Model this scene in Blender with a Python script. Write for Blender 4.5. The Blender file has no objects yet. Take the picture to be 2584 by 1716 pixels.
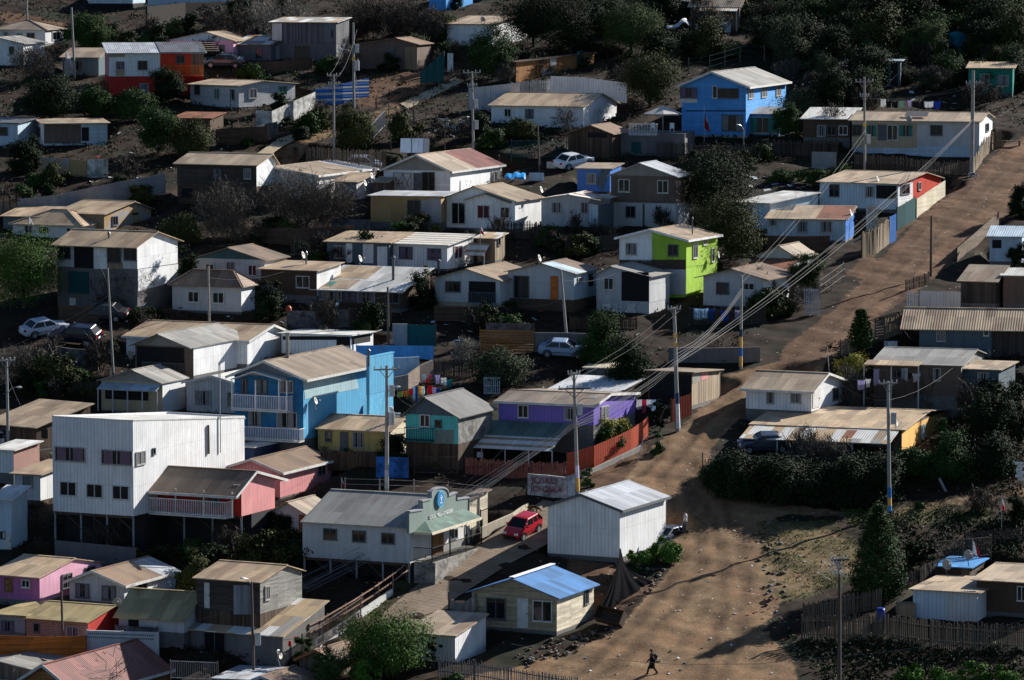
SKY, SUNE, EXPO = 0.05, 5.0, 0.8
import bpy, math, random
import numpy as np
from mathutils import Vector, Matrix
R = random.Random(11)
rad = math.radians
V = Vector
sc = bpy.context.scene
COL = sc.collection
# ---------------------------------------------------------------- camera model (used for the camera and to measure where things stand)
FPX = 11000.0
PIT = rad(5.35)
CAM = V((0, 0, 60.0))
cP, sP = math.cos(PIT), math.sin(PIT)
FWD = V((0, cP, -sP)); UPV = V((0, sP, cP)); RT = V((1, 0, 0))
def ray(u, v): return FWD + RT * ((u - 1292) / FPX) + UPV * ((858 - v) / FPX)
def iz(v): return 22 + 14.5 * v / 1716
def gp(u, v): return CAM + ray(u, v) * (FPX / iz(v))
def at(u, v, depth): return CAM + ray(u, v) * depth
def hit(u, v, P, n):
    r = ray(u, v)
    return CAM + r * (n.dot(P - CAM) / n.dot(r))
def zat(x, y, v):
    w = (858 - v) / FPX
    return 60 + y * (w * cP - sP) / (cP + w * sP)
def proj(p):
    d = p - CAM; dz = d.dot(FWD)
    return 1292 + FPX * d.x / dz, 858 - FPX * d.dot(UPV) / dz
_g0, _g1 = gp(1292, 1716), gp(1292, 0)
SL = (_g1.z - _g0.z) / (_g1.y - _g0.y)
def plane_z(x, y): return _g0.z + (y - _g0.y) * SL
K = 3.632; K4 = 2.958; KD = 3.098
FR = {'A1': (0, 0, K), 'A2': (645, 0, K), 'A3': (1290, 0, K), 'A4': (1934, 0, K), 'B1': (0, 380, K), 'B2': (645, 380, K), 'B3': (1290, 380, K),
      'B4': (1934, 280, K4), 'C1': (0, 790, K), 'C2': (645, 790, K), 'C3': (1290, 790, K), 'C4': (1934, 690, K4),
      'D1': (0, 1210, KD), 'D2': (645, 1210, KD), 'D3': (1290, 1210, KD), 'D4': (1934, 1210, KD), 'P': (0, 0, 1.0)}
def px(fr, x, y):
    a = FR[fr]
    return a[0] + x / a[2], a[1] + y / a[2]
# ---------------------------------------------------------------- materials
C = dict(white=(.82, .83, .84), offwhite=(.66, .65, .62), greyw=(.52, .53, .55), grey=(.30, .31, .33), dgrey=(.13, .135, .15), black=(.015, .015, .017), tan=(.57, .415, .255),
         tan2=(.39, .295, .195), brown=(.25, .165, .105), dbrown=(.10, .065, .045), rbrown=(.22, .075, .06), rust=(.30, .12, .06), metal=(.46, .49, .53), gmetal=(.35, .335, .305),
         wroof=(.74, .73, .69), blue=(.10, .36, .80), blue2=(.03, .17, .55), sky=(.11, .43, .70), pale=(.42, .60, .64), navy=(.03, .06, .14), green=(.37, .60, .06), teal=(.07, .52, .50),
         tealdk=(.012, .085, .095), purple=(.20, .135, .55), pink=(.72, .30, .30), pinkl=(.80, .42, .56), magenta=(.50, .16, .36), red=(.50, .035, .025), red2=(.60, .05, .02), redf=(.44, .06, .022),
         orange=(.62, .17, .03), yellow=(.55, .42, .15), yel2=(.86, .50, .14), cream=(.74, .66, .50), plyw=(.34, .25, .155), osb=(.42, .28, .13), wood=(.20, .15, .11), woodl=(.42, .33, .23),
         woodd=(.075, .062, .055), conc=(.34, .32, .29), concd=(.16, .155, .15), beige=(.47, .38, .25), gbrown=(.165, .12, .10), ochre=(.36, .17, .06), lblue=(.50, .62, .72), tgreen=(.02, .22, .17),
         vgreen=(.20, .255, .235), roofg=(.14, .22, .18), roofblue=(.065, .22, .50), slate=(.10, .14, .17), stained=(.30, .29, .27), yroof=(.42, .33, .16), brick=(.42, .14, .09), lav=(.62, .6, .8),
         bluep=(.10, .38, .82), droof=(.17, .162, .155), bbrown=(.30, .235, .17), brickl=(.40, .27, .185), frame=(.44, .42, .39))
_M = {}
def base_mat(name, rough=.8, spec=.3, metal=0.0):
    m = bpy.data.materials.new(name); m.use_nodes = True
    nt = m.node_tree; b = nt.nodes['Principled BSDF']
    b.inputs['Roughness'].default_value = rough
    b.inputs['Specular IOR Level'].default_value = spec
    b.inputs['Metallic'].default_value = metal
    return m, nt, b
class G:
    """small helper to write node graphs"""
    def __init__(s, nt): s.nt = nt; s.l = nt.links
    def n(s, t, **kw):
        x = s.nt.nodes.new(t)
        for k, v in kw.items(): setattr(x, k, v)
        return x
    def set(s, sock, v):
        if hasattr(v, 'is_linked') or isinstance(v, bpy.types.NodeSocket): s.l.new(v, sock)
        else: sock.default_value = v
    def math(s, op, a, b=0.0, c=0.0):
        x = s.n('ShaderNodeMath', operation=op)
        s.set(x.inputs[0], a); s.set(x.inputs[1], b); s.set(x.inputs[2], c)
        return x.outputs[0]
    def mix(s, f, a, b, bt='MIX'):
        x = s.n('ShaderNodeMix', data_type='RGBA', blend_type=bt)
        s.set(x.inputs[0], f)
        s.set(x.inputs[6], a if not isinstance(a, tuple) else (*a, 1)); s.set(x.inputs[7], b if not isinstance(b, tuple) else (*b, 1))
        return x.outputs[2]
    def noise(s, vec, scale, detail=3, w=None, rough=.55):
        x = s.n('ShaderNodeTexNoise', noise_dimensions='4D' if w is not None else '3D')
        s.set(x.inputs['Vector'], vec); x.inputs['Scale'].default_value = scale; x.inputs['Detail'].default_value = detail; x.inputs['Roughness'].default_value = rough
        if w is not None: s.set(x.inputs['W'], w)
        return x.outputs[0]
    def ramp(s, v, lo, hi, a=0.0, b=1.0):
        x = s.n('ShaderNodeMapRange'); s.set(x.inputs[0], v)
        for i, q in enumerate((lo, hi, a, b)): x.inputs[1 + i].default_value = q
        return x.outputs[0]
    def uvsplit(s):
        t = s.n('ShaderNodeTexCoord'); x = s.n('ShaderNodeSeparateXYZ'); s.l.new(t.outputs['UV'], x.inputs[0])
        return t.outputs['UV'], x.outputs[0], x.outputs[1]
    def vec(s, a, b, c=0.0):
        x = s.n('ShaderNodeCombineXYZ'); s.set(x.inputs[0], a); s.set(x.inputs[1], b); s.set(x.inputs[2], c)
        return x.outputs[0]
    def line(s, u, period, width):
        return s.math('LESS_THAN', s.math('FRACT', s.math('DIVIDE', u, period)), width / period)
    def bump(s, bsdf, h, strength, dist=.02):
        x = s.n('ShaderNodeBump'); x.inputs['Strength'].default_value = strength; x.inputs['Distance'].default_value = dist
        s.set(x.inputs['Height'], h); s.l.new(x.outputs[0], bsdf.inputs['Normal'])
def M(kind, col='white'):
    key = (kind, col)
    if key in _M: return _M[key]
    c = C[col] if isinstance(col, str) else col
    rough = {'roof': .55, 'corr': .5, 'metal': .4, 'glass': .08, 'paint': .25, 'plastic': .45}.get(kind, .85)
    m, nt, b = base_mat(kind + '_' + str(col), rough, .4 if kind in ('roof', 'corr') else .25)
    g = G(nt)
    dark = tuple(x * .5 for x in c)
    if kind in ('flat', 'plastic', 'metal', 'paint'):
        b.inputs['Base Color'].default_value = (*c, 1)
        if kind == 'paint': b.inputs['Coat Weight'].default_value = .5
        if kind in ('flat', 'metal'):
            t = g.n('ShaderNodeTexCoord')
            f = g.ramp(g.noise(t.outputs['Object'], 2.5, 4), .3, .75, .72, 1.1)
            g.l.new(g.mix(1.0, c, g.vec(f, f, f), 'MULTIPLY'), b.inputs['Base Color'])
        if kind == 'metal': b.inputs['Metallic'].default_value = .5
    elif kind == 'cloth':
        b.inputs['Base Color'].default_value = (*c, 1); t = g.n('ShaderNodeBsdfTranslucent'); t.inputs[0].default_value = (*c, 1)
        x = g.n('ShaderNodeMixShader'); x.inputs[0].default_value = .5; g.l.new(b.outputs[0], x.inputs[1]); g.l.new(t.outputs[0], x.inputs[2]); g.l.new(x.outputs[0], nt.nodes['Material Output'].inputs[0])
    elif kind == 'glass':
        b.inputs['Base Color'].default_value = (*c, 1); b.inputs['Specular IOR Level'].default_value = .3
    else:
        uv, u, v = g.uvsplit()
        rnd = g.math('MULTIPLY', g.n('ShaderNodeObjectInfo').outputs['Random'], 40.0)
        big = g.noise(uv, .45, 4, rnd)
        streak = g.noise(g.vec(g.math('MULTIPLY', u, 3.2), g.math('MULTIPLY', v, .35)), 1.0, 3, rnd)
        fine = g.noise(uv, 7.0, 3, rnd)
        tint = g.math('MULTIPLY', g.ramp(big, .3, .7, .84, 1.08), g.ramp(streak, .3, .75, 1.06, .82))
        tint = g.math('MULTIPLY', tint, g.ramp(fine, .3, .7, .94, 1.06))
        wn = g.n('ShaderNodeTexWhiteNoise', noise_dimensions='3D')
        h = None; colr = c
        drip = g.noise(g.vec(g.math('MULTIPLY', u, 2.1), g.math('MULTIPLY', v, .28)), 1.0, 5, g.math('ADD', rnd, 7.0), .65)
        soot = g.math('MULTIPLY', g.ramp(drip, .56, .72), g.ramp(g.noise(uv, .35, 3, g.math('ADD', rnd, 3.0)), .42, .62))
        if kind == 'roof':
            g.set(wn.inputs[0], g.vec(g.math('FLOOR', g.math('DIVIDE', u, .86)), g.math('FLOOR', g.math('DIVIDE', g.math('ADD', v, 100.3), 2.4)), rnd))
            tint = g.math('MULTIPLY', tint, g.ramp(wn.outputs[0], 0, 1, .70, 1.14))
            seam_or_rib = g.math('MAXIMUM', g.line(u, .86, .05), g.line(v, 2.4, .05))
            tint = g.math('MULTIPLY', tint, g.ramp(seam_or_rib, 0, 1, 1, .8))
            h = g.math('SINE', g.math('MULTIPLY', u, 2 * math.pi / .22))
            rust = g.math('MULTIPLY', g.ramp(g.noise(g.vec(g.math('MULTIPLY', u, 1.5), g.math('MULTIPLY', v, .5)), .8, 5, rnd), .56, .74), .8)
            colr = g.mix(rust, c, tuple(x * q for x, q in zip(c, (.62, .42, .33))))
            if col in ('tan', 'tan2', 'brown'):
                r0 = g.n('ShaderNodeObjectInfo').outputs['Random']
                colr = g.mix(g.math('MULTIPLY', g.math('FRACT', g.math('MULTIPLY', r0, 7.31)), .4), colr, (.36, .325, .28) if col != 'brown' else (.2, .175, .15))
                tint = g.math('MULTIPLY', tint, g.ramp(g.math('FRACT', g.math('MULTIPLY', r0, 3.7)), 0, 1, .88, 1.16))
                old = g.ramp(g.noise(g.vec(g.math('MULTIPLY', u, .5), g.math('MULTIPLY', v, .16)), 1.0, 2, g.math('ADD', rnd, 11.)), .56, .6)
                colr = g.mix(g.math('MULTIPLY', old, .45), colr, (.30, .17, .11))
            g.bump(b, h, .35, .03)
        elif kind == 'patched':      # patched-up roof: sheets of clearly different age
            g.set(wn.inputs[0], g.vec(g.math('FLOOR', g.math('DIVIDE', u, .86)), g.math('FLOOR', g.math('DIVIDE', g.math('ADD', v, 100.3), 2.0)), rnd))
            r2 = g.n('ShaderNodeValToRGB'); g.set(r2.inputs[0], wn.outputs[0]); e = r2.color_ramp.elements
            r2.color_ramp.interpolation = 'CONSTANT'
            e[0].color = (*c, 1); e[0].position = 0
            for p_, q in ((.38, C['tan']), (.55, C['wroof']), (.72, C['gmetal']), (.82, C['tan2']), (.92, C['rust'])):
                el = e.new(p_); el.color = (*q, 1)
            e[-1].color = (*C['wroof'], 1); e[-1].position = .97
            colr = r2.outputs[0]
            h = g.math('SINE', g.math('MULTIPLY', u, 2 * math.pi / .22)); g.bump(b, h, .35, .03)
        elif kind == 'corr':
            seam_or_rib = g.line(u, .30, .035)  # rib shade put into the colour as narrow dark lines
            tint = g.math('MULTIPLY', tint, g.ramp(seam_or_rib, 0, 1, 1, .62))
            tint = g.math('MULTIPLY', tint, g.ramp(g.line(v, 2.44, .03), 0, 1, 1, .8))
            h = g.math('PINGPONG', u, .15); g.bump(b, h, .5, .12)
        elif kind == 'lap':
            g.set(wn.inputs[0], g.vec(g.math('FLOOR', g.math('DIVIDE', v, .2)), g.math('FLOOR', g.math('DIVIDE', u, 3.2)), rnd))
            tint = g.math('MULTIPLY', tint, g.ramp(wn.outputs[0], 0, 1, .88, 1.06))
            tint = g.math('MULTIPLY', tint, g.ramp(g.line(v, .2, .025), 0, 1, 1, .68))
            g.bump(b, g.math('FRACT', g.math('DIVIDE', v, .2)), .4, .03)
        elif kind == 'ply':
            g.set(wn.inputs[0], g.vec(g.math('FLOOR', g.math('DIVIDE', u, 1.22)), g.math('FLOOR', g.math('DIVIDE', v, 2.44)), rnd))
            tint = g.math('MULTIPLY', tint, g.ramp(wn.outputs[0], 0, 1, .88, 1.05))
            tint = g.math('MULTIPLY', tint, g.ramp(g.math('MAXIMUM', g.line(u, 1.22, .025), g.line(v, 2.44, .03)), 0, 1, 1, .7))
        elif kind == 'wood':
            g.set(wn.inputs[0], g.vec(g.math('FLOOR', g.math('DIVIDE', u, .16)), 3.0, rnd))
            tint = g.math('MULTIPLY', tint, g.ramp(wn.outputs[0], 0, 1, .55, 1.25))
            tint = g.math('MULTIPLY', tint, g.ramp(g.line(u, .16, .02), 0, 1, 1, .45))
            tint = g.math('MULTIPLY', tint, g.ramp(g.noise(g.vec(g.math('MULTIPLY', u, 14.), g.math('MULTIPLY', v, .8)), 1.0, 3, rnd), .3, .7, .75, 1.2))
        elif kind == 'hwood':
            g.set(wn.inputs[0], g.vec(g.math('FLOOR', g.math('DIVIDE', v, .14)), g.math('FLOOR', g.math('DIVIDE', u, 2.6)), rnd))
            tint = g.math('MULTIPLY', tint, g.ramp(wn.outputs[0], 0, 1, .72, 1.18))
            tint = g.math('MULTIPLY', tint, g.ramp(g.line(v, .14, .018), 0, 1, 1, .55))
            tint = g.math('MULTIPLY', tint, g.ramp(g.noise(g.vec(g.math('MULTIPLY', u, .9), g.math('MULTIPLY', v, 12.)), 1.0, 3, rnd), .3, .7, .72, 1.2))
        elif kind == 'stain':
            s1 = g.ramp(g.noise(uv, 1.4, 6, rnd, .7), .42, .6)
            colr = g.mix(s1, c, tuple(x * .38 for x in c))
        elif kind == 'osb':
            s1 = g.ramp(g.noise(g.vec(u, g.math('MULTIPLY', v, 1.0)), .9, 5, rnd, .7), .5, .56)
            colr = g.mix(s1, c, C['grey'])
        elif kind == 'brick':
            t = g.n('ShaderNodeTexBrick'); g.l.new(uv, t.inputs[0]); t.inputs['Scale'].default_value = 1
            t.inputs['Brick Width'].default_value = .3; t.inputs['Row Height'].default_value = .12; t.inputs['Mortar Size'].default_value = .018
            t.inputs[1].default_value = (*c, 1); t.inputs[2].default_value = (*[x * .7 for x in c], 1); t.inputs[3].default_value = (.42, .40, .37, 1)
            colr = t.outputs[0]
        elif kind == 'stone':
            t = g.n('ShaderNodeTexVoronoi'); g.l.new(uv, t.inputs[0]); t.inputs['Scale'].default_value = 2.2
            tint = g.math('MULTIPLY', tint, g.ramp(t.outputs['Distance'], .2, .7, 1.1, .45))
        elif kind == 'bands':       # blue sheet with white bands painted across
            bnd = g.math('LESS_THAN', g.math('FRACT', g.math('DIVIDE', v, .62)), .4)
            colr = g.mix(bnd, C['blue2'], C['greyw']); g.bump(b, g.math('SINE', g.math('MULTIPLY', v, 20.)), .4, .03)
        elif kind == 'stripes':     # white and tan sheets laid in turn across the roof slope
            bnd = g.math('LESS_THAN', g.math('FRACT', g.math('DIVIDE', v, 1.1)), .62)
            colr = g.mix(bnd, C['tan2'], C['wroof']); g.bump(b, g.math('SINE', g.math('MULTIPLY', u, 28.)), .3, .03)
        elif kind == 'slabs':
            tint = g.math('MULTIPLY', tint, g.ramp(g.math('MAXIMUM', g.line(u, 2.5, .06), g.line(v, .45, .05)), 0, 1, 1, .7))
        colr = g.mix(1.0, colr, g.vec(tint, tint, tint), 'MULTIPLY')
        lum = sum(c) / 3
        colr = g.mix(g.math('MULTIPLY', soot, .28 if kind == 'roof' else .5), colr, (lum * .42, lum * .33, lum * .25))
        g.l.new(colr, b.inputs['Base Color'])
    _M[key] = m
    return m
def MM(s):
    if not isinstance(s, str): return s
    k, c = s.split(':')
    return M(k, c)
# ---------------------------------------------------------------- mesh helpers
class MB:
    def __init__(s): s.v = []; s.f = []; s.m = []; s.mats = []
    def mi(s, m):
        m = MM(m)
        if m not in s.mats: s.mats.append(m)
        return s.mats.index(m)
    def poly(s, pts, m):
        i = len(s.v); s.v += [V(p) for p in pts]; s.f.append(list(range(i, i + len(pts)))); s.m.append(s.mi(m))
    def prism(s, pts, off, m, m2=None):
        """polygon pts extruded by the vector off"""
        a = [V(p) for p in pts]; b = [p + off for p in a]
        s.poly(a, m); s.poly(b[::-1], m2 or m)
        n = len(a)
        for i in range(n): s.poly([a[i], a[(i + 1) % n], b[(i + 1) % n], b[i]], m2 or m)
    def box(s, p, ex, ey, ez, m):
        p = V(p)
        s.prism([p, p + ex, p + ex + ey, p + ey], ez, m)
    def cbox(s, c, sx, sy, sz, m, rot=0.0):
        x = V((math.cos(rot), math.sin(rot), 0)); y = V((-math.sin(rot), math.cos(rot), 0))
        s.box(V(c) - x * sx / 2 - y * sy / 2 - V((0, 0, sz / 2)), x * sx, y * sy, V((0, 0, sz)), m)
    def bar(s, a, b, w, h, m):
        a, b = V(a), V(b); d = b - a
        z = V((0, 0, 1)) if abs(d.normalized().z) < .9 else V((0, 1, 0))
        x = d.cross(z).normalized(); y = x.cross(d).normalized()
        s.box(a - x * w / 2 - y * h / 2, x * w, y * h, d, m)
    def tube(s, pts, rs, n, m, cap=True):
        pts = [V(p) for p in pts]
        if not isinstance(rs, (list, tuple)): rs = [rs] * len(pts)
        i0 = len(s.v); k = s.mi(m)
        for j, p in enumerate(pts):
            d = (pts[min(j + 1, len(pts) - 1)] - pts[max(j - 1, 0)]).normalized()
            z = V((0, 0, 1)) if abs(d.z) < .95 else V((1, 0, 0))
            x = d.cross(z).normalized(); y = x.cross(d)
            for q in range(n):
                a = 2 * math.pi * q / n
                s.v.append(p + (x * math.cos(a) + y * math.sin(a)) * rs[j])
        for j in range(len(pts) - 1):
            for q in range(n):
                a = i0 + j * n + q; b = i0 + j * n + (q + 1) % n
                s.f.append([a, b, b + n, a + n]); s.m.append(k)
        if cap:
            s.f.append([i0 + q for q in range(n)][::-1]); s.m.append(k)
            e = i0 + (len(pts) - 1) * n
            s.f.append([e + q for q in range(n)]); s.m.append(k)
    def rings(s, rings, m, cap=True):
        """loft: rings is a list of equal-length closed point loops"""
        i0 = len(s.v); k = s.mi(m); n = len(rings[0])
        for r in rings: s.v += [V(p) for p in r]
        for j in range(len(rings) - 1):
            for q in range(n):
                a = i0 + j * n + q; b = i0 + j * n + (q + 1) % n
                s.f.append([a, b, b + n, a + n]); s.m.append(k)
        if cap:
            s.f.append([i0 + q for q in range(n)][::-1]); s.m.append(k)
            e = i0 + (len(rings) - 1) * n
            s.f.append([e + q for q in range(n)]); s.m.append(k)
    def build(s, name, parent=None, o=None, smooth=False, uv=True):
        o = V(o) if o is not None else V((0, 0, 0))
        me = bpy.data.meshes.new(name)
        me.from_pydata([tuple(p - o) for p in s.v], [], s.f)
        for m in s.mats: me.materials.append(m)
        me.polygons.foreach_set('material_index', s.m)
        if smooth: me.polygons.foreach_set('use_smooth', [True] * len(s.f))
        if uv:
            ul = me.uv_layers.new(name='UVMap'); data = np.zeros((len(me.loops), 2), np.float32); li = 0
            Z = V((0, 0, 1))
            for f in s.f:
                p = [s.v[i] for i in f]
                n = V((0, 0, 0))
                for i in range(len(p)):
                    a, b_ = p[i], p[(i + 1) % len(p)]
                    n += V(((a.y - b_.y) * (a.z + b_.z), (a.z - b_.z) * (a.x + b_.x), (a.x - b_.x) * (a.y + b_.y)))
                if n.length < 1e-9: n = V((0, 0, 1))
                n.normalize()
                t = Z.cross(n)
                t = t.normalized() if t.length > .02 else (p[1] - p[0]).normalized() if (p[1] - p[0]).length > 1e-6 else V((1, 0, 0))
                w = n.cross(t)
                if w.z < 0: w = -w
                for q in p:
                    d = q - o
                    data[li] = (d.dot(t), d.dot(w)); li += 1
            ul.data.foreach_set('uv', data.ravel())
        me.update()
        ob = bpy.data.objects.new(name, me); COL.objects.link(ob)
        if parent is not None: ob.parent = parent
        else: ob.location = o
        return ob
def tag(o, label=None, cat=None, group=None, kind=None):
    if label: o['label'] = label
    if cat: o['category'] = cat
    if group: o['group'] = group
    if kind or label: o['kind'] = kind or 'thing'
    return o
def empty(name, loc, label, cat, group=None):
    o = bpy.data.objects.new(name, None); COL.objects.link(o); o.location = loc; o.empty_display_size = .3
    return tag(o, label, cat, group)
def copy_tree(o, parent=None):
    c = o.copy(); COL.objects.link(c)
    if parent is not None: c.parent = parent
    for ch in list(o.children): copy_tree(ch, c)
    return c
# ---------------------------------------------------------------- houses
FP = []         # footprints that the ground is levelled for
GLASS = M('glass', (.012, .014, .018))
def window(parent, o, p0, eh, w, h, n, st):
    """p0 = lower corner on the wall, eh = unit vector along the wall, n = outward normal"""
    Z = V((0, 0, 1))
    if st == 'b':
        m = MB(); m.box(p0 + n * .01, eh * w, Z * h, n * .02, 'flat:black'); return m.build('painted_opening', parent, o)  # interior darkness put into a black panel; no recess is cut
    if st in ('D', 'W', 'o', 'B', 'G', 'R'):
        c = {'D': 'flat:dgrey', 'W': 'flat:offwhite', 'o': 'ply:orange', 'B': 'wood:ochre', 'G': 'ply:tealdk', 'R': 'ply:red'}[st]
        m = MB(); m.box(p0 + n * .005, eh * w, Z * h, n * .05, c)
        d = m.build('door', parent, o)
        m = MB()
        for k in ((.12, .10), (.12, .55)):
            m.box(p0 + n * .055 + eh * w * .15 + Z * h * k[1], eh * w * .7, Z * h * .33, n * .012, c)
        m.build('panel', d, o)
        m = MB(); m.box(p0 + n * .067 + eh * w * .88 + Z * h * .47, eh * .06, Z * .12, n * .04, 'metal:dgrey'); m.build('handle', d, o)
        return d
    fc = 'flat:dgrey' if st in ('d', 'cd', 'pd') else 'flat:frame' if st in ('c', 'p', 'g') else 'flat:offwhite'
    t = min(.07, w * .12)
    m = MB()
    m.box(p0, eh * w, Z * t, n * .09, fc); m.box(p0 + Z * (h - t), eh * w, Z * t, n * .09, fc)
    m.box(p0 + Z * t, eh * t, Z * (h - 2 * t), n * .09, fc); m.box(p0 + Z * t + eh * (w - t), eh * t, Z * (h - 2 * t), n * .09, fc)
    if w > .7: m.box(p0 + Z * t + eh * (w / 2 - t * .4), eh * t * .8, Z * (h - 2 * t), n * .085, fc)
    f = m.build('window', parent, o)
    m = MB(); m.box(p0 + Z * t + eh * t + n * .004, eh * (w - 2 * t), Z * (h - 2 * t), n * .03, GLASS); m.build('pane', f, o)
    m = MB(); m.box(p0 - Z * .05 - eh * .04 + n * .002, eh * (w + .08), Z * .048, n * .1, fc); m.build('sill', f, o)
    cc = {'c': (.24, .245, .26), 'cd': (.20, .21, .23), 'r': (.13, .025, .035), 'p': (.22, .14, .19), 'pd': (.17, .12, .2), 'g': (.05, .22, .18)}.get(st)
    if cc:
        m = MB(); iw = w - 2 * t; k = R.choice(((0, .3, .7, 1), (0, .42, .66, 1), (0, .25, .55, .85), (.05, .36, .6, .95)))
        for a, b_ in ((k[0], k[1]), (k[2], k[3])):
            nf = 6
            for q in range(nf):
                x0 = a + (b_ - a) * q / nf; x1 = a + (b_ - a) * (q + 1) / nf
                m.box(p0 + Z * (t + .01) + eh * (t + iw * x0) + n * .035, eh * iw * (x1 - x0), Z * (h - 2 * t - .02), n * (.008 + .012 * (q % 2)), M('flat', cc))
        m.build('curtain', f, o)
    return f
class House: pass
def H(fr, name, label, xl, xc, xs, yt, yb, ang=22, g=None, dep=None, roof=('mono', None), wall='ply:white', side=None, gable=None, rm='roof:tan', win=(), swin=(), patch=(), spatch=(),
      rail=(), porch=(), base='flat:concd', ov=(.35, .3), fascia=None, into=None, cat='house', group=None, flat=True, th=.07):
    Z = V((0, 0, 1))
    u, vt = px(fr, xc, yt); _, vb = px(fr, xc, yb); vg = px(fr, xc, g)[1] if g is not None else vb
    N = gp(u, vg); zg = N.z
    zb = zat(N.x, N.y, vb); zt = zat(N.x, N.y, vt)
    a = rad(abs(ang)); s_ = -1 if ang >= 0 else 1
    e1 = V((s_ * math.cos(a), math.sin(a), 0)); e2 = V((-s_ * math.sin(a), math.cos(a), 0))
    def run(e, uu):
        k = (uu - 1292) / FPX; d0 = (N - CAM).dot(FWD)
        return (k * d0 - N.x) / (e.x - k * e.y * cP)
    L1 = run(e1, px(fr, xl, 0)[0])
    L2 = dep if dep else run(e2, px(fr, xs, 0)[0])
    L2 = max(1.2, min(L2, 24)); L1 = max(.3, L1)
    def W(aa, bb, z): return V((N.x, N.y, 0)) + e1 * aa + e2 * bb + Z * z
    O = V((N.x, N.y, zg))
    if into is None:
        root = empty(name, O, label, cat, group)
    else:
        root = into.root; O = into.o
    pre = '' if into is None else 'annex_'
    h = House(); h.root = root; h.o = O
    side = side or wall  # on many houses sun and shade are put into side and front colours
    nF, nS = -e2, -e1
    # ---- roof heights
    kind = roof[0]; m = MB(); rf = MB(); os_, of_ = ov[1], ov[0]
    z00 = z10 = z01 = z11 = zt      # (a,b) corners
    def slab(pts, mat=rm): rf.prism(pts, V((0, 0, -th)), mat)
    if kind == 'mono':
        if len(roof) > 2: zk = zt + roof[2]
        else:
            pb = W(0, L2, 0); zk = zat(pb.x, pb.y, px(fr, 0, roof[1])[1]) if roof[1] is not None else zt + .12 * L2
        zk = max(zt - 2.2, min(zk, zt + .5 * L2)); sl = (zk - zt) / L2
        z01 = z11 = zk
        slab([W(-os_, -of_, zt - of_ * sl + th), W(L1 + os_, -of_, zt - of_ * sl + th), W(L1 + os_, L2 + .2, zk + .2 * sl + th), W(-os_, L2 + .2, zk + .2 * sl + th)])
        gab = []
    elif kind == 'gs':
        if len(roof) > 2 and roof[1] is not None:
            A = hit(*px(fr, roof[1], roof[2]), W(0, 0, 0), nS); br = (A - W(0, 0, 0)).dot(e2); zr = A.z
            br = max(.25 * L2, min(br, .75 * L2))
            if not (.2 < zr - zt < 3.2): zr = max(zt + .3, min(zr, zt + 3.0))
        else: br = L2 / 2; zr = zt + roof[1 if roof[1] else 2]
        sf = (zr - zt) / br; sb = (zr - zt) / (L2 - br)
        slab([W(-os_, -of_, zt - of_ * sf + th), W(L1 + os_, -of_, zt - of_ * sf + th), W(L1 + os_, br, zr + th), W(-os_, br, zr + th)])
        slab([W(-os_, L2 + of_, zt - of_ * sb + th), W(L1 + os_, L2 + of_, zt - of_ * sb + th), W(L1 + os_, br, zr + th), W(-os_, br, zr + th)])
        rf.box(W(-os_, br - .12, zr + th - .02), e1 * (L1 + 2 * os_), e2 * .24, Z * .05, rm)
    elif kind == 'gf':
        A = hit(*px(fr, roof[1], roof[2]), W(0, 0, 0), nF); ar = (A - W(0, 0, 0)).dot(e1); zr = A.z
        ar = max(.2 * L1, min(ar, .8 * L1))
        if not (.15 < zr - zt < 3.5): zr = max(zt + .3, min(zr, zt + 3.0))
        s0 = (zr - zt) / ar; s1 = (zr - zt) / (L1 - ar)
        rm2 = roof[3] if len(roof) > 3 else None
        slab([W(-os_, -of_, zt - os_ * s0 + th), W(ar, -of_, zr + th), W(ar, L2 + of_, zr + th), W(-os_, L2 + of_, zt - os_ * s0 + th)])
        slab([W(L1 + os_, -of_, zt - os_ * s1 + th), W(ar, -of_, zr + th), W(ar, L2 + of_, zr + th), W(L1 + os_, L2 + of_, zt - os_ * s1 + th)])
        rf.box(W(ar - .12, -of_, zr + th - .02), e1 * .24, e2 * (L2 + 2 * of_), Z * .05, rm)
        if rm2:      # newer sheets over the far part of the roof
            f0 = roof[4] if len(roof) > 4 else .5
            q = [W(-os_, L2 * f0, zt - os_ * s0 + th + .012), W(ar - .1, L2 * f0, zr + th + .012 - .1 * s0), W(ar - .1, L2 + of_, zr + th + .012 - .1 * s0), W(-os_, L2 + of_, zt - os_ * s0 + th + .012)]
            rf.prism(q, V((0, 0, -.008)), rm2)
    elif kind == 'hip':
        zr = zt + roof[1]; bm = L2 / 2; ai = min(bm, L1 * .45)
        c = [W(-os_, -of_, zt), W(L1 + os_, -of_, zt), W(L1 + os_, L2 + of_, zt), W(-os_, L2 + of_, zt)]
        r0, r1 = W(ai, bm, zr), W(L1 - ai, bm, zr)
        for q in ([c[0], c[1], r1, r0], [c[3], c[2], r1, r0], [c[0], c[3], r0], [c[1], c[2], r1]):
            slab([p + Z * th for p in q])
        for p, q in ((c[0], r0), (c[1], r1), (r0, r1), (c[3], r0)): rf.bar(p + Z * (th + .03), q + Z * (th + .03), .2, .05, rm)
    # ---- walls
    gm = gable or wall
    F_ = [W(0, 0, zb), W(L1, 0, zb), W(L1, 0, z10), W(0, 0, z00)]
    m.poly(F_, wall); m.poly([W(L1, L2, zb), W(0, L2, zb), W(0, L2, z01), W(L1, L2, z11)], wall)
    m.poly([W(0, L2, zb), W(0, 0, zb), W(0, 0, z00), W(0, L2, z01)], side); m.poly([W(L1, 0, zb), W(L1, L2, zb), W(L1, L2, z11), W(L1, 0, z10)], side)
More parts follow.
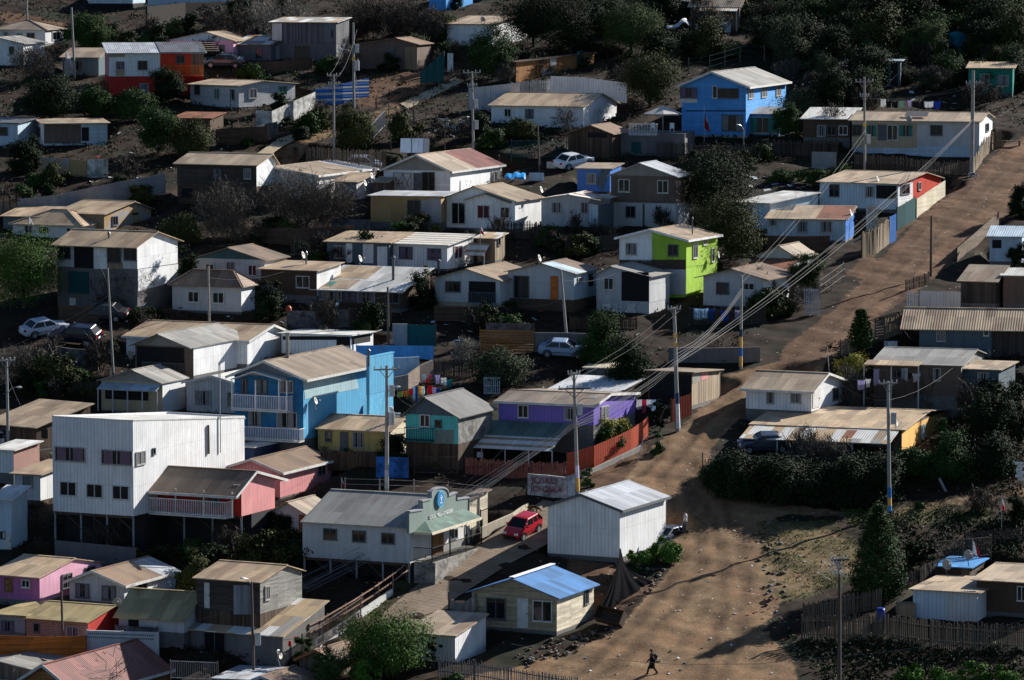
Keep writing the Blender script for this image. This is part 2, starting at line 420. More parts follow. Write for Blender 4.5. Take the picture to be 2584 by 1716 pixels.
    if kind == 'gs':
        for aa in (0, L1): m.poly([W(aa, 0, zt), W(aa, L2, zt), W(aa, br, zr)], gable or side)
    if kind == 'gf':
        for bb in (0, L2): m.poly([W(0, bb, zt), W(L1, bb, zt), W(ar, bb, zr)], gm)
    m.poly([W(0, 0, zb), W(L1, 0, zb), W(L1, L2, zb), W(0, L2, zb)], wall)
    m.build(pre + 'wall', root, O)
    ro = rf.build(pre + 'roof', root, O)
    if fascia:
        t_ = MB()
        if kind == 'gf':
            for aa, s1_ in ((-os_, s0), (L1 + os_, s1)):
                t_.bar(W(aa, -of_ - .03, zt - os_ * s1_ + th * .3), W(ar, -of_ - .03, zr + th * .3), .04, .2, fascia)
            t_.bar(W(-os_ - .03, -of_, zt - os_ * s0 - .0), W(-os_ - .03, L2 + of_, zt - os_ * s0), .04, .2, fascia)
        elif kind == 'gs':
            t_.bar(W(-os_, -of_ - .03, zt - of_ * sf), W(L1 + os_, -of_ - .03, zt - of_ * sf), .04, .2, fascia)
            t_.bar(W(-os_ - .03, -of_, zt - of_ * sf), W(-os_ - .03, br, zr), .04, .2, fascia); t_.bar(W(-os_ - .03, br, zr), W(-os_ - .03, L2 + of_, zt - of_ * sb), .04, .2, fascia)
        else:
            z_ = zt - (of_ * sl if kind == 'mono' else 0)
            t_.bar(W(-os_, -of_ - .03, z_), W(L1 + os_, -of_ - .03, z_), .04, .18, fascia)
        t_.build('fascia', ro, O)
    # ---- footing / lower storey
    bm_ = MB(); zf = zg - 1.6; i_ = .02
    if base == 'stilt':
        bm_.box(W(i_, 1.6, zf), e1 * (L1 - 2 * i_), e2 * max(.4, L2 - 1.7), Z * (zb - zf - .02), M('flat', (.03, .03, .034)))  # near-black block: darkness of the void under the floor put into its colour
        bm_.build(pre + 'foundation_or_void', root, O)
        k = max(2, int(L1 / 1.9))
        for q in range(k + 1):
            p_ = MB(); a0 = .1 + (L1 - .2) * q / k
            p_.bar(W(a0, .12, zf), W(a0, .12, zb - .02), .14, .14, 'flat:grey'); p_.build(pre + 'stilt', root, O)
        p_ = MB(); p_.bar(W(0, .12, zb - .12), W(L1, .12, zb - .12), .12, .18, 'flat:dbrown')
        for q in range(k):
            a0 = .1 + (L1 - .2) * q / k; a1 = .1 + (L1 - .2) * (q + 1) / k
            p_.bar(W(a0, .14, zb - 1.2), W(a0 + .6 * (a1 - a0), .14, zb - .15), .07, .07, 'flat:dbrown')
        p_.build(pre + 'brace', root, O)
    else:
        bm_.box(W(i_, i_, zf), e1 * (L1 - 2 * i_), e2 * (L2 - 2 * i_), Z * (zb - zf - .004), base)
        bm_.build(pre + 'foundation_or_void', root, O)
    # ---- openings and panels given by where they appear on the wall
    def rect(w, n, eh):
        f2 = w[5] if len(w) > 5 else fr
        x0, y0, x1, y1 = w[:4]
        P0 = W(0, 0, 0)
        ua, va = px(f2, x0, (y0 + y1) / 2); ub, vb2 = px(f2, x1, (y0 + y1) / 2)
        A = hit(ua, va, P0, n); B = hit(ub, vb2, P0, n)
        um = px(f2, (x0 + x1) / 2, 0)[0]
        z1 = hit(um, px(f2, 0, y0)[1], P0, n).z; z0 = hit(um, px(f2, 0, y1)[1], P0, n).z
        d = (B - A); d.z = 0; w_ = d.length; d.normalize()
        return V((A.x, A.y, z0)), d, max(w_, .25), max(.2, z1 - z0)
    for w in win:
        p0, d, w_, h_ = rect(w, nF, e1); window(root, O, p0 + nF * .004, d, w_, h_, nF, w[4])
    for w in swin:
        p0, d, w_, h_ = rect(w, nS, e2); window(root, O, p0 + nS * .004, d, w_, h_, nS, w[4])
    for lst, n in ((patch, nF), (spatch, nS)):
        for w in lst:
            q = MB(); pts = w[0]
            if len(pts) == 4 and not isinstance(pts[0], tuple):
                x0, y0, x1, y1 = pts; pts = [(x0, y0), (x1, y0), (x1, y1), (x0, y1)]
            f2 = w[3] if len(w) > 3 else fr
            q.prism([hit(*px(f2, x, y), W(0, 0, 0), n) + n * .02 for x, y in pts], n * -.016, w[1])
            q.build(w[2] if len(w) > 2 else 'wall_panel', root, O)
    for w in rail:      # (x0,ytop,x1,ybot,colour,out)
        p0, d, w_, h_ = rect(w[:4] + ('',), nF, e1); out = w[5]; c_ = 'flat:' + w[4]
        q = MB(); q.box(p0 + nF * .01 - Z * .12, d * w_, nF * out, Z * .12, 'flat:grey' if len(w) < 7 else w[6]); b = q.build('balcony', root, O)
        q = MB(); P0 = p0 + nF * (out - .05)
        q.bar(P0 + Z * h_, P0 + d * w_ + Z * h_, .06, .06, c_); q.bar(P0 + Z * .08, P0 + d * w_ + Z * .08, .05, .05, c_)
        for e in (0, w_): q.bar(P0 + d * e + Z * h_, P0 + d * e + Z * h_ - nF * (out - .1), .05, .05, c_)
        k = int(w_ / .15)
        for i in range(k + 1): q.bar(P0 + d * (w_ * i / k), P0 + d * (w_ * i / k) + Z * h_, .045, .03, c_)
        for i in range(int(out / .15)): q.bar(P0 - nF * .15 * i + d * w_, P0 - nF * .15 * i + d * w_ + Z * h_, .03, .045, c_)
        q.build('railing', b, O)
    for w in porch:     # (x0,x1,y_attach,y_outer,d,mat,posts)
        x0, x1, ya, yo, d_, pm, npst = w[:7]
        A = hit(*px(fr, x1, ya), W(0, 0, 0), nF); A0 = hit(*px(fr, x0, ya), W(0, 0, 0), nF); A0.z = A.z
        B = A + nF * d_; B.z = zat(B.x, B.y, px(fr, 0, yo)[1]); B0 = A0 + nF * d_; B0.z = B.z
        q = MB(); q.prism([A + nF * .02, A0 + nF * .02, B0, B], V((0, 0, -.06)), pm); po = q.build('porch_roof', root, O)
        for i in range(npst):
            p = B0.lerp(B, i / max(1, npst - 1)) - nF * .2; q = MB()
            q.bar(V((p.x, p.y, zg - 1.8)), V((p.x, p.y, p.z - .12 + .2 * (A.z - B.z) / d_)), .1, .1, 'flat:greyw' if len(w) < 8 else w[7]); q.build('porch_post', root, O)
    FP.append((N.x, N.y, e1.x, e1.y, L1, e2.x, e2.y, L2, zg - .03))
    h.W = W; h.N = N; h.e1 = e1; h.e2 = e2; h.L1 = L1; h.L2 = L2; h.zt = zt; h.zb = zb; h.zg = zg; h.nF = nF; h.nS = nS; h.fr = fr; h.ro = ro
    h.onF = lambda f2, x, y: hit(*px(f2, x, y), W(0, 0, 0), nF)
    h.onS = lambda f2, x, y: hit(*px(f2, x, y), W(0, 0, 0), nS)
    return h
# ================================================================ the houses
HS = {}
# ---- top of the hill
H('A1', 'house', 'grey house with a long brown roof at the left edge of the top row', -70, 415, 550, 277, 400, 14, roof=('hip', .95), wall='ply:greyw', rm='roof:tan2', dep=6,
  win=[(35, 290, 80, 365, 'c'), (150, 300, 210, 370, 'g'), (245, 300, 320, 370, 'd')], swin=[(475, 288, 548, 366, 'w')], g=420)
H('A1', 'house', 'whitewashed gable house behind leafless bushes at the left edge', -220, 215, 262, 400, 600, 16, roof=('gf', -20, 345), wall='plaster:white', rm='roof:gmetal', dep=6, win=[(85, 425, 130, 495, 'd')])
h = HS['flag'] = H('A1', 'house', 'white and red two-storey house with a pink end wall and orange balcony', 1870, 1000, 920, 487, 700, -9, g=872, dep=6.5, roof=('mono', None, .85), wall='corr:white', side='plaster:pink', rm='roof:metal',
  base='plaster:red', win=[(1060, 560, 1142, 642, 'p'), (1262, 556, 1350, 638, 'd'), (1278, 762, 1362, 850, 'c'), (1612, 505, 1695, 582, 'd')],
  patch=[((1468, 490, 1750, 690), 'plaster:red2'), ((1750, 490, 1868, 690), 'wood:wood'), ((1000, 488, 1144, 524), 'ply:beige'), ((1060, 644, 1144, 696), 'ply:beige')], spatch=[],
  rail=[(1475, 598, 1845, 692, 'orange', 1.0, 'flat:red')])
q = MB(); q.prism([h.W(h.L1 * .54, -.38, h.zt + .085), h.W(h.L1 + .3, -.38, h.zt + .085), h.W(h.L1 + .3, 6.6, h.zt + .99), h.W(h.L1 * .54, 6.6, h.zt + .99)], V((0, 0, -.01)), 'roof:dgrey'); q.build('roof_sheet', h.ro, h.o)
q = MB()
for i in range(5): q.bar(h.W(h.L1 - .3, .3 + i * 1.3, h.zt + .2 + i * .18), h.W(h.L1 + 1.7, .3 + i * 1.3, h.zt + .2 + i * .18), .06, .06, 'flat:cream')
q.build('rafter', h.ro, h.o)
H('A1', 'shack', 'small dark shack with a ribbed tan roof beside the pink end wall', 575, 905, 0, 525, 690, 10, dep=4, roof=('mono', 447), wall='corr:slate', rm='roof:tan2', cat='shack', win=[(690, 560, 760, 640, 'd')], patch=[((590, 560, 680, 690), 'ply:greyw')])
H('A1', 'house', 'pink gable house with a white band under its roof behind the rafters', 1560, 2140, 2200, 372, 550, 18, roof=('gf', 1905, 297), wall='plaster:pinkl', gable='plaster:lblue', rm='roof:tan2', dep=5, g=565,
  win=[(1895, 395, 1955, 560, 'W'), (2010, 410, 2060, 480, 'd')], patch=[((1565, 330, 2140, 372), 'plaster:lblue')] if False else [])
H('A1', 'house', 'pale corrugated house at the very top edge left of the tyre wall', 810, 1215, 1240, -60, 32, 12, g=70, dep=5, roof=('mono', None, .6), wall='corr:lblue', rm='roof:gmetal', base='flat:black')
h = HS['greysid'] = H('A1', 'house', 'grey clapboard house with a pale tan hip roof above the white sheet fence', 1745, 2190, 2705, 786, 985, 40, roof=('gs', 2400, 742), wall='lap:greyw', rm='roof:tan', g=1000,
  win=[(1785, 768, 1835, 866, 'd'), (1965, 810, 2015, 908, 'g'), (2112, 820, 2150, 915, 'd')], swin=[(2275, 812, 2350, 900, 'c'), (2548, 786, 2628, 874, 'g')], base='flat:concd')
H('A1', 'house', 'low reddish roof shelter below the grey clapboard house', 1600, 1925, 0, 1085, 1200, 16, dep=4, roof=('mono', 1035), wall='ply:dbrown', rm='roof:rust', cat='shelter')
H('A1', 'shack', 'low flat-roofed shack of brown boards and white planks below the round trees', 985, 402, 320, 1135, 1335, -14, roof=('mono', None, .25), dep=5, wall='lap:lblue', side='ply:white', rm='roof:tan2', cat='shack',
  patch=[((404, 1140, 742, 1315), 'ply:gbrown')], win=[(748, 1167, 814, 1292, 'b')], swin=[(345, 1165, 372, 1250, 'd')])
H('A1', 'house', 'pale blue boarded house cut off by the left edge below the sloping path', -170, 165, 215, 1128, 1335, 16, dep=5, roof=('mono', None, .3), wall='corr:lblue', rm='roof:dgrey', win=[(-5, 1163, 72, 1240, 'd')])
h = HS['darklong'] = H('B1', 'house', 'long dark timber house with a pale tan roof beside the leafless trees', 1625, 2353, 2530, 131, 330, 22, g=520, roof=('gs', 2480, 36), wall='hwood:woodd', side='ply:white', rm='roof:tan', base='hwood:dbrown',
  win=[(1955, 165, 2032, 246, 'cd'), (2235, 165, 2303, 260, 'c'), (1665, 345, 1760, 430, 'b')])
H('A2', 'house', 'dark patched two-storey shack behind tall leafless trunks', 150, 740, 830, 207, 402, 14, g=560, dep=5, roof=('mono', None, .4), wall='wood:dgrey', rm='patched:gmetal', base='plaster:dgrey', cat='shack',
  patch=[((152, 215, 240, 372), 'plaster:offwhite'), ((626, 215, 738, 390), 'corr:slate'), ((70, 420, 220, 540), 'plaster:grey')], win=[(690, 275, 715, 345, 'd'), (355, 415, 495, 560, 'd')])
H('A2', 'shack', 'low grey lean-to left of the patched two-storey shack', -160, 140, 0, 405, 560, 14, dep=4, roof=('mono', 330), wall='plaster:dgrey', rm='patched:gmetal', cat='lean-to', win=[(0, 440, 60, 540, 'd')])
H('A2', 'shack', 'brown shack with a low-pitched dark gable roof above the bare earth yard', 960, 1480, 1650, 405, 640, 16, roof=('gf', 1290, 352), wall='ply:gbrown', rm='roof:brown', cat='shack', dep=5,
  win=[(1210, 445, 1272, 602, 'D')], patch=[((1372, 430, 1478, 640), 'ply:plyw')], spatch=[])
h = HS['topwhite'] = H('A2', 'house', 'white house with a dish on its tan roof beside the dark pines', 1755, 2165, 2500, 222, 430, 28, roof=('gs', 2390, 150), wall='plaster:white', rm='roof:tan', swin=[(2205, 280, 2232, 320, 'd')])
H('A2', 'house', 'bright blue house at the top edge in the shade of dark trees', 1590, 1745, 1990, -90, 95, 25, roof=('mono', None, .5), wall='plaster:bluep', rm='roof:gmetal')
H('A3', 'shack', 'long low ochre shack with a dark roof under the dense pines', -10, 45, 760, 570, 755, 33, roof=('mono', None, .6), wall='ply:dbrown', side='plaster:ochre', rm='roof:dbrown', cat='shack',
  swin=[(355, 530, 410, 600, 'W'), (600, 470, 655, 700, 'G')], spatch=[((280, 625, 385, 700), 'plaster:greyw')])
H('A3', 'hut', 'dark timber hut with one pale window on the wooded slope', 1370, 1615, 1660, 18, 210, 12, dep=4.5, roof=('gf', 1440, -25), wall='wood:woodd', rm='roof:dgrey', cat='hut', win=[(1465, 50, 1530, 116, 'c')])
H('A3', 'house', 'brown shaded house with a scrap metal awning beside the dark hut', 1640, 2090, 2150, 60, 262, 12, dep=5, roof=('gs', None, .9), wall='plaster:gbrown', rm='roof:tan2', win=[(1900, 110, 1950, 262, 'W')], porch=[(1740, 2085, 62, 100, 1.6, 'patched:gmetal', 3)])
h = HS['longwhite'] = H('A3', 'house', 'long low white house with a tan roof and dappled end wall', -183, 660, 965, 976, 1172, 21, roof=('gs', 818, 862), wall='plaster:white', rm='roof:tan',
  win=[(130, 1000, 205, 1082, 'cd'), (-62, 995, 2, 1072, 'w')])
h = HS['bluetop'] = H('A3', 'house', 'tall bright blue house with white eaves beside the garden parasol', 1562, 2150, 2515, 787, 1243, 18, roof=('gf', 1845, 662), wall='lap:blue', side='lap:blue', rm='roof:gmetal', fascia='flat:offwhite', ov=(.5, .5),
  win=[(1548, 800, 1704, 898, 'pd'), (1845, 786, 1890, 900, 'w'), (1894, 808, 2088, 902, 'd'), (1930, 1050, 2124, 1202, 'cd')], swin=[(2170, 800, 2215, 904, 'c'), (2290, 785, 2340, 890, 'c'), (2424, 776, 2468, 878, 'c')], g=1262,
  base='flat:conc', patch=[((1538, 900, 1705, 942), 'flat:offwhite', 'window_box'), ((1600, 1010, 2150, 1022), 'flat:navy', 'trim')])
H('A3', 'annex', '', 2165, 2452, 2510, 1045, 1240, 18, dep=3, roof=('mono', None, .5), wall='lap:blue', rm='roof:gmetal', into=h, win=[(2172, 1072, 2440, 1222, 'g')])
H('A3', 'carport', 'low gable-roofed carport with dark slatted gates below the long white house', 520, 925, 1080, 1225, 1460, 20, dep=5.5, roof=('gf', 735, 1150), wall='wood:dbrown', rm='roof:brown', cat='carport', win=[(700, 1215, 880, 1262, 'b')])
h = HS['terrace'] = H('A3', 'terrace', 'dark concrete terrace with white railing beneath the parasol', 955, 1590, 0, 1232, 1430, 12, dep=6, roof=('mono', None, .02), wall='plaster:concd', rm='flat:concd', cat='terrace', ov=(.05, .05),
  win=[(1240, 1290, 1335, 1425, 'D'), (1100, 1300, 1190, 1400, 'G')], rail=[(1085, 1135, 1338, 1235, 'white', .3)])
h = HS['beige'] = H('A4', 'house', 'long low beige and white house at the top of the dirt road', 782, 1950, 2068, 1112, 1342, 15, g=1440, roof=('gs', 2012, 1035), wall='plaster:greyw', side='plaster:white', rm='roof:tan', base='lap:lblue',
  patch=[((784, 1130, 1382, 1355), 'plaster:beige')], win=[(1502, 1145, 1614, 1242, 'd'), (1022, 1142, 1104, 1286, 'D'), (1106, 1144, 1205, 1286, 'w'), (905, 1142, 1015, 1256, 'g'), (1212, 1142, 1346, 1256, 'g'), (785, 1142, 880, 1244, 'd')],
  swin=[(2006, 1130, 2034, 1205, 'd')], ov=(.5, .3))
q = MB(); W = h.W; sl = (W(0, 1, 0) - W(0, 0, 0))
zr = h.zt + .45
q.prism([W(h.L1 * .42, .9, h.zt + .42), W(h.L1 * .60, .9, h.zt + .42), W(h.L1 * .60, 2.2, h.zt + .85), W(h.L1 * .42, 2.2, h.zt + .85)], V((0, 0, -.02)), 'flat:dgrey'); q.build('roof_sheet', h.ro, h.o)
H('A4', 'shack', 'dark open-fronted shack with a whitewashed roof left of the beige house', 335, 765, 0, 1092, 1262, 14, g=1320, dep=5.5, roof=('mono', 995), wall='ply:dbrown', rm='roof:wroof', cat='shack',
  win=[(465, 1146, 546, 1250, 'c'), (556, 1150, 642, 1240, 'd'), (662, 1152, 746, 1236, 'w')])
H('A4', 'house', 'dark green house with a rusty pale roof at the right edge of the top row', 1850, 2255, 2300, 626, 850, 10, g=880, dep=5, roof=('mono', None, .45), wall='plaster:tgreen', rm='roof:tan', win=[(1956, 676, 2044, 780, 'c'), (2120, 690, 2220, 790, 'c')])
H('A4', 'outhouse', 'narrow dark outhouse topped with blue sheeting among the bushes', 1112, 1225, 0, 560, 790, 12, dep=1.6, roof=('mono', None, .1), wall='wood:slate', rm='roof:lblue', cat='outhouse', win=[(1140, 570, 1205, 785, 'b')])
H('A4', 'shelter', 'scrap shelter of weathered corrugated sheets between two dark trees', 650, 800, 830, 610, 690, 18, dep=3, roof=('mono', 520), wall='wood:dbrown', rm='patched:gmetal', cat='shelter')
# ---- second row
H('B1', 'house', 'low tan-roofed house half hidden behind the hip-roofed house', 30, 430, 0, 607, 720, 14, dep=5, roof=('mono', 522), wall='corr:slate', rm='roof:tan')
h = HS['plyg'] = H('B1', 'house', 'tan-roofed house with a stained plywood gable wall', 520, 955, 1385, 582, 735, 26, roof=('gs', 1215, 470), wall='ply:plyw', side='osb:osb', rm='roof:tan',
  swin=[(1026, 600, 1076, 686, 'd'), (1212, 572, 1268, 590, 'b')], spatch=[((1166, 598, 1270, 686), 'osb:osb', 'board')])
H('B1', 'house', 'pale house with a wide tan hip roof and a flag pole before it', 118, 747, 990, 693, 805, 21, roof=('hip', 1.25), wall='plaster:offwhite', rm='roof:tan', win=[(232, 690, 290, 765, 'd'), (360, 703, 440, 752, 'b'), (615, 712, 640, 740, 'b')])
h = HS['bigwhite'] = H('B1', 'house', 'big white two-storey house with a tan roof and branch shadows on its end wall', 525, 1262, 1632, 872, 1086, 24, g=1490, roof=('gs', 1425, 748), wall='ply:greyw', side='ply:white', rm='roof:tan', base='plaster:concd',  # front greyer than the sunlit end: shade put into the colour
  win=[(985, 882, 1114, 1030, 'd'), (1136, 886, 1258, 1006, 'd'), (680, 866, 856, 1076, 'b'), (525, 880, 650, 992, 'd'), (632, 1108, 814, 1310, 'G'), (640, 1350, 695, 1492, 'W')], ov=(.7, .3),
  spatch=[([(1264, 1090), (1630, 1040), (1630, 1190), (1264, 1290)], 'ply:white')], patch=[((864, 868, 980, 1084), 'ply:white'), ((985, 1032, 1130, 1084), 'ply:plyw')])
h = HS['tealg'] = H('B1', 'house', 'white house with a teal gable behind the brown hip roof', 1795, 2425, 2625, 1003, 1172, 22, roof=('gf', 2098, 893), wall='ply:greyw', gable='corr:tealdk', rm='roof:brown', g=1300,
  win=[(1886, 1036, 1965, 1132, 'r'), (2076, 1016, 2155, 1112, 'p'), (2276, 1046, 2356, 1146, 'r')])
h = HS['hip2'] = H('B1', 'house', 'small white house with a shaded brown hip roof behind the grey pole', 1580, 2212, 2335, 1257, 1480, 22, roof=('hip', 1.3), wall='plaster:greyw', side='plaster:white', rm='roof:brown', g=1500, win=[(1725, 1290, 1826, 1390, 'w'), (1950, 1297, 2056, 1400, 'w')])  # greyer front copy of the white wall carries its shade
h = HS['weathered'] = H('B2', 'house', 'house with a streaked tan and grey roof behind the big leafless bush', -250, 562, 1092, 230, 460, 22, roof=('gf', 150, 152, 'roof:metal', .76), wall='plaster:greyw', side='plaster:white', rm='roof:tan2', fascia='flat:offwhite', win=[(100, 260, 180, 350, 'd')])  # front's shade put into a greyer copy of the white plaster
H('B2', 'shed', 'low shed with a small tan roof and two dishes right of the leafless bush', 725, 925, 1085, 287, 450, 24, roof=('mono', 212), wall='ply:grey', side='ply:offwhite', rm='roof:tan', cat='shed')
H('B2', 'shack', 'small dark lean-to between the white red-roofed house and its neighbour', 1085, 1200, 0, 290, 430, 14, dep=3, roof=('mono', None, .3), wall='wood:gbrown', rm='roof:tan2', cat='lean-to')
h = HS['redroof'] = H('B2', 'house', 'white house whose tan roof turns dark red at the far end', 1175, 1785, 2255, 187, 400, 22, g=420, roof=('gf', 1480, 42, 'roof:rbrown', .48), wall='lap:white', side='plaster:white', gable='ply:stained', rm='roof:tan2', fascia='flat:offwhite',
  win=[(1450, 205, 1524, 392, 'D'), (1526, 196, 1645, 388, 'd'), (1288, 202, 1445, 388, 'W')], swin=[(2157, 188, 2252, 286, 'c')], patch=[((1452, 208, 1522, 390), 'osb:osb', 'board')] if False else [])
h = HS['osbterr'] = H('B2', 'house', 'flat-roofed plywood house front with a tall dark window below the scaffold', 1055, 1700, 0, 422, 662, 12, g=735, dep=6.5, roof=('mono', None, .05), wall='ply:osb', rm='roof:greyw', base='plaster:concd', win=[(1390, 452, 1512, 646, 'd')],
  patch=[((1518, 455, 1582, 655), 'ply:grey'), ((1584, 440, 1700, 660), 'plaster:grey')])
h = HS['gable2'] = H('B2', 'house', 'white house with a double gable and a red-curtained window', 1705, 2378, 2618, 462, 720, 23, roof=('gf', 2005, 332), wall='plaster:white', side='corr:white', rm='roof:tan2', g=745,
  win=[(1797, 475, 1926, 674, 'w'), (2033, 500, 2148, 622, 'r'), (2246, 516, 2330, 618, 'w')])
q = MB()
for e in ((0, .0),):
    pa = h.onF('B2', 1920, 452); pb = h.onF('B2', 2115, 392); pc = h.onF('B2', 2345, 478)
    for a_, b_ in ((pa, pb), (pb, pc)): q.prism([a_, b_, b_ - h.nF * .05, a_ - h.nF * .05], V((0, 0, .08)), 'roof:tan2'); q.bar(a_ + h.nF * .25, b_ + h.nF * .25, .5, .07, 'roof:tan2')
q.build('porch_roof', h.root, h.o)
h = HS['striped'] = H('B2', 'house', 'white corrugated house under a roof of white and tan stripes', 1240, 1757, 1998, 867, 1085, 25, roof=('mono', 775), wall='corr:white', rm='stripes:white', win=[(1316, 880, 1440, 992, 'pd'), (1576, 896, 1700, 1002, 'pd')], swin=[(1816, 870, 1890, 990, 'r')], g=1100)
H('B2', 'shack', 'wooden scrap shack with a folded awning right of the striped roof', 2030, 2195, 2285, 805, 1010, 24, roof=('mono', None, .3), wall='wood:wood', side='wood:woodl', rm='patched:tan', cat='shack', swin=[(2215, 800, 2240, 870, 'd')], g=1030, porch=[(1960, 2150, 850, 960, 1.5, 'stripes:tan', 2)])
h = HS['whtpan'] = H('B2', 'shack', 'dark shack with white door panels and a tan roof left of the small green tree', 655, 1225, 0, 846, 1062, 18, dep=6, roof=('mono', 755), wall='ply:slate', rm='roof:tan', cat='shack', win=[(722, 870, 826, 986, 'c')],
  patch=[((828, 850, 886, 1026), 'ply:white'), ((985, 856, 1080, 1032), 'ply:white'), ((1115, 880, 1206, 1056), 'ply:white'), ((1084, 856, 1112, 1050), 'flat:dgrey')])
h = HS['whiteside'] = H('B2', 'house', 'dark-fronted house with a bright white side wall and flat tan roof', 50, 562, 782, 1102, 1330, 24, g=1400, roof=('mono', 1030), wall='ply:dbrown', side='ply:white', rm='roof:tan', win=[(372, 1148, 497, 1258, 'w'), (68, 1235, 180, 1340, 'c')])
h = HS['patchroof'] = H('B2', 'house', 'long house under a patched white and tan roof with laundry on its front fence', 545, 1327, 1600, 1290, 1455, 22, roof=('mono', 1085), wall='ply:dbrown', rm='roof:wroof', ov=(.5, .35), g=1480,
  win=[(550, 1285, 634, 1366, 'c'), (642, 1285, 790, 1372, 'c'), (805, 1290, 930, 1390, 'pd'), (935, 1292, 1095, 1394, 'p'), (1190, 1300, 1320, 1400, 'd')], rail=[(550, 1378, 1080, 1478, 'dbrown', .9, 'flat:dbrown')])
def roof_sheet(h, a0, a1, b0, b1, m, k=.014):
    """extra sheets screwed over a single-pitch roof (fractions of its length and depth)"""
    W = h.W; z = lambda b: h.zt + .07 + k + (h.zk - h.zt) * b
    q = MB(); q.prism([W(h.L1 * a0, h.L2 * b0, z(b0)), W(h.L1 * a1, h.L2 * b0, z(b0)), W(h.L1 * a1, h.L2 * b1, z(b1)), W(h.L1 * a0, h.L2 * b1, z(b1))], V((0, 0, -.008)), m)
    q.build('roof_sheet', h.ro, h.o)
_p = h.W(0, h.L2, 0); h.zk = zat(_p.x, _p.y, px('B2', 0, 1085)[1])
for s_ in ((.55, .98, .45, 1.0, 'roof:tan'), (.60, .97, -.02, .4, 'roof:tan'), (.36, .52, -.02, .3, 'roof:offwhite'), (.84, .93, .06, .3, 'roof:teal')): roof_sheet(h, *s_)
h = HS['porchwhite'] = H('B2', 'house', 'white gable house with a dark recessed porch and a framed picture window', 1645, 2243, 2300, 1190, 1400, 22, g=1470, dep=8.5, roof=('gf', 1945, 1088), wall='plaster:greyw', rm='roof:tan2', base='plaster:beige',
  win=[(1740, 1196, 1880, 1296, 'd'), (1955, 1200, 2200, 1392, 'b')], rail=[(1958, 1300, 2200, 1398, 'dgrey', .25)])
h = HS['orangedoor'] = H('B3', 'house', 'white gable house with an orange door on a raised dark deck', -30, 576, 780, 1126, 1370, 22, g=1480, roof=('gf', 285, 1036), wall='ply:greyw', side='ply:lblue', rm='roof:brown', base='flat:dbrown',  # pale blue side: bluish shade put into the wall colour
  win=[(25, 1146, 165, 1352, 'd'), (362, 1150, 432, 1366, 'o')], swin=[(605, 1160, 650, 1214, 'c'), (706, 1130, 752, 1240, 'b')])
q = MB(); W = h.W; L = h.L1
A_ = h.onF('B3', 285, 1036); za = A_.z; ar = (A_ - W(0, 0, 0)).dot(h.e1); s0 = (za - h.zt) / ar
q.prism([W(-.3, -.4, h.zt - .3 * s0 + .085), W(ar, -.4, za + .085), W(ar, 2.4, za + .085), W(-.3, 2.4, h.zt - .3 * s0 + .085)], V((0, 0, -.008)), 'roof:lblue'); q.build('roof_sheet', h.ro, h.o)
h = HS['green'] = H('B3', 'house', 'tall lime green house with a white left half and white window trim', 992, 1603, 1888, 818, 1072, 25, g=1325, roof=('gf', 1280, 726), wall='ply:green', side='ply:green', rm='roof:tan2', fascia='flat:white', base='ply:green', ov=(.4, .35),
  patch=[([(992, 800), (1290, 735), (1292, 1030), (992, 1000)], 'plaster:white'), ((992, 1000, 1600, 1090), 'flat:dbrown'), ((1300, 1080, 1600, 1320), 'plaster:greyw')], win=[(1050, 846, 1150, 955, 'c'), (1438, 860, 1532, 966, 'd')],
  swin=[(1664, 846, 1705, 985, 'w'), (1757, 810, 1788, 866, 'w'), (1832, 894, 1858, 1020, 'w'), (1780, 1165, 1812, 1235, 'w')])
h = HS['porch3'] = H('B3', 'house', 'white house with a cluttered open porch below the lime green house', 780, 1265, 1500, 1152, 1395, 23, g=1490, roof=('gf', 920, 1064), wall='ply:greyw', rm='roof:gmetal', base='ply:greyw', dep=5,
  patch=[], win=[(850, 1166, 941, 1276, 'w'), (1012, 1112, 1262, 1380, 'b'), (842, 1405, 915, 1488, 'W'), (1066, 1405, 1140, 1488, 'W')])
h = HS['polewhite'] = H('B3', 'house', 'grey-white gable house with washing hung below it behind the painted pole', 1760, 2310, 2545, 1168, 1436, 23, roof=('gf', 2035, 1085), wall='plaster:greyw', side='plaster:white', rm='roof:brown', g=1450,
  win=[(1880, 1206, 1998, 1316, 'd'), (2130, 1213, 2230, 1278, 'w')], ov=(.6, .7))
H('B3', 'shack', 'small bright blue shack with a tan roof below the white parked car', 605, 905, 0, 168, 376, 14, dep=5, roof=('mono', 120), wall='corr:blue2', rm='roof:tan2', cat='shack', win=[(692, 208, 778, 304, 'c')], patch=[([(835, 165), (905, 175), (845, 370), (760, 290)], 'flat:slate')])
h = HS['brown'] = H('B3', 'house', 'two-storey house with brown boards above a white ground floor and a shiny metal roof', 912, 1510, 1640, 237, 486, 21, g=705, roof=('gf', 1185, 118), wall='ply:gbrown', gable='ply:stained', rm='roof:metal', base='ply:greyw',
  win=[(984, 262, 1087, 380, 'w'), (1340, 272, 1442, 390, 'w'), (1050, 508, 1140, 612, 'd')], patch=[((912, 200, 1510, 236), 'ply:stained') if False else ((1205, 490, 1222, 700), 'flat:dbrown'), ])
h = HS['debris'] = H('B3', 'house', 'white house on a stone base with white sheets littering its low roof', 280, 797, 885, 452, 702, 18, roof=('gf', 530, 405), wall='ply:greyw', side='corr:slate', rm='patched:wroof', g=790, base='stone:concd', dep=5,
  win=[(370, 472, 458, 572, 'c'), (638, 470, 710, 576, 'p')], patch=[((712, 500, 796, 705), 'corr:lblue'), ([(690, 480), (800, 500), (905, 480), (905, 440), (760, 430)], 'roof:dgrey')])
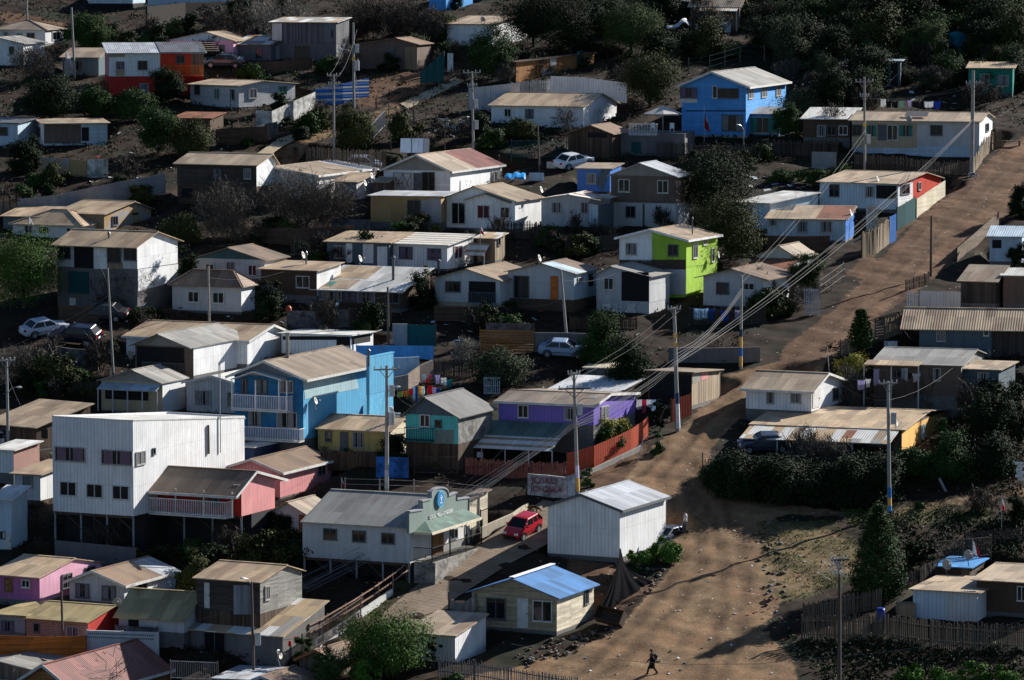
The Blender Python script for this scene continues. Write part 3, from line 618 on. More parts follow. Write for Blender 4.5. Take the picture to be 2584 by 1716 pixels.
H('B4', 'house', 'pale corrugated house with a bright white roof beside the big dark tree', -225, 25, 385, 690, 880, 36, roof=('mono', 612), wall='corr:lblue', rm='roof:wroof', win=[(-180, 735, -110, 800, 'd')])
h = HS['redside'] = H('B4', 'house', 'white corrugated house with a bright red side wall and glazed corner porch', 398, 978, 1300, 545, 735, 27, roof=('gs', 1180, 462), wall='corr:lblue', side='ply:red2', rm='roof:tan', g=760,
  win=[(470, 548, 546, 640, 'd'), (738, 562, 808, 645, 'c'), (820, 556, 972, 655, 'b')], spatch=[([(980, 560), (1092, 530), (1092, 690), (980, 732)], 'lap:white')],
  swin=[(1000, 545, 1065, 622, 'd'), (1130, 530, 1150, 590, 'c')], patch=[((812, 656, 976, 735), 'lap:white')])
h = HS['rusty'] = H('B4', 'house', 'low pale blue house with a half-rusted tan roof by the roadside fence', 8, 590, 690, 810, 968, 12, roof=('mono', 715), wall='corr:lblue', side='ply:blue2', rm='roof:tan', dep=6, g=980,
  win=[(22, 808, 75, 856, 'c'), (232, 822, 310, 906, 'c'), (407, 822, 488, 906, 'c')])
_p = h.W(0, h.L2, 0); h.zk = zat(_p.x, _p.y, px('B4', 0, 715)[1]); h.zk = min(h.zk, h.zt + 3)
roof_sheet(h, -.03, .38, .0, 1.0, 'roof:rust'); roof_sheet(h, .75, 1.02, .6, 1.02, 'roof:dgrey')
H('B4', 'house', 'small white gable shed roof above the rust-red roof by the road', -80, 225, 355, 1090, 1180, 22, roof=('gf', 100, 1010), wall='plaster:greyw', rm='roof:tan2', g=1190)
H('B4', 'shed', 'low rust-red roofed shed left of the roadside bush', -150, 130, 250, 1175, 1260, 24, dep=4, roof=('mono', 1090), wall='wood:gbrown', rm='roof:rust', cat='shed')
H('B4', 'shack', 'white shack under a roof of crumpled sheeting at the right edge', 1665, 1905, 0, 938, 1125, 12, dep=4, roof=('mono', None, .6), wall='ply:lblue', rm='roof:lblue', cat='shack', win=[(1686, 962, 1754, 1024, 'b')], g=1150)
H('B4', 'shed', 'dark wooden shed with a ribbed tan roof beside the white sheet fence', 1450, 1708, 1768, 1272, 1440, 20, dep=4, roof=('mono', 1162), wall='wood:woodd', rm='roof:tan2', cat='shed', g=1480)
H('B4', 'shack', 'brown board shack with a narrow white roof edge at the right border', 1765, 2060, 0, 1232, 1440, 12, dep=4, roof=('mono', None, .3), wall='ply:gbrown', rm='roof:wroof', cat='shack', g=1470)
# ---- right side
h = HS['rlong'] = H('C4', 'house', 'long dark house with a plain tan roof at the right edge', 1140, 2150, 2350, 418, 620, 10, dep=7, roof=('gs', None, 1.35), wall='ply:slate', rm='roof:tan', win=[(1268, 412, 1337, 508, 'c'), (1620, 422, 1663, 466, 'w')], ov=(.5, 1.6), patch=[((1680, 430, 2100, 620), 'wood:woodd')])
h = HS['rcorr'] = H('C4', 'house', 'brown house with a ribbed grey metal roof and washing under its porch', 800, 1452, 1625, 688, 915, 17, roof=('gs', 1552, 572), wall='ply:gbrown', side='stain:stained', rm='roof:gmetal', g=940,
  win=[(1246, 706, 1305, 802, 'c'), (938, 710, 1010, 780, 'd')], porch=[(760, 1165, 655, 690, 1.8, 'roof:tan', 3)], rail=[(800, 800, 1120, 905, 'dbrown', 1.4, 'flat:dbrown')])
H('C4', 'annex', '', 1468, 1732, 1855, 722, 930, 20, g=945, roof=('mono', 662), wall='hwood:slate', rm='roof:tan', win=[(1578, 738, 1664, 832, 'c')], into=None, name2='') if False else H('C4', 'house', 'small dark blue house with a low tan roof joined to the ribbed grey roof', 1468, 1732, 1855, 722, 930, 20, g=945, roof=('mono', 662), wall='hwood:slate', rm='roof:tan', win=[(1578, 738, 1664, 832, 'c')])
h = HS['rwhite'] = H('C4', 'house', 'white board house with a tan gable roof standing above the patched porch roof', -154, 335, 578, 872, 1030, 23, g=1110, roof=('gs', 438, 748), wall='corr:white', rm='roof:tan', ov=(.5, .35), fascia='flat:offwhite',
  win=[(2, 872, 60, 972, 'c'), (180, 878, 262, 968, 'c')], swin=[(343, 878, 394, 1000, 'W'), (493, 850, 533, 945, 'd')])
h = HS['ryellow'] = H('C4', 'house', 'low house with a yellow end wall and a porch roof of white and rusty sheets', -90, 1010, 1335, 1166, 1330, 19, roof=('gs', 1195, 1025), wall='ply:gbrown', side='plaster:yel2', gable='wood:gbrown', rm='roof:tan', ov=(.4, .4), g=1340,
  win=[(300, 1240, 380, 1320, 'd'), (650, 1245, 740, 1325, 'd')], swin=[(1150, 1128, 1184, 1232, 'W')], porch=[(-110, 1000, 1160, 1272, 3.6, 'patched:wroof', 5)])
# ---- middle, left
H('C1', 'house', 'wide flat tan roof of a dark house behind the big white building', -120, 335, 830, 1046, 1245, 36, roof=('mono', 838), wall='wood:dbrown', rm='roof:tan', g=1260, win=[(20, 1060, 100, 1130, 'd'), (380, 1060, 440, 1150, 'b')])
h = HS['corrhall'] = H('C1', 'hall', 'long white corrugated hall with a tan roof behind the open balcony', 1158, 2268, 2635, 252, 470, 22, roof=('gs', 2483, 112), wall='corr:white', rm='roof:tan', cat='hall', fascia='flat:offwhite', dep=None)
h = HS['openbal'] = H('C1', 'house', 'house with an open shaded balcony under a grey gable and a white corrugated side', 1242, 1776, 2245, 312, 575, 24, roof=('gf', 1482, 190), wall='ply:gbrown', side='corr:white', gable='ply:stained', rm='roof:gmetal', g=700, ov=(.9, .15),
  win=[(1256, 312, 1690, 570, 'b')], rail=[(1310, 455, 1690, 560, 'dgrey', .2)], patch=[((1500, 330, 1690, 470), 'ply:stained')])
h = HS['lowgrey'] = H('C1', 'house', 'grey house with a glazed awning front beside the white building', 930, 1492, 1700, 640, 915, 23, roof=('gf', 1230, 522), wall='plaster:beige', side='corr:white', gable='ply:stained', rm='roof:gmetal', g=935, ov=(.5, .15),
  win=[(965, 715, 1360, 795, 'b')], porch=[(940, 1480, 655, 715, 1.0, 'roof:lblue', 5)])
h = HS['greycorr'] = H('C1', 'house', 'grey corrugated gable house left of the blue house', 1710, 2185, 2300, 650, 920, 22, dep=9, roof=('gf', 1962, 580), wall='corr:greyw', rm='roof:wroof', fascia='flat:offwhite', win=[(1786, 706, 1934, 852, 'c'), (2082, 722, 2150, 862, 'c')])
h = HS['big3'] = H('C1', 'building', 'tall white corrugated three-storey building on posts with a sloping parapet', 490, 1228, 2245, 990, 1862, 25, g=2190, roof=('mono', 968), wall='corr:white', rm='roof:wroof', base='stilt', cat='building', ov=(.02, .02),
  win=[(505, 1226, 785, 1360, 'p'), (930, 1256, 1220, 1393, 'p'), (470, 15, 600, 128, 'w', 'D1'), (677, 33, 806, 144, 'w', 'D1'), (880, 46, 1012, 158, 'w', 'D1')], swin=[(1243, 1266, 1328, 1388, 'c'), (1394, 1236, 1420, 1296, 'd')])
_p = h.W(0, h.L2, 0); zk = zat(_p.x, _p.y, px('C1', 0, 968)[1]); q = MB()
for a0 in (-.02, h.L1 - .1): q.prism([h.W(a0, -.02, h.zt), h.W(a0, h.L2, zk), h.W(a0, h.L2, zk + .22), h.W(a0, -.02, h.zt + .1)], h.e1 * .1, 'corr:white')
q.prism([h.W(0, h.L2, zk), h.W(h.L1, h.L2, zk), h.W(h.L1, h.L2, zk + .22), h.W(0, h.L2, zk + .22)], h.e2 * .08, 'corr:white'); q.build('parapet', h.root, h.o)
q = MB(); q.bar(h.onS('C1', 1900, 1025) + h.nS * .1, h.onS('C1', 1905, 1290) + h.nS * .1, .14, .14, 'metal:dgrey'); q.build('flue', h.root, h.o)
q = MB(); q.bar(h.onS('C1', 2005, 450) + h.nS * .1, h.onS('C1', 2010, 1280) + h.nS * .1, .08, .08, 'metal:greyw'); q.build('mast', h.root, h.o)
H('C1', 'shed', 'white corrugated shed with a brick end wall at the left edge', -70, 128, 295, 1258, 1470, 24, roof=('mono', None, .25), wall='corr:white', side='brick:brick', rm='roof:wroof', cat='shed', dep=4, g=1560)
h = HS['tanleft'] = H('C1', 'house', 'small white corrugated house with a tan roof tucked against the big white building', 135, 372, 560, 1482, 1719, 22, roof=('mono', 1360), wall='corr:greyw', side='corr:white', rm='roof:tan', dep=6, g=1760, win=[(206, 1486, 300, 1600, 'c')], base='wood:dbrown')  # greyer front, white lit side: light put into the sheet colours
H('D1', 'house', 'pale flat-roofed house at the left edge in the shade of the big white building', -50, 90, 0, 155, 338, 14, dep=3.5, roof=('mono', None, .5), wall='plaster:lblue', rm='roof:wroof', g=545, win=[(0, 405, 45, 462, 'd'), (25, 410, 85, 545, 'W')], base='plaster:lblue')
# ---- middle
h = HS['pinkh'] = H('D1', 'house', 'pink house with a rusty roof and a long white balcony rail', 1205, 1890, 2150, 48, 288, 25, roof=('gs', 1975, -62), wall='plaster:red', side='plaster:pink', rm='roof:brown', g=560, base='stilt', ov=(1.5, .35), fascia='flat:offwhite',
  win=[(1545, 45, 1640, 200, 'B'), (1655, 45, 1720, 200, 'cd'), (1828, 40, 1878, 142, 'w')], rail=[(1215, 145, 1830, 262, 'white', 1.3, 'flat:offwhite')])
for i in range(4):
    q = MB(); a0 = h.L1 * (.02 + .32 * i); q.bar(h.W(a0, -1.2, h.zb), h.W(a0, -1.2, h.zt - .35), .1, .1, 'flat:offwhite'); q.build('porch_post', h.root, h.o)
h = HS['pinkw'] = H('C2', 'house', 'pink corrugated house with a brown roof behind the white balcony rail', -290, 225, 698, 1452, 1690, 24, roof=('gf', -28, 1342), wall='corr:pink', rm='roof:brown', fascia='flat:offwhite', ov=(.3, .4), swin=[(568, 1392, 634, 1482, 'd')], g=1700)
H('C2', 'annex', 'flat white-edged annex with a dark glazed band in front of the blue house', -180, -20, 482, 1232, 1330, 24, roof=('mono', 1128), wall='plaster:navy', side='corr:navy', rm='roof:wroof', cat='annex', g=1420, base='plaster:navy')
h = HS['bigblue'] = H('C2', 'house', 'large bright blue house with white balconies and a sloping pale side panel', -190, 440, 1105, 592, 1160, 24, roof=('gf', 95, 440), wall=M('lap', (.03, .18, .38)), side='corr:sky', gable='corr:grey', rm='roof:bbrown', fascia='flat:offwhite', ov=(.5, .55), g=1300,
  win=[(0, 606, 110, 742, 'cd'), (228, 616, 347, 730, 'c'), (-130, 600, -70, 740, 'cd'), (-60, 895, 50, 1042, 'c'), (197, 906, 382, 1052, 'c')], rail=[(-160, 745, 345, 878, 'white', 1.1, 'flat:offwhite'), (-120, 1040, 450, 1150, 'white', 1.0, 'flat:offwhite')],
  spatch=[([(430, 600), (905, 520), (945, 690), (452, 790)], 'corr:pale', 'side_panel')])
q = MB()
pa = h.onF('C2', -165, 600); pb = h.onF('C2', 40, 530); pc = h.onF('C2', 300, 605)
for a_, b_ in ((pa, pb), (pb, pc)): q.prism([a_, b_, b_ + h.nF * 1.3, a_ + h.nF * 1.3], V((0, 0, .08)), 'flat:offwhite')
q.build('porch_roof', h.root, h.o)
for x in (-160, 55, 268, 340):
    q = MB(); p = h.onF('C2', x, 880) + h.nF * 1.05; q.bar(p, V((p.x, p.y, h.onF('C2', x, 605).z)), .1, .1, 'flat:white'); q.build('porch_post', h.root, h.o)
H('C2', 'annex', '', 1030, 1046, 1265, 408, 750, 24, g=1110, roof=('mono', None, .0), wall='corr:sky', rm='flat:sky', into=h, ov=(.02, .02), base='flat:sky')
q = MB(); p = h.W(h.L1 * .5, h.L2 * .25, h.zt + .8); q.tube([p, p + V((0, 0, 2.2))], .14, 8, 'metal:gmetal'); q.tube([p + V((0, 0, 2.2)), p + V((0, 0, 2.4))], .2, 8, 'metal:gmetal'); q.build('chimney_pipe', h.ro, h.o)
h = HS['flatshed'] = H('C2', 'shed', 'open white corrugated shed with a thin flat roof behind the blue house', 238, 872, 1078, 207, 400, 20, roof=('mono', 172), wall='corr:white', rm='roof:wroof', cat='shed', patch=[((742, 215, 866, 300), 'flat:black'), ((250, 212, 742, 246), 'flat:black')], spatch=[([(876, 215), (1050, 190), (1050, 260), (876, 290)], 'flat:black')])  # black patches put in for the dark gap under the roof
h = HS['yellow'] = H('C2', 'house', 'small yellow house with a tan roof behind the utility pole', 572, 1227, 1480, 1084, 1278, 21, roof=('gs', 1368, 958), wall='ply:yellow', side='ply:cream', rm='roof:tan', g=1330, ov=(.3, .25),
  win=[(638, 1080, 695, 1176, 'd'), (775, 1090, 850, 1266, 'D'), (888, 1088, 990, 1236, 'c')])
h = HS['teal'] = H('C2', 'house', 'turquoise house with a stained grey side wall and a dark ribbed roof', 1376, 1858, 2170, 948, 1202, 24, roof=('gf', 1560, 772), wall='corr:teal', side='stain:stained', gable='ply:slate', rm='roof:droof', g=1440, base='wood:dbrown', ov=(.45, .3),
  win=[(1508, 930, 1600, 1042, 'w'), (1643, 978, 1708, 1052, 'd')], rail=[(1385, 1050, 1640, 1160, 'tealdk', .5, 'flat:tealdk')], patch=[((1645, 1070, 1815, 1195), 'plaster:vgreen')])
h = HS['purple'] = H('C3', 'house', 'purple house with white windows and a long sheet porch roof', -115, 755, 1135, 842, 1030, 22, roof=('gs', 885, 745), wall='corr:purple', side='corr:purple', rm='roof:tan2', fascia='flat:offwhite', g=1290,
  win=[(62, 842, 160, 960, 'w'), (490, 866, 600, 980, 'c')], swin=[(820, 852, 885, 970, 'c')], porch=[(-500, 560, 1010, 1262, 4.6, 'roof:roofg', 6)])
A_, B_ = h.onF('C3', 560, 1010), h.onF('C3', -500, 1010); q = MB()
p0, p1 = A_ + h.nF * 4.0, B_ + h.nF * 4.0
def pz(p, d):
    o_ = A_ + h.nF * 4.6; zo = zat(o_.x, o_.y, px('C3', 0, 1262)[1]); return A_.z + (zo - A_.z) * d / 4.6
q.prism([V((*(A_ + h.nF * 2.6).xy, pz(0, 2.6) + .03)), V((*(B_ + h.nF * 2.6).xy, pz(0, 2.6) + .03)), V((*(B_ + h.nF * 4.75).xy, pz(0, 4.75) + .03)), V((*(A_ + h.nF * 4.75).xy, pz(0, 4.75) + .03))], V((0, 0, -.015)), 'stripes:white'); q.build('roof_sheet', h.root, h.o)
H('C3', 'shed', 'low shed with a dazzling white sheet roof behind the purple house', 345, 940, 1192, 741, 840, 27, roof=('mono', 606), wall='wood:dbrown', rm='roof:white', cat='shed')
H('C3', 'shed', 'little shed with a grey sheet roof under the round dark bushes', 690, 945, 0, 505, 560, 14, dep=3, roof=('mono', 460), wall='corr:slate', rm='roof:cream', cat='shed')
h = HS['roadshed'] = H('C3', 'shed', 'open shed with a weathered board side at the road bend', 1255, 1656, 1810, 545, 850, 22, roof=('mono', 522), wall='wood:dbrown', side='wood:woodl', rm='roof:tan2', cat='shed', dep=7, g=880, win=[(1270, 560, 1650, 840, 'b')], spatch=[([(1660, 545), (1735, 540), (1735, 620), (1660, 650)], 'corr:gmetal'), ([(1740, 538), (1805, 530), (1805, 600), (1740, 618)], 'corr:pink')])
h = HS['villa'] = H('D2', 'hall', 'grey community hall with a stepped gable facade and round blue emblem', 368, 1206, 1640, 372, 656, 23, roof=('gs', 1425, 128), wall='plaster:greyw', side='plaster:offwhite', rm='roof:gmetal', base='stilt', cat='hall', g=800, ov=(.3, .05),
  win=[(532, 382, 637, 470, 'd'), (757, 398, 863, 488, 'd'), (985, 418, 1088, 502, 'd')], swin=[(1375, 425, 1465, 600, 'B'), (1516, 388, 1574, 466, 'd'), (1632, 365, 1668, 425, 'W')])
H('D2', 'annex', 'white lean-to with a tan roof behind the community hall', 1600, 1642, 1815, 165, 410, 23, roof=('mono', None, .3), wall='corr:cream', side='corr:cream', rm='roof:tan2', cat='lean-to', g=430)
H('D2', 'house', 'small white gable house with brown doors left of the community hall', 135, 392, 575, 262, 445, 24, roof=('gf', 258, 180), wall='plaster:offwhite', rm='roof:tan2', win=[(150, 275, 205, 430, 'B'), (210, 290, 280, 400, 'b'), (340, 275, 380, 430, 'B')])
h = HS['shed'] = H('D3', 'shed', 'large windowless white corrugated shed with a light metal roof at the crossroads', 285, 849, 1208, 238, 612, 25, roof=('gf', 548, 118), wall='corr:white', rm='roof:metal', base='plaster:concd', cat='shed', g=648, ov=(.25, .3), fascia='flat:dgrey')
h = HS['cabin'] = H('D3', 'cabin', 'new timber cabin with a bright blue metal roof', -308, 357, 645, 918, 1190, 24, roof=('gf', 20, 776), wall='hwood:beige', side='hwood:cream', rm='roof:roofblue', base='plaster:concd', cat='cabin', g=1215, ov=(.35, .35),
  win=[(-193, 925, -41, 1090, 'd'), (170, 946, 322, 1110, 'w'), (50, 930, 134, 1160, 'W')], swin=[(570, 862, 600, 974, 'd')])
q = MB(); A_ = h.onF('D3', 20, 776); q.bar(A_ - h.nF * -.4 + V((0, 0, .16)), A_ + h.e2 * (h.L2 + .3) + V((0, 0, .16)), .4, .06, 'flat:white'); q.build('ridge_cap', h.ro, h.o)
h = HS['tanshed'] = H('D2', 'shed', 'white metal shed with a broad tan roof beside the round green tree', 1190, 1560, 1800, 1222, 1436, 24, roof=('mono', 1060), wall='corr:greyw', side='corr:white', rm='roof:tan', cat='shed', ov=(.25, .2))  # shaded front gets a greyer copy of the white sheet
# ---- bottom left
h = HS['pinkbl'] = H('D1', 'house', 'pink house with shaded front coloured purple and a window grille at the bottom left edge', -70, 312, 795, 766, 955, 27, roof=('gs', 575, 622), wall='plaster:magenta', side='plaster:pinkl', rm='roof:tan', ov=(.3, .15), win=[(35, 770, 100, 880, 'B'), (172, 782, 237, 846, 'w')], swin=[(482, 735, 560, 850, 'd'), (662, 680, 740, 725, 'd')], g=1000)  # purplish front: shade on the pink wall put into the colour
h = HS['brownbl'] = H('D1', 'house', 'white gable house with a brown and silver roof above the brick house', 545, 972, 1375, 822, 968, 25, roof=('gf', 737, 716, 'roof:metal', .68), wall='plaster:greyw', side='plaster:white', rm='roof:brown', fascia='flat:offwhite', win=[(593, 812, 700, 924, 'cd'), (798, 830, 907, 944, 'cd')], swin=[(1072, 802, 1145, 886, 'd')], g=1010)  # front plaster greyed for its shade, lit side left white
h = HS['yelroof'] = H('D1', 'house', 'white house under a mossy yellowish roof with a dark doorway', 930, 1440, 1640, 1088, 1200, 20, roof=('gs', 1560, 885), wall='plaster:greyw', rm='roof:yroof', g=1300, win=[(1005, 1095, 1085, 1235, 'b')], dep=7)
h = HS['brickh'] = H('D1', 'house', 'red brick house with a shaded roof and a lit tan roof edge', 205, 690, 985, 1108, 1275, 24, roof=('gs', 880, 990), wall='brick:brick', side='plaster:red', rm='roof:yroof', win=[(522, 1146, 620, 1270, 'p'), (265, 1122, 310, 1192, 'd')], g=1320, ov=(.5, .25))
H('D1', 'house', 'low grey house with a sliver of lit tan roof left of the brick house', -40, 196, 300, 1066, 1200, 22, dep=6, roof=('mono', 962), wall='plaster:grey', rm='roof:yroof', win=[(10, 1102, 110, 1192, 'pd')], g=1240)
h = HS['woodtall'] = H('D1', 'house', 'tall weathered wooden house with a tan roof and bare board side', 1540, 2036, 2362, 802, 1052, 26, roof=('gs', 2228, 674), wall='hwood:woodd', side='hwood:stained', rm='roof:tan', g=1330, base='wood:dbrown', ov=(.3, .2),
  win=[(1600, 806, 1640, 1004, 'W')], patch=[((1826, 826, 1965, 1055), 'wood:grey')], swin=[(2068, 830, 2106, 940, 'c')])
h = HS['gatehouse'] = H('D2', 'house', 'low grey house with a patched tan roof and a barred gate by the sloping rail', -510, 212, 540, 1218, 1390, 26, roof=('mono', 958), wall='plaster:concd', rm='patched:tan', ov=(.4, .3), win=[(-402, 1190, -232, 1372, 'd')], g=1400)
h = HS['redbl'] = H('D1', 'house', 'orange house with a dull red ribbed roof in the bottom left corner', 80, 612, 1320, 1672, 1900, 27, roof=('gf', 345, 1450), wall='hwood:ochre', rm='roof:rbrown', fascia='flat:offwhite', ov=(.3, .35))
H('D1', 'shed', 'small shed with a streaked grey metal roof left of the red roof', -250, 255, 550, 1482, 1600, 25, roof=('gf', 5, 1420), wall='wood:wood', rm='roof:gmetal', cat='shed')
H('D1', 'shed', 'shed with a bright white roof filling the bottom left corner', -330, 440, 560, 1655, 1760, -12 if False else 12, dep=9, roof=('mono', 1500), wall='plaster:white', rm='roof:white', cat='shed')
H('D1', 'shed', 'low bluish metal roof at the bottom edge beside the barred fence', 1690, 2150, 0, 1575, 1700, 14, dep=6, roof=('mono', 1480), wall='corr:grey', rm='roof:metal', cat='shed')
H('D2', 'shed', 'small brown roof with a red edge beneath the round green tree', 345, 640, 850, 1420, 1540, 26, roof=('gf', 480, 1335), wall='wood:wood', rm='roof:brown', fascia='flat:rust', cat='shed')
H('D2', 'shed', 'low brown roof with a white gutter at the bottom edge', -80, 250, 480, 1620, 1740, 25, roof=('gf', 60, 1540), wall='wood:wood', rm='roof:brown', fascia='flat:greyw', cat='shed')
# ---- bottom right
h = HS['rsh'] = H('D4', 'shed', 'white board shed with a tan roof behind the long picket fence', 1145, 1647, 1860, 888, 1112, 21, roof=('mono', 778), wall='corr:lblue', side='corr:white', rm='roof:tan', cat='shed', ov=(.3, .3), patch=[((1402, 870, 1640, 1108), 'corr:greyw', 'door')])
H('D4', 'house', 'dark house with a tan roof behind the white board shed at the right edge', 1640, 2230, 2600, 812, 1060, 22, g=1090, roof=('gs', 2400, 690), wall='ply:dbrown', rm='roof:tan', dep=8, win=[(1960, 832, 2035, 950, 'w')], ov=(.6, .3))
H('D4', 'shed', 'low shed with a bright blue corrugated roof behind the picket fence', 1340, 1590, 1680, 690, 760, 22, dep=4, roof=('mono', 620), wall='wood:dbrown', rm='roof:bluep', cat='shed')
# ================================================================ ground
FPA = np.array(FP)
def ground_z(x, y, noise_amp=None):
    x = np.asarray(x, float); y = np.asarray(y, float)
    z = _g0.z + (y - _g0.y) * SL
    n = .10 * np.sin(x * .9 + 1.3 * np.sin(y * .35)) * np.sin(y * .8 + x * .2) + .05 * np.sin(2.3 * x + y) * np.sin(1.9 * y - x)
    z = z + n - .06
    for f in FPA:
        dx, dy = x - f[0], y - f[1]
        a = dx * f[2] + dy * f[3]; b = dx * f[5] + dy * f[6]
        d = np.hypot(np.maximum(np.maximum(-a, a - f[4]), 0), np.maximum(np.maximum(-b, b - f[7]), 0))
        z = np.minimum(z, f[8] + np.maximum(0, d - .4) * 1.0)
    return z
def pt(fr, x, y, lift=0.0):
    """ground point seen at that place"""
    p = gp(*px(fr, x, y)); p.z = min(p.z, float(ground_z(p.x, p.y))) + lift
    return p
def inpoly(u, v, poly):
    r = np.zeros(u.shape, bool); n = len(poly)
    for i in range(n):
        x0, y0 = poly[i]; x1, y1 = poly[(i + 1) % n]
        if y0 == y1: continue
        c = ((y0 > v) != (y1 > v)) & (u < (x1 - x0) * (v - y0) / (y1 - y0) + x0)
        r ^= c
    return r
ROAD = [(2600, 330), (2540, 378), (2478, 445), (2405, 510), (2340, 570), (2298, 610), (2255, 668), (2210, 725), (2140, 790), (2055, 855), (1975, 905), (1815, 945), (1752, 1040), (1703, 1085), (1650, 1118), (1600, 1170), (1555, 1225), (1500, 1290),
        (1690, 1330), (1720, 1390), (1690, 1430), (1640, 1490), (1580, 1555), (1458, 1635), (1290, 1680), (1180, 1700), (1100, 1800), (2040, 1800), (1990, 1640), (1925, 1590), (1960, 1520), (2060, 1480), (2130, 1450), (2190, 1400), (2100, 1330), (1935, 1310), (1990, 1290), (2110, 1300), (2260, 1298), (2400, 1270), (2640, 1235), (2640, 1215), (2420, 1252), (2250, 1284), (2100, 1285), (1960, 1265), (1850, 1215), (1790, 1160),
        (1794, 1126), (1840, 1075), (1882, 1032), (1960, 990), (2035, 945), (2096, 900), (2150, 852), (2211, 795), (2285, 723), (2353, 690), (2414, 642), (2461, 604), (2522, 550), (2566, 470), (2600, 395)]
STREET = [(830, 1640), (930, 1560), (1040, 1470), (1130, 1395), (1240, 1330), (1300, 1270), (1500, 1270), (1480, 1300), (1395, 1395), (1290, 1410), (1180, 1450), (1060, 1540), (960, 1600), (900, 1680)]
RED = [[(2620, 320), (2532, 364), (2461, 430), (2316, 550), (2225, 645), (2110, 770), (2030, 832), (1970, 880), (1980, 930), (2096, 905), (2211, 800), (2353, 700), (2461, 610), (2530, 550), (2620, 400)], [(1470, 1200), (1570, 1130), (1640, 1110), (1560, 1230), (1500, 1240)], [(2300, 720), (2130, 690), (2360, 460), (2584, 380), (2584, 330), (2450, 430), (2300, 560), (2200, 640)], [(1900, 985), (1990, 870), (2120, 850), (1980, 960)], [(0, 20), (170, 55), (160, 70), (0, 50)], [(890, 190), (1080, 170), (1060, 260), (900, 270)], [(1440, 1400), (1600, 1430), (1650, 1480), (1560, 1540), (1400, 1490)]]
GRASS = [[(1905, 1310), (2100, 1310), (2190, 1380), (2130, 1470), (1990, 1520), (1930, 1480)], [(2120, 1290), (2500, 1270), (2500, 1310), (2150, 1330)], [(1020, 1440), (1180, 1360), (1200, 1380), (960, 1560), (880, 1640), (850, 1620)], [(2260, 1430), (2380, 1410), (2380, 1460), (2260, 1480)]]
PATHL = [(620, 400), (700, 345), (830, 315), (1000, 260), (1120, 205), (1190, 200), (1000, 280), (820, 345), (690, 395), (640, 420)]
def soft(u, v, poly, k=9):
    acc = np.zeros(u.shape)
    rs = np.random.RandomState(3)
    for i in range(k):
        du, dv = rs.normal(0, 14), rs.normal(0, 7)
        acc += inpoly(u + du, v + dv, poly)
    return acc / k
def ground_material():
    m, nt, b = base_mat('hillside_soil', .95, .15); g = G(nt)
    at_ = g.n('ShaderNodeAttribute', attribute_name='soil'); sx = g.n('ShaderNodeSeparateXYZ'); g.l.new(at_.outputs['Vector'], sx.inputs[0])
    tc = g.n('ShaderNodeTexCoord').outputs['Object']
    ln = g.noise(tc, .25, 5); md = g.noise(tc, 1.3, 5); fn = g.noise(tc, 6., 4)
    mp = g.n('ShaderNodeMapping', vector_type='TEXTURE'); g.l.new(tc, mp.inputs[0]); mp.inputs['Rotation'].default_value = (0, 0, rad(66)); mp.inputs['Scale'].default_value = (16, 1.5, 1)
    trk = g.noise(mp.outputs[0], 1.0, 4)
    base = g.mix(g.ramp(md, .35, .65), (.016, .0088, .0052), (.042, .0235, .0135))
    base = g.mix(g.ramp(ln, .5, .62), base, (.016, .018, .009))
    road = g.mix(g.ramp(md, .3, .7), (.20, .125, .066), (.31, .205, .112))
    road = g.mix(g.math('MULTIPLY', g.ramp(trk, .5, .7), .6), road, (.15, .085, .044))
    road = g.mix(g.math('MULTIPLY', g.ramp(ln, .45, .62), .55), road, (.20, .105, .055))
    red = g.mix(g.ramp(md, .3, .7), (.115, .056, .031), (.19, .105, .060))
    grass = g.mix(g.ramp(fn, .35, .65), (.045, .065, .02), (.15, .115, .05))
    nz = g.math('MULTIPLY', g.math('SUBTRACT', md, .5), .9)
    def msk(s): return g.ramp(g.math('ADD', s, nz), .35, .65)
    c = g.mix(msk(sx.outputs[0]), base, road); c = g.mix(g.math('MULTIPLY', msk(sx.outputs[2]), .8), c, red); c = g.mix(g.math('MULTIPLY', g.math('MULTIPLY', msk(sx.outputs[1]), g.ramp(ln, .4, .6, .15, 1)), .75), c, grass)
    ru = g.n('ShaderNodeAttribute', attribute_name='rut').outputs['Fac']
    tr2 = g.ramp(trk, .36, .64, .74, 1.2); c = g.mix(sx.outputs[0], c, g.mix(1.0, c, g.vec(tr2, tr2, tr2), 'MULTIPLY'))
    c = g.mix(g.math('MULTIPLY', ru, g.ramp(md, .35, .6, .25, .85)), c, (.075, .042, .024))
    sp = g.n('ShaderNodeTexVoronoi'); g.l.new(tc, sp.inputs[0]); sp.inputs['Scale'].default_value = 1.7
    wn = g.n('ShaderNodeTexWhiteNoise', noise_dimensions='3D'); g.l.new(sp.outputs['Position'], wn.inputs[0])
    peb = g.math('MULTIPLY', g.math('LESS_THAN', sp.outputs['Distance'], .14), g.math('GREATER_THAN', wn.outputs[0], .80))
    c = g.mix(g.math('MULTIPLY', peb, .8), c, (.5, .46, .40))
    t = g.math('MULTIPLY', g.ramp(fn, .3, .7, .74, 1.22), g.ramp(ln, .3, .7, .82, 1.12))
    t = g.math('MULTIPLY', t, g.ramp(g.noise(tc, 17., 3), .35, .65, .84, 1.14))
    g.l.new(g.mix(1.0, c, g.vec(t, t, t), 'MULTIPLY'), b.inputs['Base Color'])
    g.bump(b, g.math('ADD', g.math('ADD', g.math('MULTIPLY', md, .6), g.math('MULTIPLY', fn, .3)), g.math('MULTIPLY', trk, .4)), .4, .16)
    return m
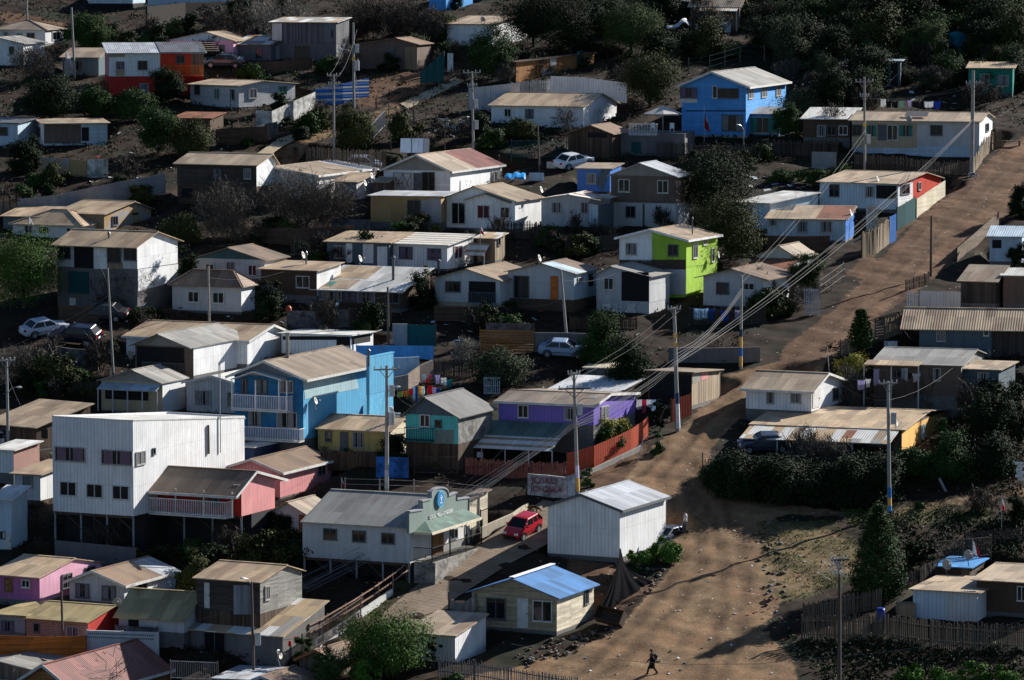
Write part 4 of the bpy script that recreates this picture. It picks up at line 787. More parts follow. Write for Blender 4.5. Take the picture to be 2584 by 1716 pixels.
def build_ground():
    xs = np.concatenate([[-900, -500, -300, -180, -120, -90], np.arange(-74, 74.1, .5), [90, 120, 180, 300, 500, 900]])
    ys = np.concatenate([[20, 120, 200, 250, 272], np.arange(284, 522, .5), [535, 560, 600, 700, 900, 1400]])
    X, Y = np.meshgrid(xs, ys); Z = ground_z(X, Y)
    # image position of each ground point on the slope, to lay out road, grass and red earth
    dep = Y * cP - (Z - 60) * sP; U = 1292 + FPX * X / dep; Vv = 858 - FPX * (Y * sP + (Z - 60) * cP) / dep
    zp = _g0.z + (Y - _g0.y) * SL; dp = Y * cP - (zp - 60) * sP; Up = 1292 + FPX * X / dp; Vp = 858 - FPX * (Y * sP + (zp - 60) * cP) / dp
    rd = np.maximum(soft(Up, Vp, ROAD), .8 * soft(Up, Vp, PATHL))
    gr = np.max([soft(Up, Vp, p) for p in GRASS], 0); re = np.max([soft(Up, Vp, p) for p in RED], 0)
    Z = Z + 0.012 * rd * np.sin(Y * 1.1 + 2 * np.sin(X * .4))
    RUT = np.zeros(X.shape)
    for cl in ([(2560, 400), (2470, 500), (2390, 570), (2310, 640), (2240, 712), (2140, 800), (2040, 875), (1930, 955), (1830, 1040), (1750, 1120), (1690, 1200), (1730, 1300), (1740, 1400), (1690, 1500), (1600, 1600), (1480, 1700)], [(1760, 1120), (1770, 1220), (1830, 1330), (1850, 1450), (1840, 1560), (1800, 1716)], [(2540, 400), (2430, 510), (2330, 600), (2230, 690), (2090, 810), (1960, 915), (1820, 1000), (1720, 1090), (1650, 1190)]):
        P_ = np.array([gp(*q)[:2] for q in cl])
        for off in (-.8, .8):
            dm = np.full(X.shape, 9.)
            for a, b in zip(P_[:-1], P_[1:]):
                t = b - a; L = np.hypot(*t); t = t / L; n = np.array([-t[1], t[0]])
                s = (X - a[0]) * t[0] + (Y - a[1]) * t[1]; d = (X - a[0]) * n[0] + (Y - a[1]) * n[1] - off - .25 * np.sin(s * .35 + off)
                dm = np.where((s > -1) & (s < L + 1), np.minimum(dm, np.abs(d)), dm)
            RUT = np.maximum(RUT, np.exp(-(dm / .42) ** 2) * rd)
            Z = Z - rd * .06 * np.exp(-(dm / .38) ** 2) + rd * .03 * np.exp(-((dm - .7) / .3) ** 2)
    ny, nx = X.shape
    idx = np.arange(nx * ny).reshape(ny, nx)
    quads = np.stack([idx[:-1, :-1], idx[:-1, 1:], idx[1:, 1:], idx[1:, :-1]], -1).reshape(-1, 4)
    rq = (rd[:-1, :-1] + rd[1:, 1:]).reshape(-1) / 2 > .45
    verts = np.stack([X, Y, Z], -1).reshape(-1, 3); soil = np.stack([rd, gr, re], -1).reshape(-1, 3)
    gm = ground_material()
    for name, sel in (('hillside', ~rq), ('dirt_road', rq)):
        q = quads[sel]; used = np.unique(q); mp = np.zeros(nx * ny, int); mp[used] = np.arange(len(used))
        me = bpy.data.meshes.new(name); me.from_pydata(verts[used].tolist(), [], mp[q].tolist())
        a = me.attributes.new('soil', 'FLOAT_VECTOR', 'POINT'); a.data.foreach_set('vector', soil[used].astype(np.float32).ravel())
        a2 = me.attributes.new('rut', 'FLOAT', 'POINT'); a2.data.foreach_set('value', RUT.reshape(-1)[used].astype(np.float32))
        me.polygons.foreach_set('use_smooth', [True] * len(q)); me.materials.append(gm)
        o = bpy.data.objects.new(name, me); COL.objects.link(o); o['kind'] = 'structure'
    # paved street: concrete slabs laid as one sheet a little above the soil
    sel = inpoly(Up, Vp, STREET)
    fz = (sel[:-1, :-1] & sel[1:, 1:] & sel[1:, :-1] & sel[:-1, 1:]).reshape(-1)
    return
build_ground()
def strip(name, left, right, mat, lift, n=40, kind='structure', w=8):
    def samp(pl, t):
        d = [0]
        for i in range(1, len(pl)): d.append(d[-1] + math.hypot(pl[i][0] - pl[i - 1][0], pl[i][1] - pl[i - 1][1]))
        s = t * d[-1]
        for i in range(1, len(pl)):
            if s <= d[i] + 1e-6:
                f = (s - d[i - 1]) / (d[i] - d[i - 1]); return (pl[i - 1][0] + (pl[i][0] - pl[i - 1][0]) * f, pl[i - 1][1] + (pl[i][1] - pl[i - 1][1]) * f)
    m = MB(); rows = []
    for i in range(n + 1):
        a = gp(*samp(left, i / n)); b = gp(*samp(right, i / n))
        row = []
        for j in range(w + 1):
            p = a.lerp(b, j / w); p.z = plane_z(p.x, p.y) + lift
            row.append(p)
        rows.append(row)
    for i in range(n):
        for j in range(w): m.poly([rows[i][j], rows[i][j + 1], rows[i + 1][j + 1], rows[i + 1][j]], mat)
    o = m.build(name); o['kind'] = kind
    return o
def slab_mat():
    m, nt, b = base_mat('street_slabs', .9, .2); g = G(nt)
    tc = g.n('ShaderNodeTexCoord').outputs['Object']; mp = g.n('ShaderNodeMapping'); g.l.new(tc, mp.inputs[0]); mp.inputs['Rotation'].default_value = (0, 0, rad(-61.7))
    s = g.n('ShaderNodeSeparateXYZ'); g.l.new(mp.outputs[0], s.inputs[0])
    ln = g.math('MAXIMUM', g.line(s.outputs[0], .55, .07), g.line(s.outputs[1], 3.2, .06))
    c = g.mix(g.ramp(g.noise(tc, .5, 5), .35, .68), (.20, .145, .10), (.31, .24, .175))
    t = g.math('MULTIPLY', g.ramp(ln, 0, 1, 1, .66), g.ramp(g.noise(tc, 5, 4), .3, .7, .85, 1.12))
    g.l.new(g.mix(1.0, c, g.vec(t, t, t), 'MULTIPLY'), b.inputs['Base Color']); g.bump(b, ln, -.6, .04)
    return m
strip('paved_street', [(840, 1665), (930, 1578), (1040, 1487), (1150, 1408), (1262, 1338), (1330, 1290), (1370, 1262)], [(945, 1690), (1050, 1590), (1150, 1510), (1290, 1420), (1370, 1380), (1440, 1330), (1500, 1290)], slab_mat(), .03)
strip('concrete_path', [(625, 404), (700, 352), (760, 332)], [(645, 420), (715, 368), (775, 342)], M('plaster', 'beige'), .03, 20, w=3)
strip('concrete_path', [(1010, 262), (1085, 226), (1150, 195)], [(1030, 275), (1105, 238), (1172, 205)], M('plaster', 'beige'), .03, 20, w=3)
# ================================================================ light, sky, camera
SUN_EL, SUN_AZ = rad(27), (.745, .667)
w = bpy.data.worlds.new('World'); sc.world = w; w.use_nodes = True
nt = w.node_tree; sky = nt.nodes.new('ShaderNodeTexSky'); sky.sky_type = 'NISHITA'; sky.sun_disc = False
sky.sun_elevation = SUN_EL; sky.sun_rotation = math.atan2(SUN_AZ[0], SUN_AZ[1]); sky.altitude = 200; sky.air_density = 1.0; sky.dust_density = .6; sky.ozone_density = 5.0
nt.links.new(sky.outputs[0], nt.nodes['Background'].inputs[0]); nt.nodes['Background'].inputs[1].default_value = SKY
sl = bpy.data.lights.new('sun', 'SUN'); sl.energy = SUNE; sl.angle = rad(.5); sl.color = (1, .955, .88)
so = bpy.data.objects.new('sun', sl); COL.objects.link(so)
d = V((SUN_AZ[0] * math.cos(SUN_EL), SUN_AZ[1] * math.cos(SUN_EL), math.sin(SUN_EL)))
so.rotation_euler = d.to_track_quat('Z', 'Y').to_euler(); so.location = (60, 500, 120)
cd = bpy.data.cameras.new('camera'); co = bpy.data.objects.new('camera', cd); COL.objects.link(co)
co.location = CAM; co.rotation_euler = (math.pi / 2 - PIT, 0, 0)
cd.sensor_width = 36; cd.lens = 36 * FPX / 2584; cd.clip_end = 5000; cd.clip_start = 1
sc.camera = co
sc.view_settings.view_transform = 'Standard'; sc.view_settings.look = 'None'; sc.view_settings.exposure = EXPO; sc.view_settings.gamma = 1.0
sc.cycles.use_denoising = True
sc.cycles.max_bounces = 4; sc.cycles.diffuse_bounces = 2; sc.cycles.glossy_bounces = 2; sc.cycles.transparent_max_bounces = 4
# ================================================================ plants
def leaf_mat(name, c, rough=.55):
    m, nt, b = base_mat(name, .75, .1); g = G(nt)
    gi = g.n('ShaderNodeNewGeometry'); f = g.ramp(gi.outputs['Random Per Island'], 0, 1, .72, 1.25)
    hs = g.mix(gi.outputs['Random Per Island'], c, tuple(x * q for x, q in zip(c, (1.12, 1.15, .75))))
    g.l.new(g.mix(1.0, hs, g.vec(f, f, f), 'MULTIPLY'), b.inputs['Base Color'])
    return m
LM = {k: leaf_mat('leaf_' + k, c) for k, c in dict(ever=(.024, .056, .015), dark=(.011, .025, .010), olive=(.046, .055, .019), lime=(.07, .145, .025), pine=(.042, .072, .024), willow=(.06, .115, .025), yellowg=(.24, .22, .05), grey=(.045, .06, .035)).items()}
BARK = M('flat', (.085, .068, .055)); TWIG = M('flat', (.105, .09, .075)); TWIGW = M('flat', (.24, .215, .185)); TWIGD = M('flat', (.055, .044, .035))
rs = np.random.RandomState(5)
def quads_mesh(name, Vt, mat, parent, o=None):
    n = len(Vt) // 4
    me = bpy.data.meshes.new(name)
    me.vertices.add(len(Vt)); me.vertices.foreach_set('co', Vt.astype(np.float32).ravel())
    me.loops.add(4 * n); me.loops.foreach_set('vertex_index', np.arange(4 * n, dtype=np.int32))
    me.polygons.add(n); me.polygons.foreach_set('loop_start', np.arange(0, 4 * n, 4, dtype=np.int32)); me.polygons.foreach_set('loop_total', np.full(n, 4, np.int32))
    me.materials.append(mat); me.update(calc_edges=True)
    ob = bpy.data.objects.new(name, me); COL.objects.link(ob)
    if parent is not None: ob.parent = parent
    return ob
def leaf_quads(ctr, size, up=.3, aspect=.55, droop=0.0, out=None):
    n = len(ctr)
    a = rs.normal(size=(n, 3)); a[:, 2] = a[:, 2] * (1 - up) - droop
    if out is not None:
        nn = ctr - out; nn /= np.linalg.norm(nn, axis=1)[:, None] + 1e-6; nn += rs.normal(size=(n, 3)) * .55 + np.array([0, 0, .25]); nn /= np.linalg.norm(nn, axis=1)[:, None]
        a -= (a * nn).sum(1)[:, None] * nn; a /= np.linalg.norm(a, axis=1)[:, None]
        b = np.cross(nn, a); s = size * rs.uniform(.6, 1.4, n)[:, None]
        a = a * s; b = b * s * aspect
        return np.stack([ctr - a, ctr + b, ctr + a, ctr - b], 1).reshape(-1, 3)
    a /= np.linalg.norm(a, axis=1)[:, None]
    b = rs.normal(size=(n, 3)); b -= (b * a).sum(1)[:, None] * a; b /= np.linalg.norm(b, axis=1)[:, None]
    s = size * rs.uniform(.6, 1.4, n)[:, None]
    a = a * s; b = b * s * aspect
    return np.stack([ctr - a, ctr + b, ctr + a, ctr - b], 1).reshape(-1, 3)
def crown_points(w, h, n, kind, dome=False):
    """points spread in clumps through an uneven crown, w wide and h tall, base at z = 0"""
    rx, rz = w / 2, h / 2
    ncl = int(max(12, min(130, w * h * 4.0))) * (3 if kind == 'cyp' else 1)
    d = rs.normal(size=(ncl, 3)); d /= ((np.abs(d) ** 3).sum(1) ** (1 / 3))[:, None]
    r = rs.uniform(.25, 1.0, ncl) ** .6
    lob = 1 + .22 * np.sin(d[:, 0] * 4 + rs.rand() * 6) * np.cos(d[:, 2] * 5 + rs.rand() * 6) + rs.uniform(-.12, .12, ncl)
    c = d * (r * lob)[:, None]
    if dome: c[:, 2] = np.abs(c[:, 2]) * 2 - 1.05
    if kind == 'cyp':
        zz = rs.uniform(0, 1, ncl) ** 1.1; th = rs.uniform(0, 6.28, ncl); q_ = np.clip(1.0 - zz ** 1.9, .06, 1) * np.clip(.72 + zz * 1.2, 0, 1); rr_ = q_ * rs.uniform(.3, 1.25, ncl) ** .5
        c = np.stack([np.cos(th) * rr_, np.sin(th) * rr_, zz * 2.16 - 1.1], 1)
    c = c * np.array([rx, rx, rz]) * (.97 if kind == 'cyp' else .86) + np.array([0, 0, rz])
    cr = rs.uniform(.11, .2, ncl) * min(w, h * 1.3) * ({'sparse': .6, 'cyp': .7}.get(kind, 1.05 if dome else .85))
    k = rs.randint(0, ncl, n)
    p = c[k] + rs.normal(size=(n, 3)) * cr[k][:, None] * np.array([.55, .55, .42])
    p[:, 2] = np.maximum(p[:, 2], .05)
    return p
def trunk_mesh(h, r, lean=0.0, limbs=4, spread=1.0):
    m = MB(); top = V((lean, 0, h * .62))
    m.tube([V((0, 0, -.6)), V((lean * .3, 0, h * .3)), top], [r, r * .8, r * .45], 6, BARK)
    for i in range(limbs):
        a = 2 * math.pi * i / limbs + R.random()
        b0 = V((lean * .4, 0, h * R.uniform(.28, .5)))
        m.tube([b0, b0 + V((math.cos(a) * spread * .4, math.sin(a) * spread * .4, h * .2)), b0 + V((math.cos(a) * spread * .8, math.sin(a) * spread * .8, h * .36))], [r * .5, r * .32, r * .12], 5, BARK)
    return m
def spot(u, v):
    p = gp(u, v); p.z = min(p.z, float(ground_z(p.x, p.y)) + .05); return p
rr = random.Random(21)
def plant(u, v, w, h, kind, label, cat='tree', group=None, dens=1.0, name=None):
    """w, h are the size it has in the photograph, from its foot at (u, v)"""
    p = gp(u, v); s = 1 / iz(v); W_, H_ = w * s, h * s
    z = float(ground_z(p.x, p.y))
    if z < p.z: H_ += p.z - z; p.z = z
    if kind in ('bare', 'barew', 'stems', 'twiggy'): return bare(p, W_, H_, kind, label, cat, group, dens, name)
    nm = name or {'tree': 'tree', 'bush': 'bush', 'hedge': 'hedge'}.get(cat, 'tree')
    root = empty(nm, p, label, cat, group)
    area = W_ * H_; leaf = .08
    n = int(max(1400, min(22000, area * 1250 * dens)))
    z0 = 0 if cat in ('bush', 'hedge') or kind == 'cyp' else H_ * .04
    if kind == 'arau':
        m = MB(); m.tube([V((0, 0, -.4)), V((0, 0, H_))], [.12, .03], 6, BARK); m.build('trunk', root)
        ps = []; lv = 11
        for i in range(lv):
            zz = H_ * (.12 + .86 * i / lv); rr = W_ * .5 * (1 - i / lv) ** .8 + .15
            for q in range(8):
                a = q * math.pi / 4 + i
                t = rs.uniform(.1, 1, 46); ps.append(np.stack([np.cos(a) * t * rr, np.sin(a) * t * rr, zz + .25 * rr * t * t + rs.normal(size=46) * .05], 1) + rs.normal(size=(46, 3)) * .06)
        quads_mesh('crown', leaf_quads(np.concatenate(ps), .12), LM['ever'], root); return root
    trunk_mesh(H_ * (.75 if cat in ('bush', 'hedge') else 1), max(.06, min(.28, W_ * .03)), 0, 4, W_ * .3).build('trunk', root)
    pts = crown_points(W_, H_ - z0, n, kind, cat in ('bush', 'hedge') and kind != 'sparse') + np.array([0, 0, z0])
    if kind == 'pine':
        pts = pts * np.array([1, 1, 1.0]); k = rs.rand(n) < .35; pts[k] += rs.normal(size=(k.sum(), 3)) * W_ * .05
        q = leaf_quads(pts, .12, -.5, .25, 0, np.array([0, 0, H_ * .35]))
    elif kind == 'willow': q = leaf_quads(pts, .11, -.6, .3, .9, np.array([0, 0, H_ * .4]))
    else: q = leaf_quads(pts, leaf, .2, .6, 0, np.array([0, 0, H_ * .35]))
    quads_mesh('crown', q, LM[{'cyp': 'ever', 'arau': 'ever', 'sparse': 'dark'}.get(kind, kind)], root)
    return root
def bare(p, W_, H_, kind, label, cat, group, dens, name):
    root = empty(name or ('bare_tree' if cat == 'tree' else 'bare_bush'), p, label, cat, group)
    segs = []
    def grow(a, d, L, r, lev):
        k = 3 if lev < 2 else 2
        for i in range(k):
            b = a + d * (L / k)
            segs.append((a, b, r, r * .82)); a = b; r *= .82
            d = (d + V((R.gauss(0, .16), R.gauss(0, .16), R.gauss(.03, .10)))).normalized()
            if lev < 4 and R.random() < (.95 if lev < 3 else .6):
                for _ in range(2 if lev < 3 else 1):
                    dd = (d + V((R.gauss(0, .55), R.gauss(0, .55), R.gauss(.05, .4)))).normalized()
                    grow(a, dd, L * R.uniform(.5, .75), r * .66, lev + 1)
    nst = 1 if cat == 'tree' else int(4 + W_ * .9 * dens)
    if kind == 'stems': nst = int(7 * dens)
    for i in range(nst):
        x = V((R.uniform(-.3, .3) * W_, R.uniform(-.2, .2) * W_, -.3)) if cat != 'tree' else V((0, 0, -.4))
        if cat == 'tree': d = V((R.gauss(0, .06), R.gauss(0, .06), 1))
        else: d = V((x.x * 1.6 / max(W_, .1) + R.gauss(0, .3), R.gauss(0, .4), R.uniform(.8, 1.2)))
        if kind == 'stems': grow(x, V((R.gauss(0, .06), R.gauss(0, .06), 1)), H_ * .9, .025, 2)
        else: grow(x, d.normalized(), H_ * (.62 if cat == 'tree' else .55), max(.035, min(.11, W_ * .016)) if cat == 'tree' else .04, 0 if cat == 'tree' else 1)
    mx = max(.1, max(s[1].z for s in segs)); kx = H_ / mx
    xs = np.array([abs(s[1].x) for s in segs]); wx = max(.2, float(np.percentile(xs, 96))); kw = W_ / 2 / wx
    kw = min(kw, 4)
    if len(segs) > 3200: segs = segs[:200] + R.sample(segs[200:], 3600)
    mat = {'barew': TWIGW, 'twiggy': TWIGD}.get(kind, TWIG)
    tk = MB(); br = MB()
    for a, b, r, r2 in segs:
        a = V((a.x * kw, a.y * kw, a.z * kx)); b = V((b.x * kw, b.y * kw, b.z * kx))
        (tk if r > .05 else br).tube([a, b], [max(r, .024), max(r2, .018)], 3, mat, False)
    if tk.v: tk.build('trunk', root, uv=False)
    br.build('branches', root, uv=False)
    if kind != 'stems':
        n = int(min(5200, max(200, W_ * H_ * 150 * dens * (.45 if cat == 'tree' else 1))))
        pts = crown_points(W_ * .95, H_ * .95, n, 'bare')
        quads_mesh('twigs', leaf_quads(pts, .30, -.5, .055), mat, root)
    return root
PL = [
 # top row, left to centre (foot u, v, width, height in the photograph)
 (222, 122, 115, 88, 'ever', 'round dark green tree behind the concrete pole at the top left', 'tree'),
 (75, 200, 130, 98, 'bare', 'grey leafless bush in front of the whitewashed gable house', 'bush'),
 (128, 308, 150, 118, 'dark', 'dark leafy tree below the white flag', 'tree'),
 (240, 297, 112, 76, 'ever', 'dense green tree below the red lower storey', 'tree'),
 (335, 300, 105, 75, 'ever', 'dense green tree right of its twin under the red storey', 'tree'),
 (425, 260, 88, 88, 'dark', 'very dark round tree in front of the orange balcony', 'tree'),
 (400, 388, 108, 120, 'ever', 'green tree leaning over the low flat-roofed shack', 'tree'),
 (480, 392, 108, 90, 'olive', 'olive brown bush right of the green tree by the shack', 'bush'),
 (60, 432, 80, 88, 'dark', 'dark bush beside the patchwork board fence', 'bush'),
 (435, 94, 52, 50, 'pine', 'small bright shrub at the foot of the tyre wall', 'bush'),
 (480, 92, 48, 62, 'dark', 'dark shrub next to the bright shrub at the tyre wall', 'bush'),
 (570, 100, 150, 85, 'twiggy', 'brown leafless thicket right of the tyre wall', 'bush'),
 (668, 104, 90, 115, 'barew', 'pale leafless tree before the patched two-storey shack', 'tree'), (748, 100, 85, 120, 'barew', 'tall pale leafless tree at the right of the patched shack', 'tree'),
 (930, 90, 150, 105, 'twiggy', 'brown leafless thicket above the gable shack', 'bush'), (1012, 100, 135, 112, 'twiggy', 'dense brown bare bush left of the top white house', 'bush'), (1085, 104, 100, 95, 'bare', 'grey bare bush touching the roof of the top white house', 'bush'),
 (1118, 96, 90, 76, 'olive', 'olive bush below the bright blue house', 'bush'),
 (822, 180, 62, 40, 'ever', 'low green creeper beside the double crossarm pole', 'bush'), (886, 184, 60, 92, 'bare', 'bare shrub wrapped round the transformer pole', 'bush'),
 (895, 372, 118, 104, 'olive', 'broad dark bush beside the stepped metal fence', 'bush'),
 (1242, 198, 132, 132, 'ever', 'green tree in front of the top white house', 'tree'), (1275, 210, 60, 60, 'bare', 'small bare shrub behind the white corrugated fence', 'bush'),
 (1345, 118, 150, 140, 'dark', 'black-green tree crown at the top right of the white house', 'tree'), (1440, 125, 190, 165, 'dark', 'huge black-green tree above the ochre shack', 'tree'), (1530, 110, 120, 130, 'dark', 'black-green tree left of the feathery pine', 'tree'),
 (1592, 132, 165, 130, 'pine', 'feathery grey-green pine in the middle of the top edge', 'tree'),
 (1640, 270, 150, 150, 'olive', 'broad half-bare olive tree left of the tall blue house', 'tree'), (1600, 215, 100, 70, 'twiggy', 'bare brown twigs rising from the olive tree', 'bush'),
 (1312, 348, 110, 56, 'olive', 'dark olive bush in front of the long white house', 'bush'), (1425, 340, 62, 75, 'bare', 'small leafless tree against the long white house', 'tree'),
 (1800, 548, 225, 175, 'dark', 'huge black evergreen tree right of the brown two-storey house', 'tree'), (1842, 655, 170, 170, 'olive', 'wide grey-green tree below the black evergreen', 'tree'),
 (1675, 572, 52, 60, 'twiggy', 'small bare shrub against the white ground floor of the brown house', 'bush'),
 # wooded slope
 (2345, 152, 100, 102, 'pine', 'light feathery pine near the turquoise net', 'tree'), (2290, 150, 70, 80, 'pine', 'slimmer pine left of the light feathery pine', 'tree'), (1998, 162, 108, 92, 'grey', 'rounded grey-green bush on the wooded slope', 'bush'),
 (2095, 175, 95, 112, 'dark', 'tall dark tree above the scrap shelter', 'tree'), (2182, 214, 122, 98, 'dark', 'dark spreading tree right of the scrap shelter', 'tree'), (2100, 285, 92, 122, 'dark', 'dark tree above the white-roofed shack', 'tree'),
 (1990, 348, 78, 88, 'ever', 'leafy tree at the right wall of the tall blue house', 'tree'), (2100, 350, 62, 98, 'bare', 'bare tree in front of the white-roofed shack', 'tree'), (2362, 220, 85, 58, 'bare', 'grey bare bush left of the dark green house', 'bush'),
 (2510, 95, 150, 98, 'olive', 'olive scrub in the top right corner', 'bush'), (2550, 215, 90, 90, 'dark', 'dark bush at the right of the dark green house', 'bush'), (1985, 195, 70, 50, 'bare', 'small bare bush below the rounded grey-green bush', 'bush'),
 (2480, 265, 110, 60, 'twiggy', 'bare thicket under the dark green house', 'bush'),
 (1965, 455, 85, 36, 'pine', 'left end of the clipped grass-green hedge by the picket fence', 'hedge'), (2040, 462, 85, 34, 'pine', 'middle of the grass-green hedge by the picket fence', 'hedge'), (2112, 456, 80, 38, 'pine', 'right end of the grass-green hedge by the picket fence', 'hedge'),
 # second row
 (60, 775, 215, 205, 'willow', 'big drooping pepper tree at the left edge', 'tree'), (452, 608, 122, 78, 'olive', 'yellow-topped olive bush left of the bare thicket', 'bush'),
 (570, 604, 138, 155, 'bare', 'tall rounded leafless bush below the dark timber house', 'bush', None, 2.0), (355, 507, 62, 52, 'olive', 'small bush growing at the grey panel fence', 'bush'),
 (310, 775, 150, 110, 'twiggy', 'tangle of bare vines below the big white house', 'bush'), (475, 745, 55, 140, 'dark', 'dark creeper at the corner of the big white house', 'bush'),
 (740, 578, 190, 165, 'bare', 'large leafless bush in front of the streaked roof', 'bush', None, 2.2), (830, 578, 150, 135, 'bare', 'leafless bush right of the largest bare bush', 'bush', None, 2.0),
 (1017, 612, 56, 50, 'lime', 'small bright green tree behind the striped roof', 'tree'), (1068, 772, 68, 95, 'dark', 'dark creeper hanging at the end of the patched roof', 'bush'), (1060, 700, 60, 30, 'grey', 'pale leaves over the edge of the patched roof', 'bush'), (676, 802, 72, 90, 'dark', 'dark vine in front of the brown-fronted house', 'bush'),
 (60, 965, 150, 112, 'bare', 'grey leafless bush above the lamp pole at the left edge', 'bush'), (283, 900, 48, 48, 'dark', 'small dark tree beside the stone retaining wall', 'tree'), (130, 895, 60, 60, 'bare', 'bare shrub in front of the dark parked car', 'bush'),
 (1265, 968, 150, 88, 'grey', 'mound of grey-green creeper beside the picket fence', 'bush'), (1170, 910, 78, 62, 'barew', 'white bare branches above the creeper mound', 'bush'),
 (1520, 905, 115, 108, 'ever', 'dark round bush right of the silver blue car', 'bush'), (1592, 962, 118, 118, 'dark', 'dark spreading bush behind the open road shed', 'bush'),
 (1515, 1118, 90, 82, 'yellowg', 'yellow-green bush above the red corrugated fence', 'bush'), (1572, 1102, 70, 66, 'yellowg', 'second yellow-green bush nearer the washing', 'bush'), (1540, 1140, 80, 60, 'ever', 'dark green bush under the yellow-green bushes', 'bush'),
 (1666, 1088, 42, 85, 'sparse', 'thin creeper between the two red fences', 'bush'), (1662, 1140, 42, 36, 'ever', 'small green plant at the roadside by the red fence', 'bush'), (1480, 1228, 34, 48, 'ever', 'green plant at the end of the red fence', 'bush'),
 (2035, 728, 88, 88, 'pine', 'feathery roadside tree above the fallen lattice', 'tree'), (2030, 770, 90, 55, 'bare', 'bare twigs under the roadside tree', 'bush'),
 (2575, 545, 65, 90, 'dark', 'dark bush at the right edge beside the road', 'bush'), (2572, 672, 52, 68, 'dark', 'dark bush in front of the sheeting shack', 'bush'),
 (2172, 888, 72, 112, 'arau', 'small tiered conifer beside the road', 'tree'), (2152, 932, 92, 42, 'yellowg', 'yellow-green hedge beside the ribbed grey roof', 'hedge'), (2150, 995, 98, 88, 'bare', 'bare bush right of the white board house', 'bush'), (2348, 995, 52, 74, 'bare', 'bare bush before the brown porch house', 'bush'),
 (2040, 1170, 110, 100, 'bare', 'leafless bush before the patched porch roof', 'bush'), (2100, 1180, 90, 90, 'bare', 'second leafless bush before the patched porch roof', 'bush'),
 (2305, 1195, 115, 74, 'ever', 'thick green hedge bush below the yellow end wall', 'hedge'), (2400, 1205, 132, 112, 'ever', 'large green hedge bush at the right of the yellow wall', 'hedge'), (2500, 1195, 135, 105, 'dark', 'large dark hedge bush near the right edge', 'hedge'),
 (2500, 1085, 165, 100, 'dark', 'dark scrub below the long dark house', 'bush'), (2376, 1115, 48, 62, 'ever', 'creeper at the right end of the yellow wall', 'bush'), (2225, 1225, 130, 62, 'dark', 'low dark bush by the painted pole at the road', 'bush'), (2010, 1215, 170, 40, 'dark', 'low dark growth in front of the porch posts', 'bush'),
 (2570, 1130, 60, 110, 'dark', 'dark tree at the right edge by the hedge', 'tree'),
 # bottom right
 (2215, 1500, 136, 218, 'cyp', 'tall dark cypress on the grassy bank', 'tree', None, 2.4), (2322, 1428, 80, 82, 'sparse', 'thin dark shrub right of the cypress', 'bush'), (2480, 1292, 92, 68, 'twiggy', 'bare bush on the grassy ledge at the right', 'bush'), (2575, 1312, 55, 78, 'dark', 'dark bush on the right edge of the grassy ledge', 'bush'),
 (2322, 1282, 26, 22, 'ever', 'tiny plant on the grassy ledge', 'bush'),
 (2300, 1728, 95, 46, 'lime', 'leftmost bright green hedge bush at the bottom edge', 'hedge'), (2385, 1732, 92, 50, 'lime', 'second bright green hedge bush at the bottom edge', 'hedge'), (2462, 1726, 90, 48, 'lime', 'third bright green hedge bush at the bottom edge', 'hedge'), (2530, 1724, 80, 44, 'lime', 'rightmost bright green hedge bush at the bottom edge', 'hedge'),
 # bottom middle
 (975, 1702, 218, 158, 'willow', 'big round bright green pepper tree by the tan shed', 'tree'), (920, 1735, 85, 78, 'lime', 'light green sapling before the round pepper tree', 'tree'), (830, 1728, 82, 95, 'pine', 'loose feathery sapling left of the round pepper tree', 'tree'), (765, 1675, 48, 78, 'pine', 'thin feathery sapling beside the sloping fence', 'tree'),
 (1095, 1685, 34, 84, 'sparse', 'dark creeper climbing the white metal shed', 'bush'), (1150, 1728, 58, 46, 'pine', 'feathery plant at the iron fence on the bottom edge', 'bush'),
 (1690, 1416, 62, 54, 'lime', 'larger bright bush against the white crossroads shed', 'bush'), (1655, 1408, 42, 54, 'lime', 'bright bush left of the larger one at the shed', 'bush'), (1627, 1425, 46, 40, 'lime', 'small bright bush by the shed corner', 'bush'), (1597, 1416, 30, 32, 'lime', 'smallest bush at the shed corner', 'bush'), (1600, 1440, 34, 22, 'ever', 'low dark green plant below the shed corner', 'bush'),
 (485, 1494, 88, 104, 'olive', 'rounded green-brown bush left of the tall wooden house', 'bush'), (577, 1394, 82, 86, 'twiggy', 'leafless shrub under the white balcony', 'bush'),
 (270, 1740, 150, 118, 'stems', 'bare upright saplings before the red roof', 'sapling'),
 (700, 1350, 70, 60, 'dark', 'dark shrub left of the community hall', 'bush'),
]
for a in PL: plant(*a)
# more shrubs of the wooded slope above the blue house: nothing tells one from the next
protos = []
for i, (k, cat) in enumerate((('dark', 'bush'), ('olive', 'bush'), ('dark', 'bush'), ('twiggy', 'bush'), ('grey', 'bush'), ('ever', 'bush'))):
    protos.append(plant(1760 + i * 60, 60, 80, 62, k, 'shaded shrub among many on the wooded slope at the top right', cat, 'shrubs on the wooded slope', .8))
rr = random.Random(4)
for i in range(190):
    if i < 165: u, v = rr.uniform(1670, 2600), rr.uniform(-40, 235)
    else: u, v = rr.uniform(1690, 2260), rr.uniform(200, 330)
    if 1700 < u < 1890 and 10 < v < 90: continue
    if 1700 < u < 2010 and v > 150: continue
    c = copy_tree(protos[i % 6]); c.location = spot(u, v); k = rr.uniform(.6, 1.6) * (.7 if v > 150 else 1); c.scale = (k * rr.uniform(.8, 1.3), k, k * rr.uniform(.7, 1.2)); c.rotation_euler = (0, 0, rr.uniform(0, 6.28))
tp = [plant(1840 + i * 90, 1240, 120, 104, 'dark', 'tall dark bush added to shade the bank below the patched porch', 'bush', 'tall dark bushes added to shade the bank', 1.1) for i in range(2)]  # bushes added to cast shadow and stand for the black mass there
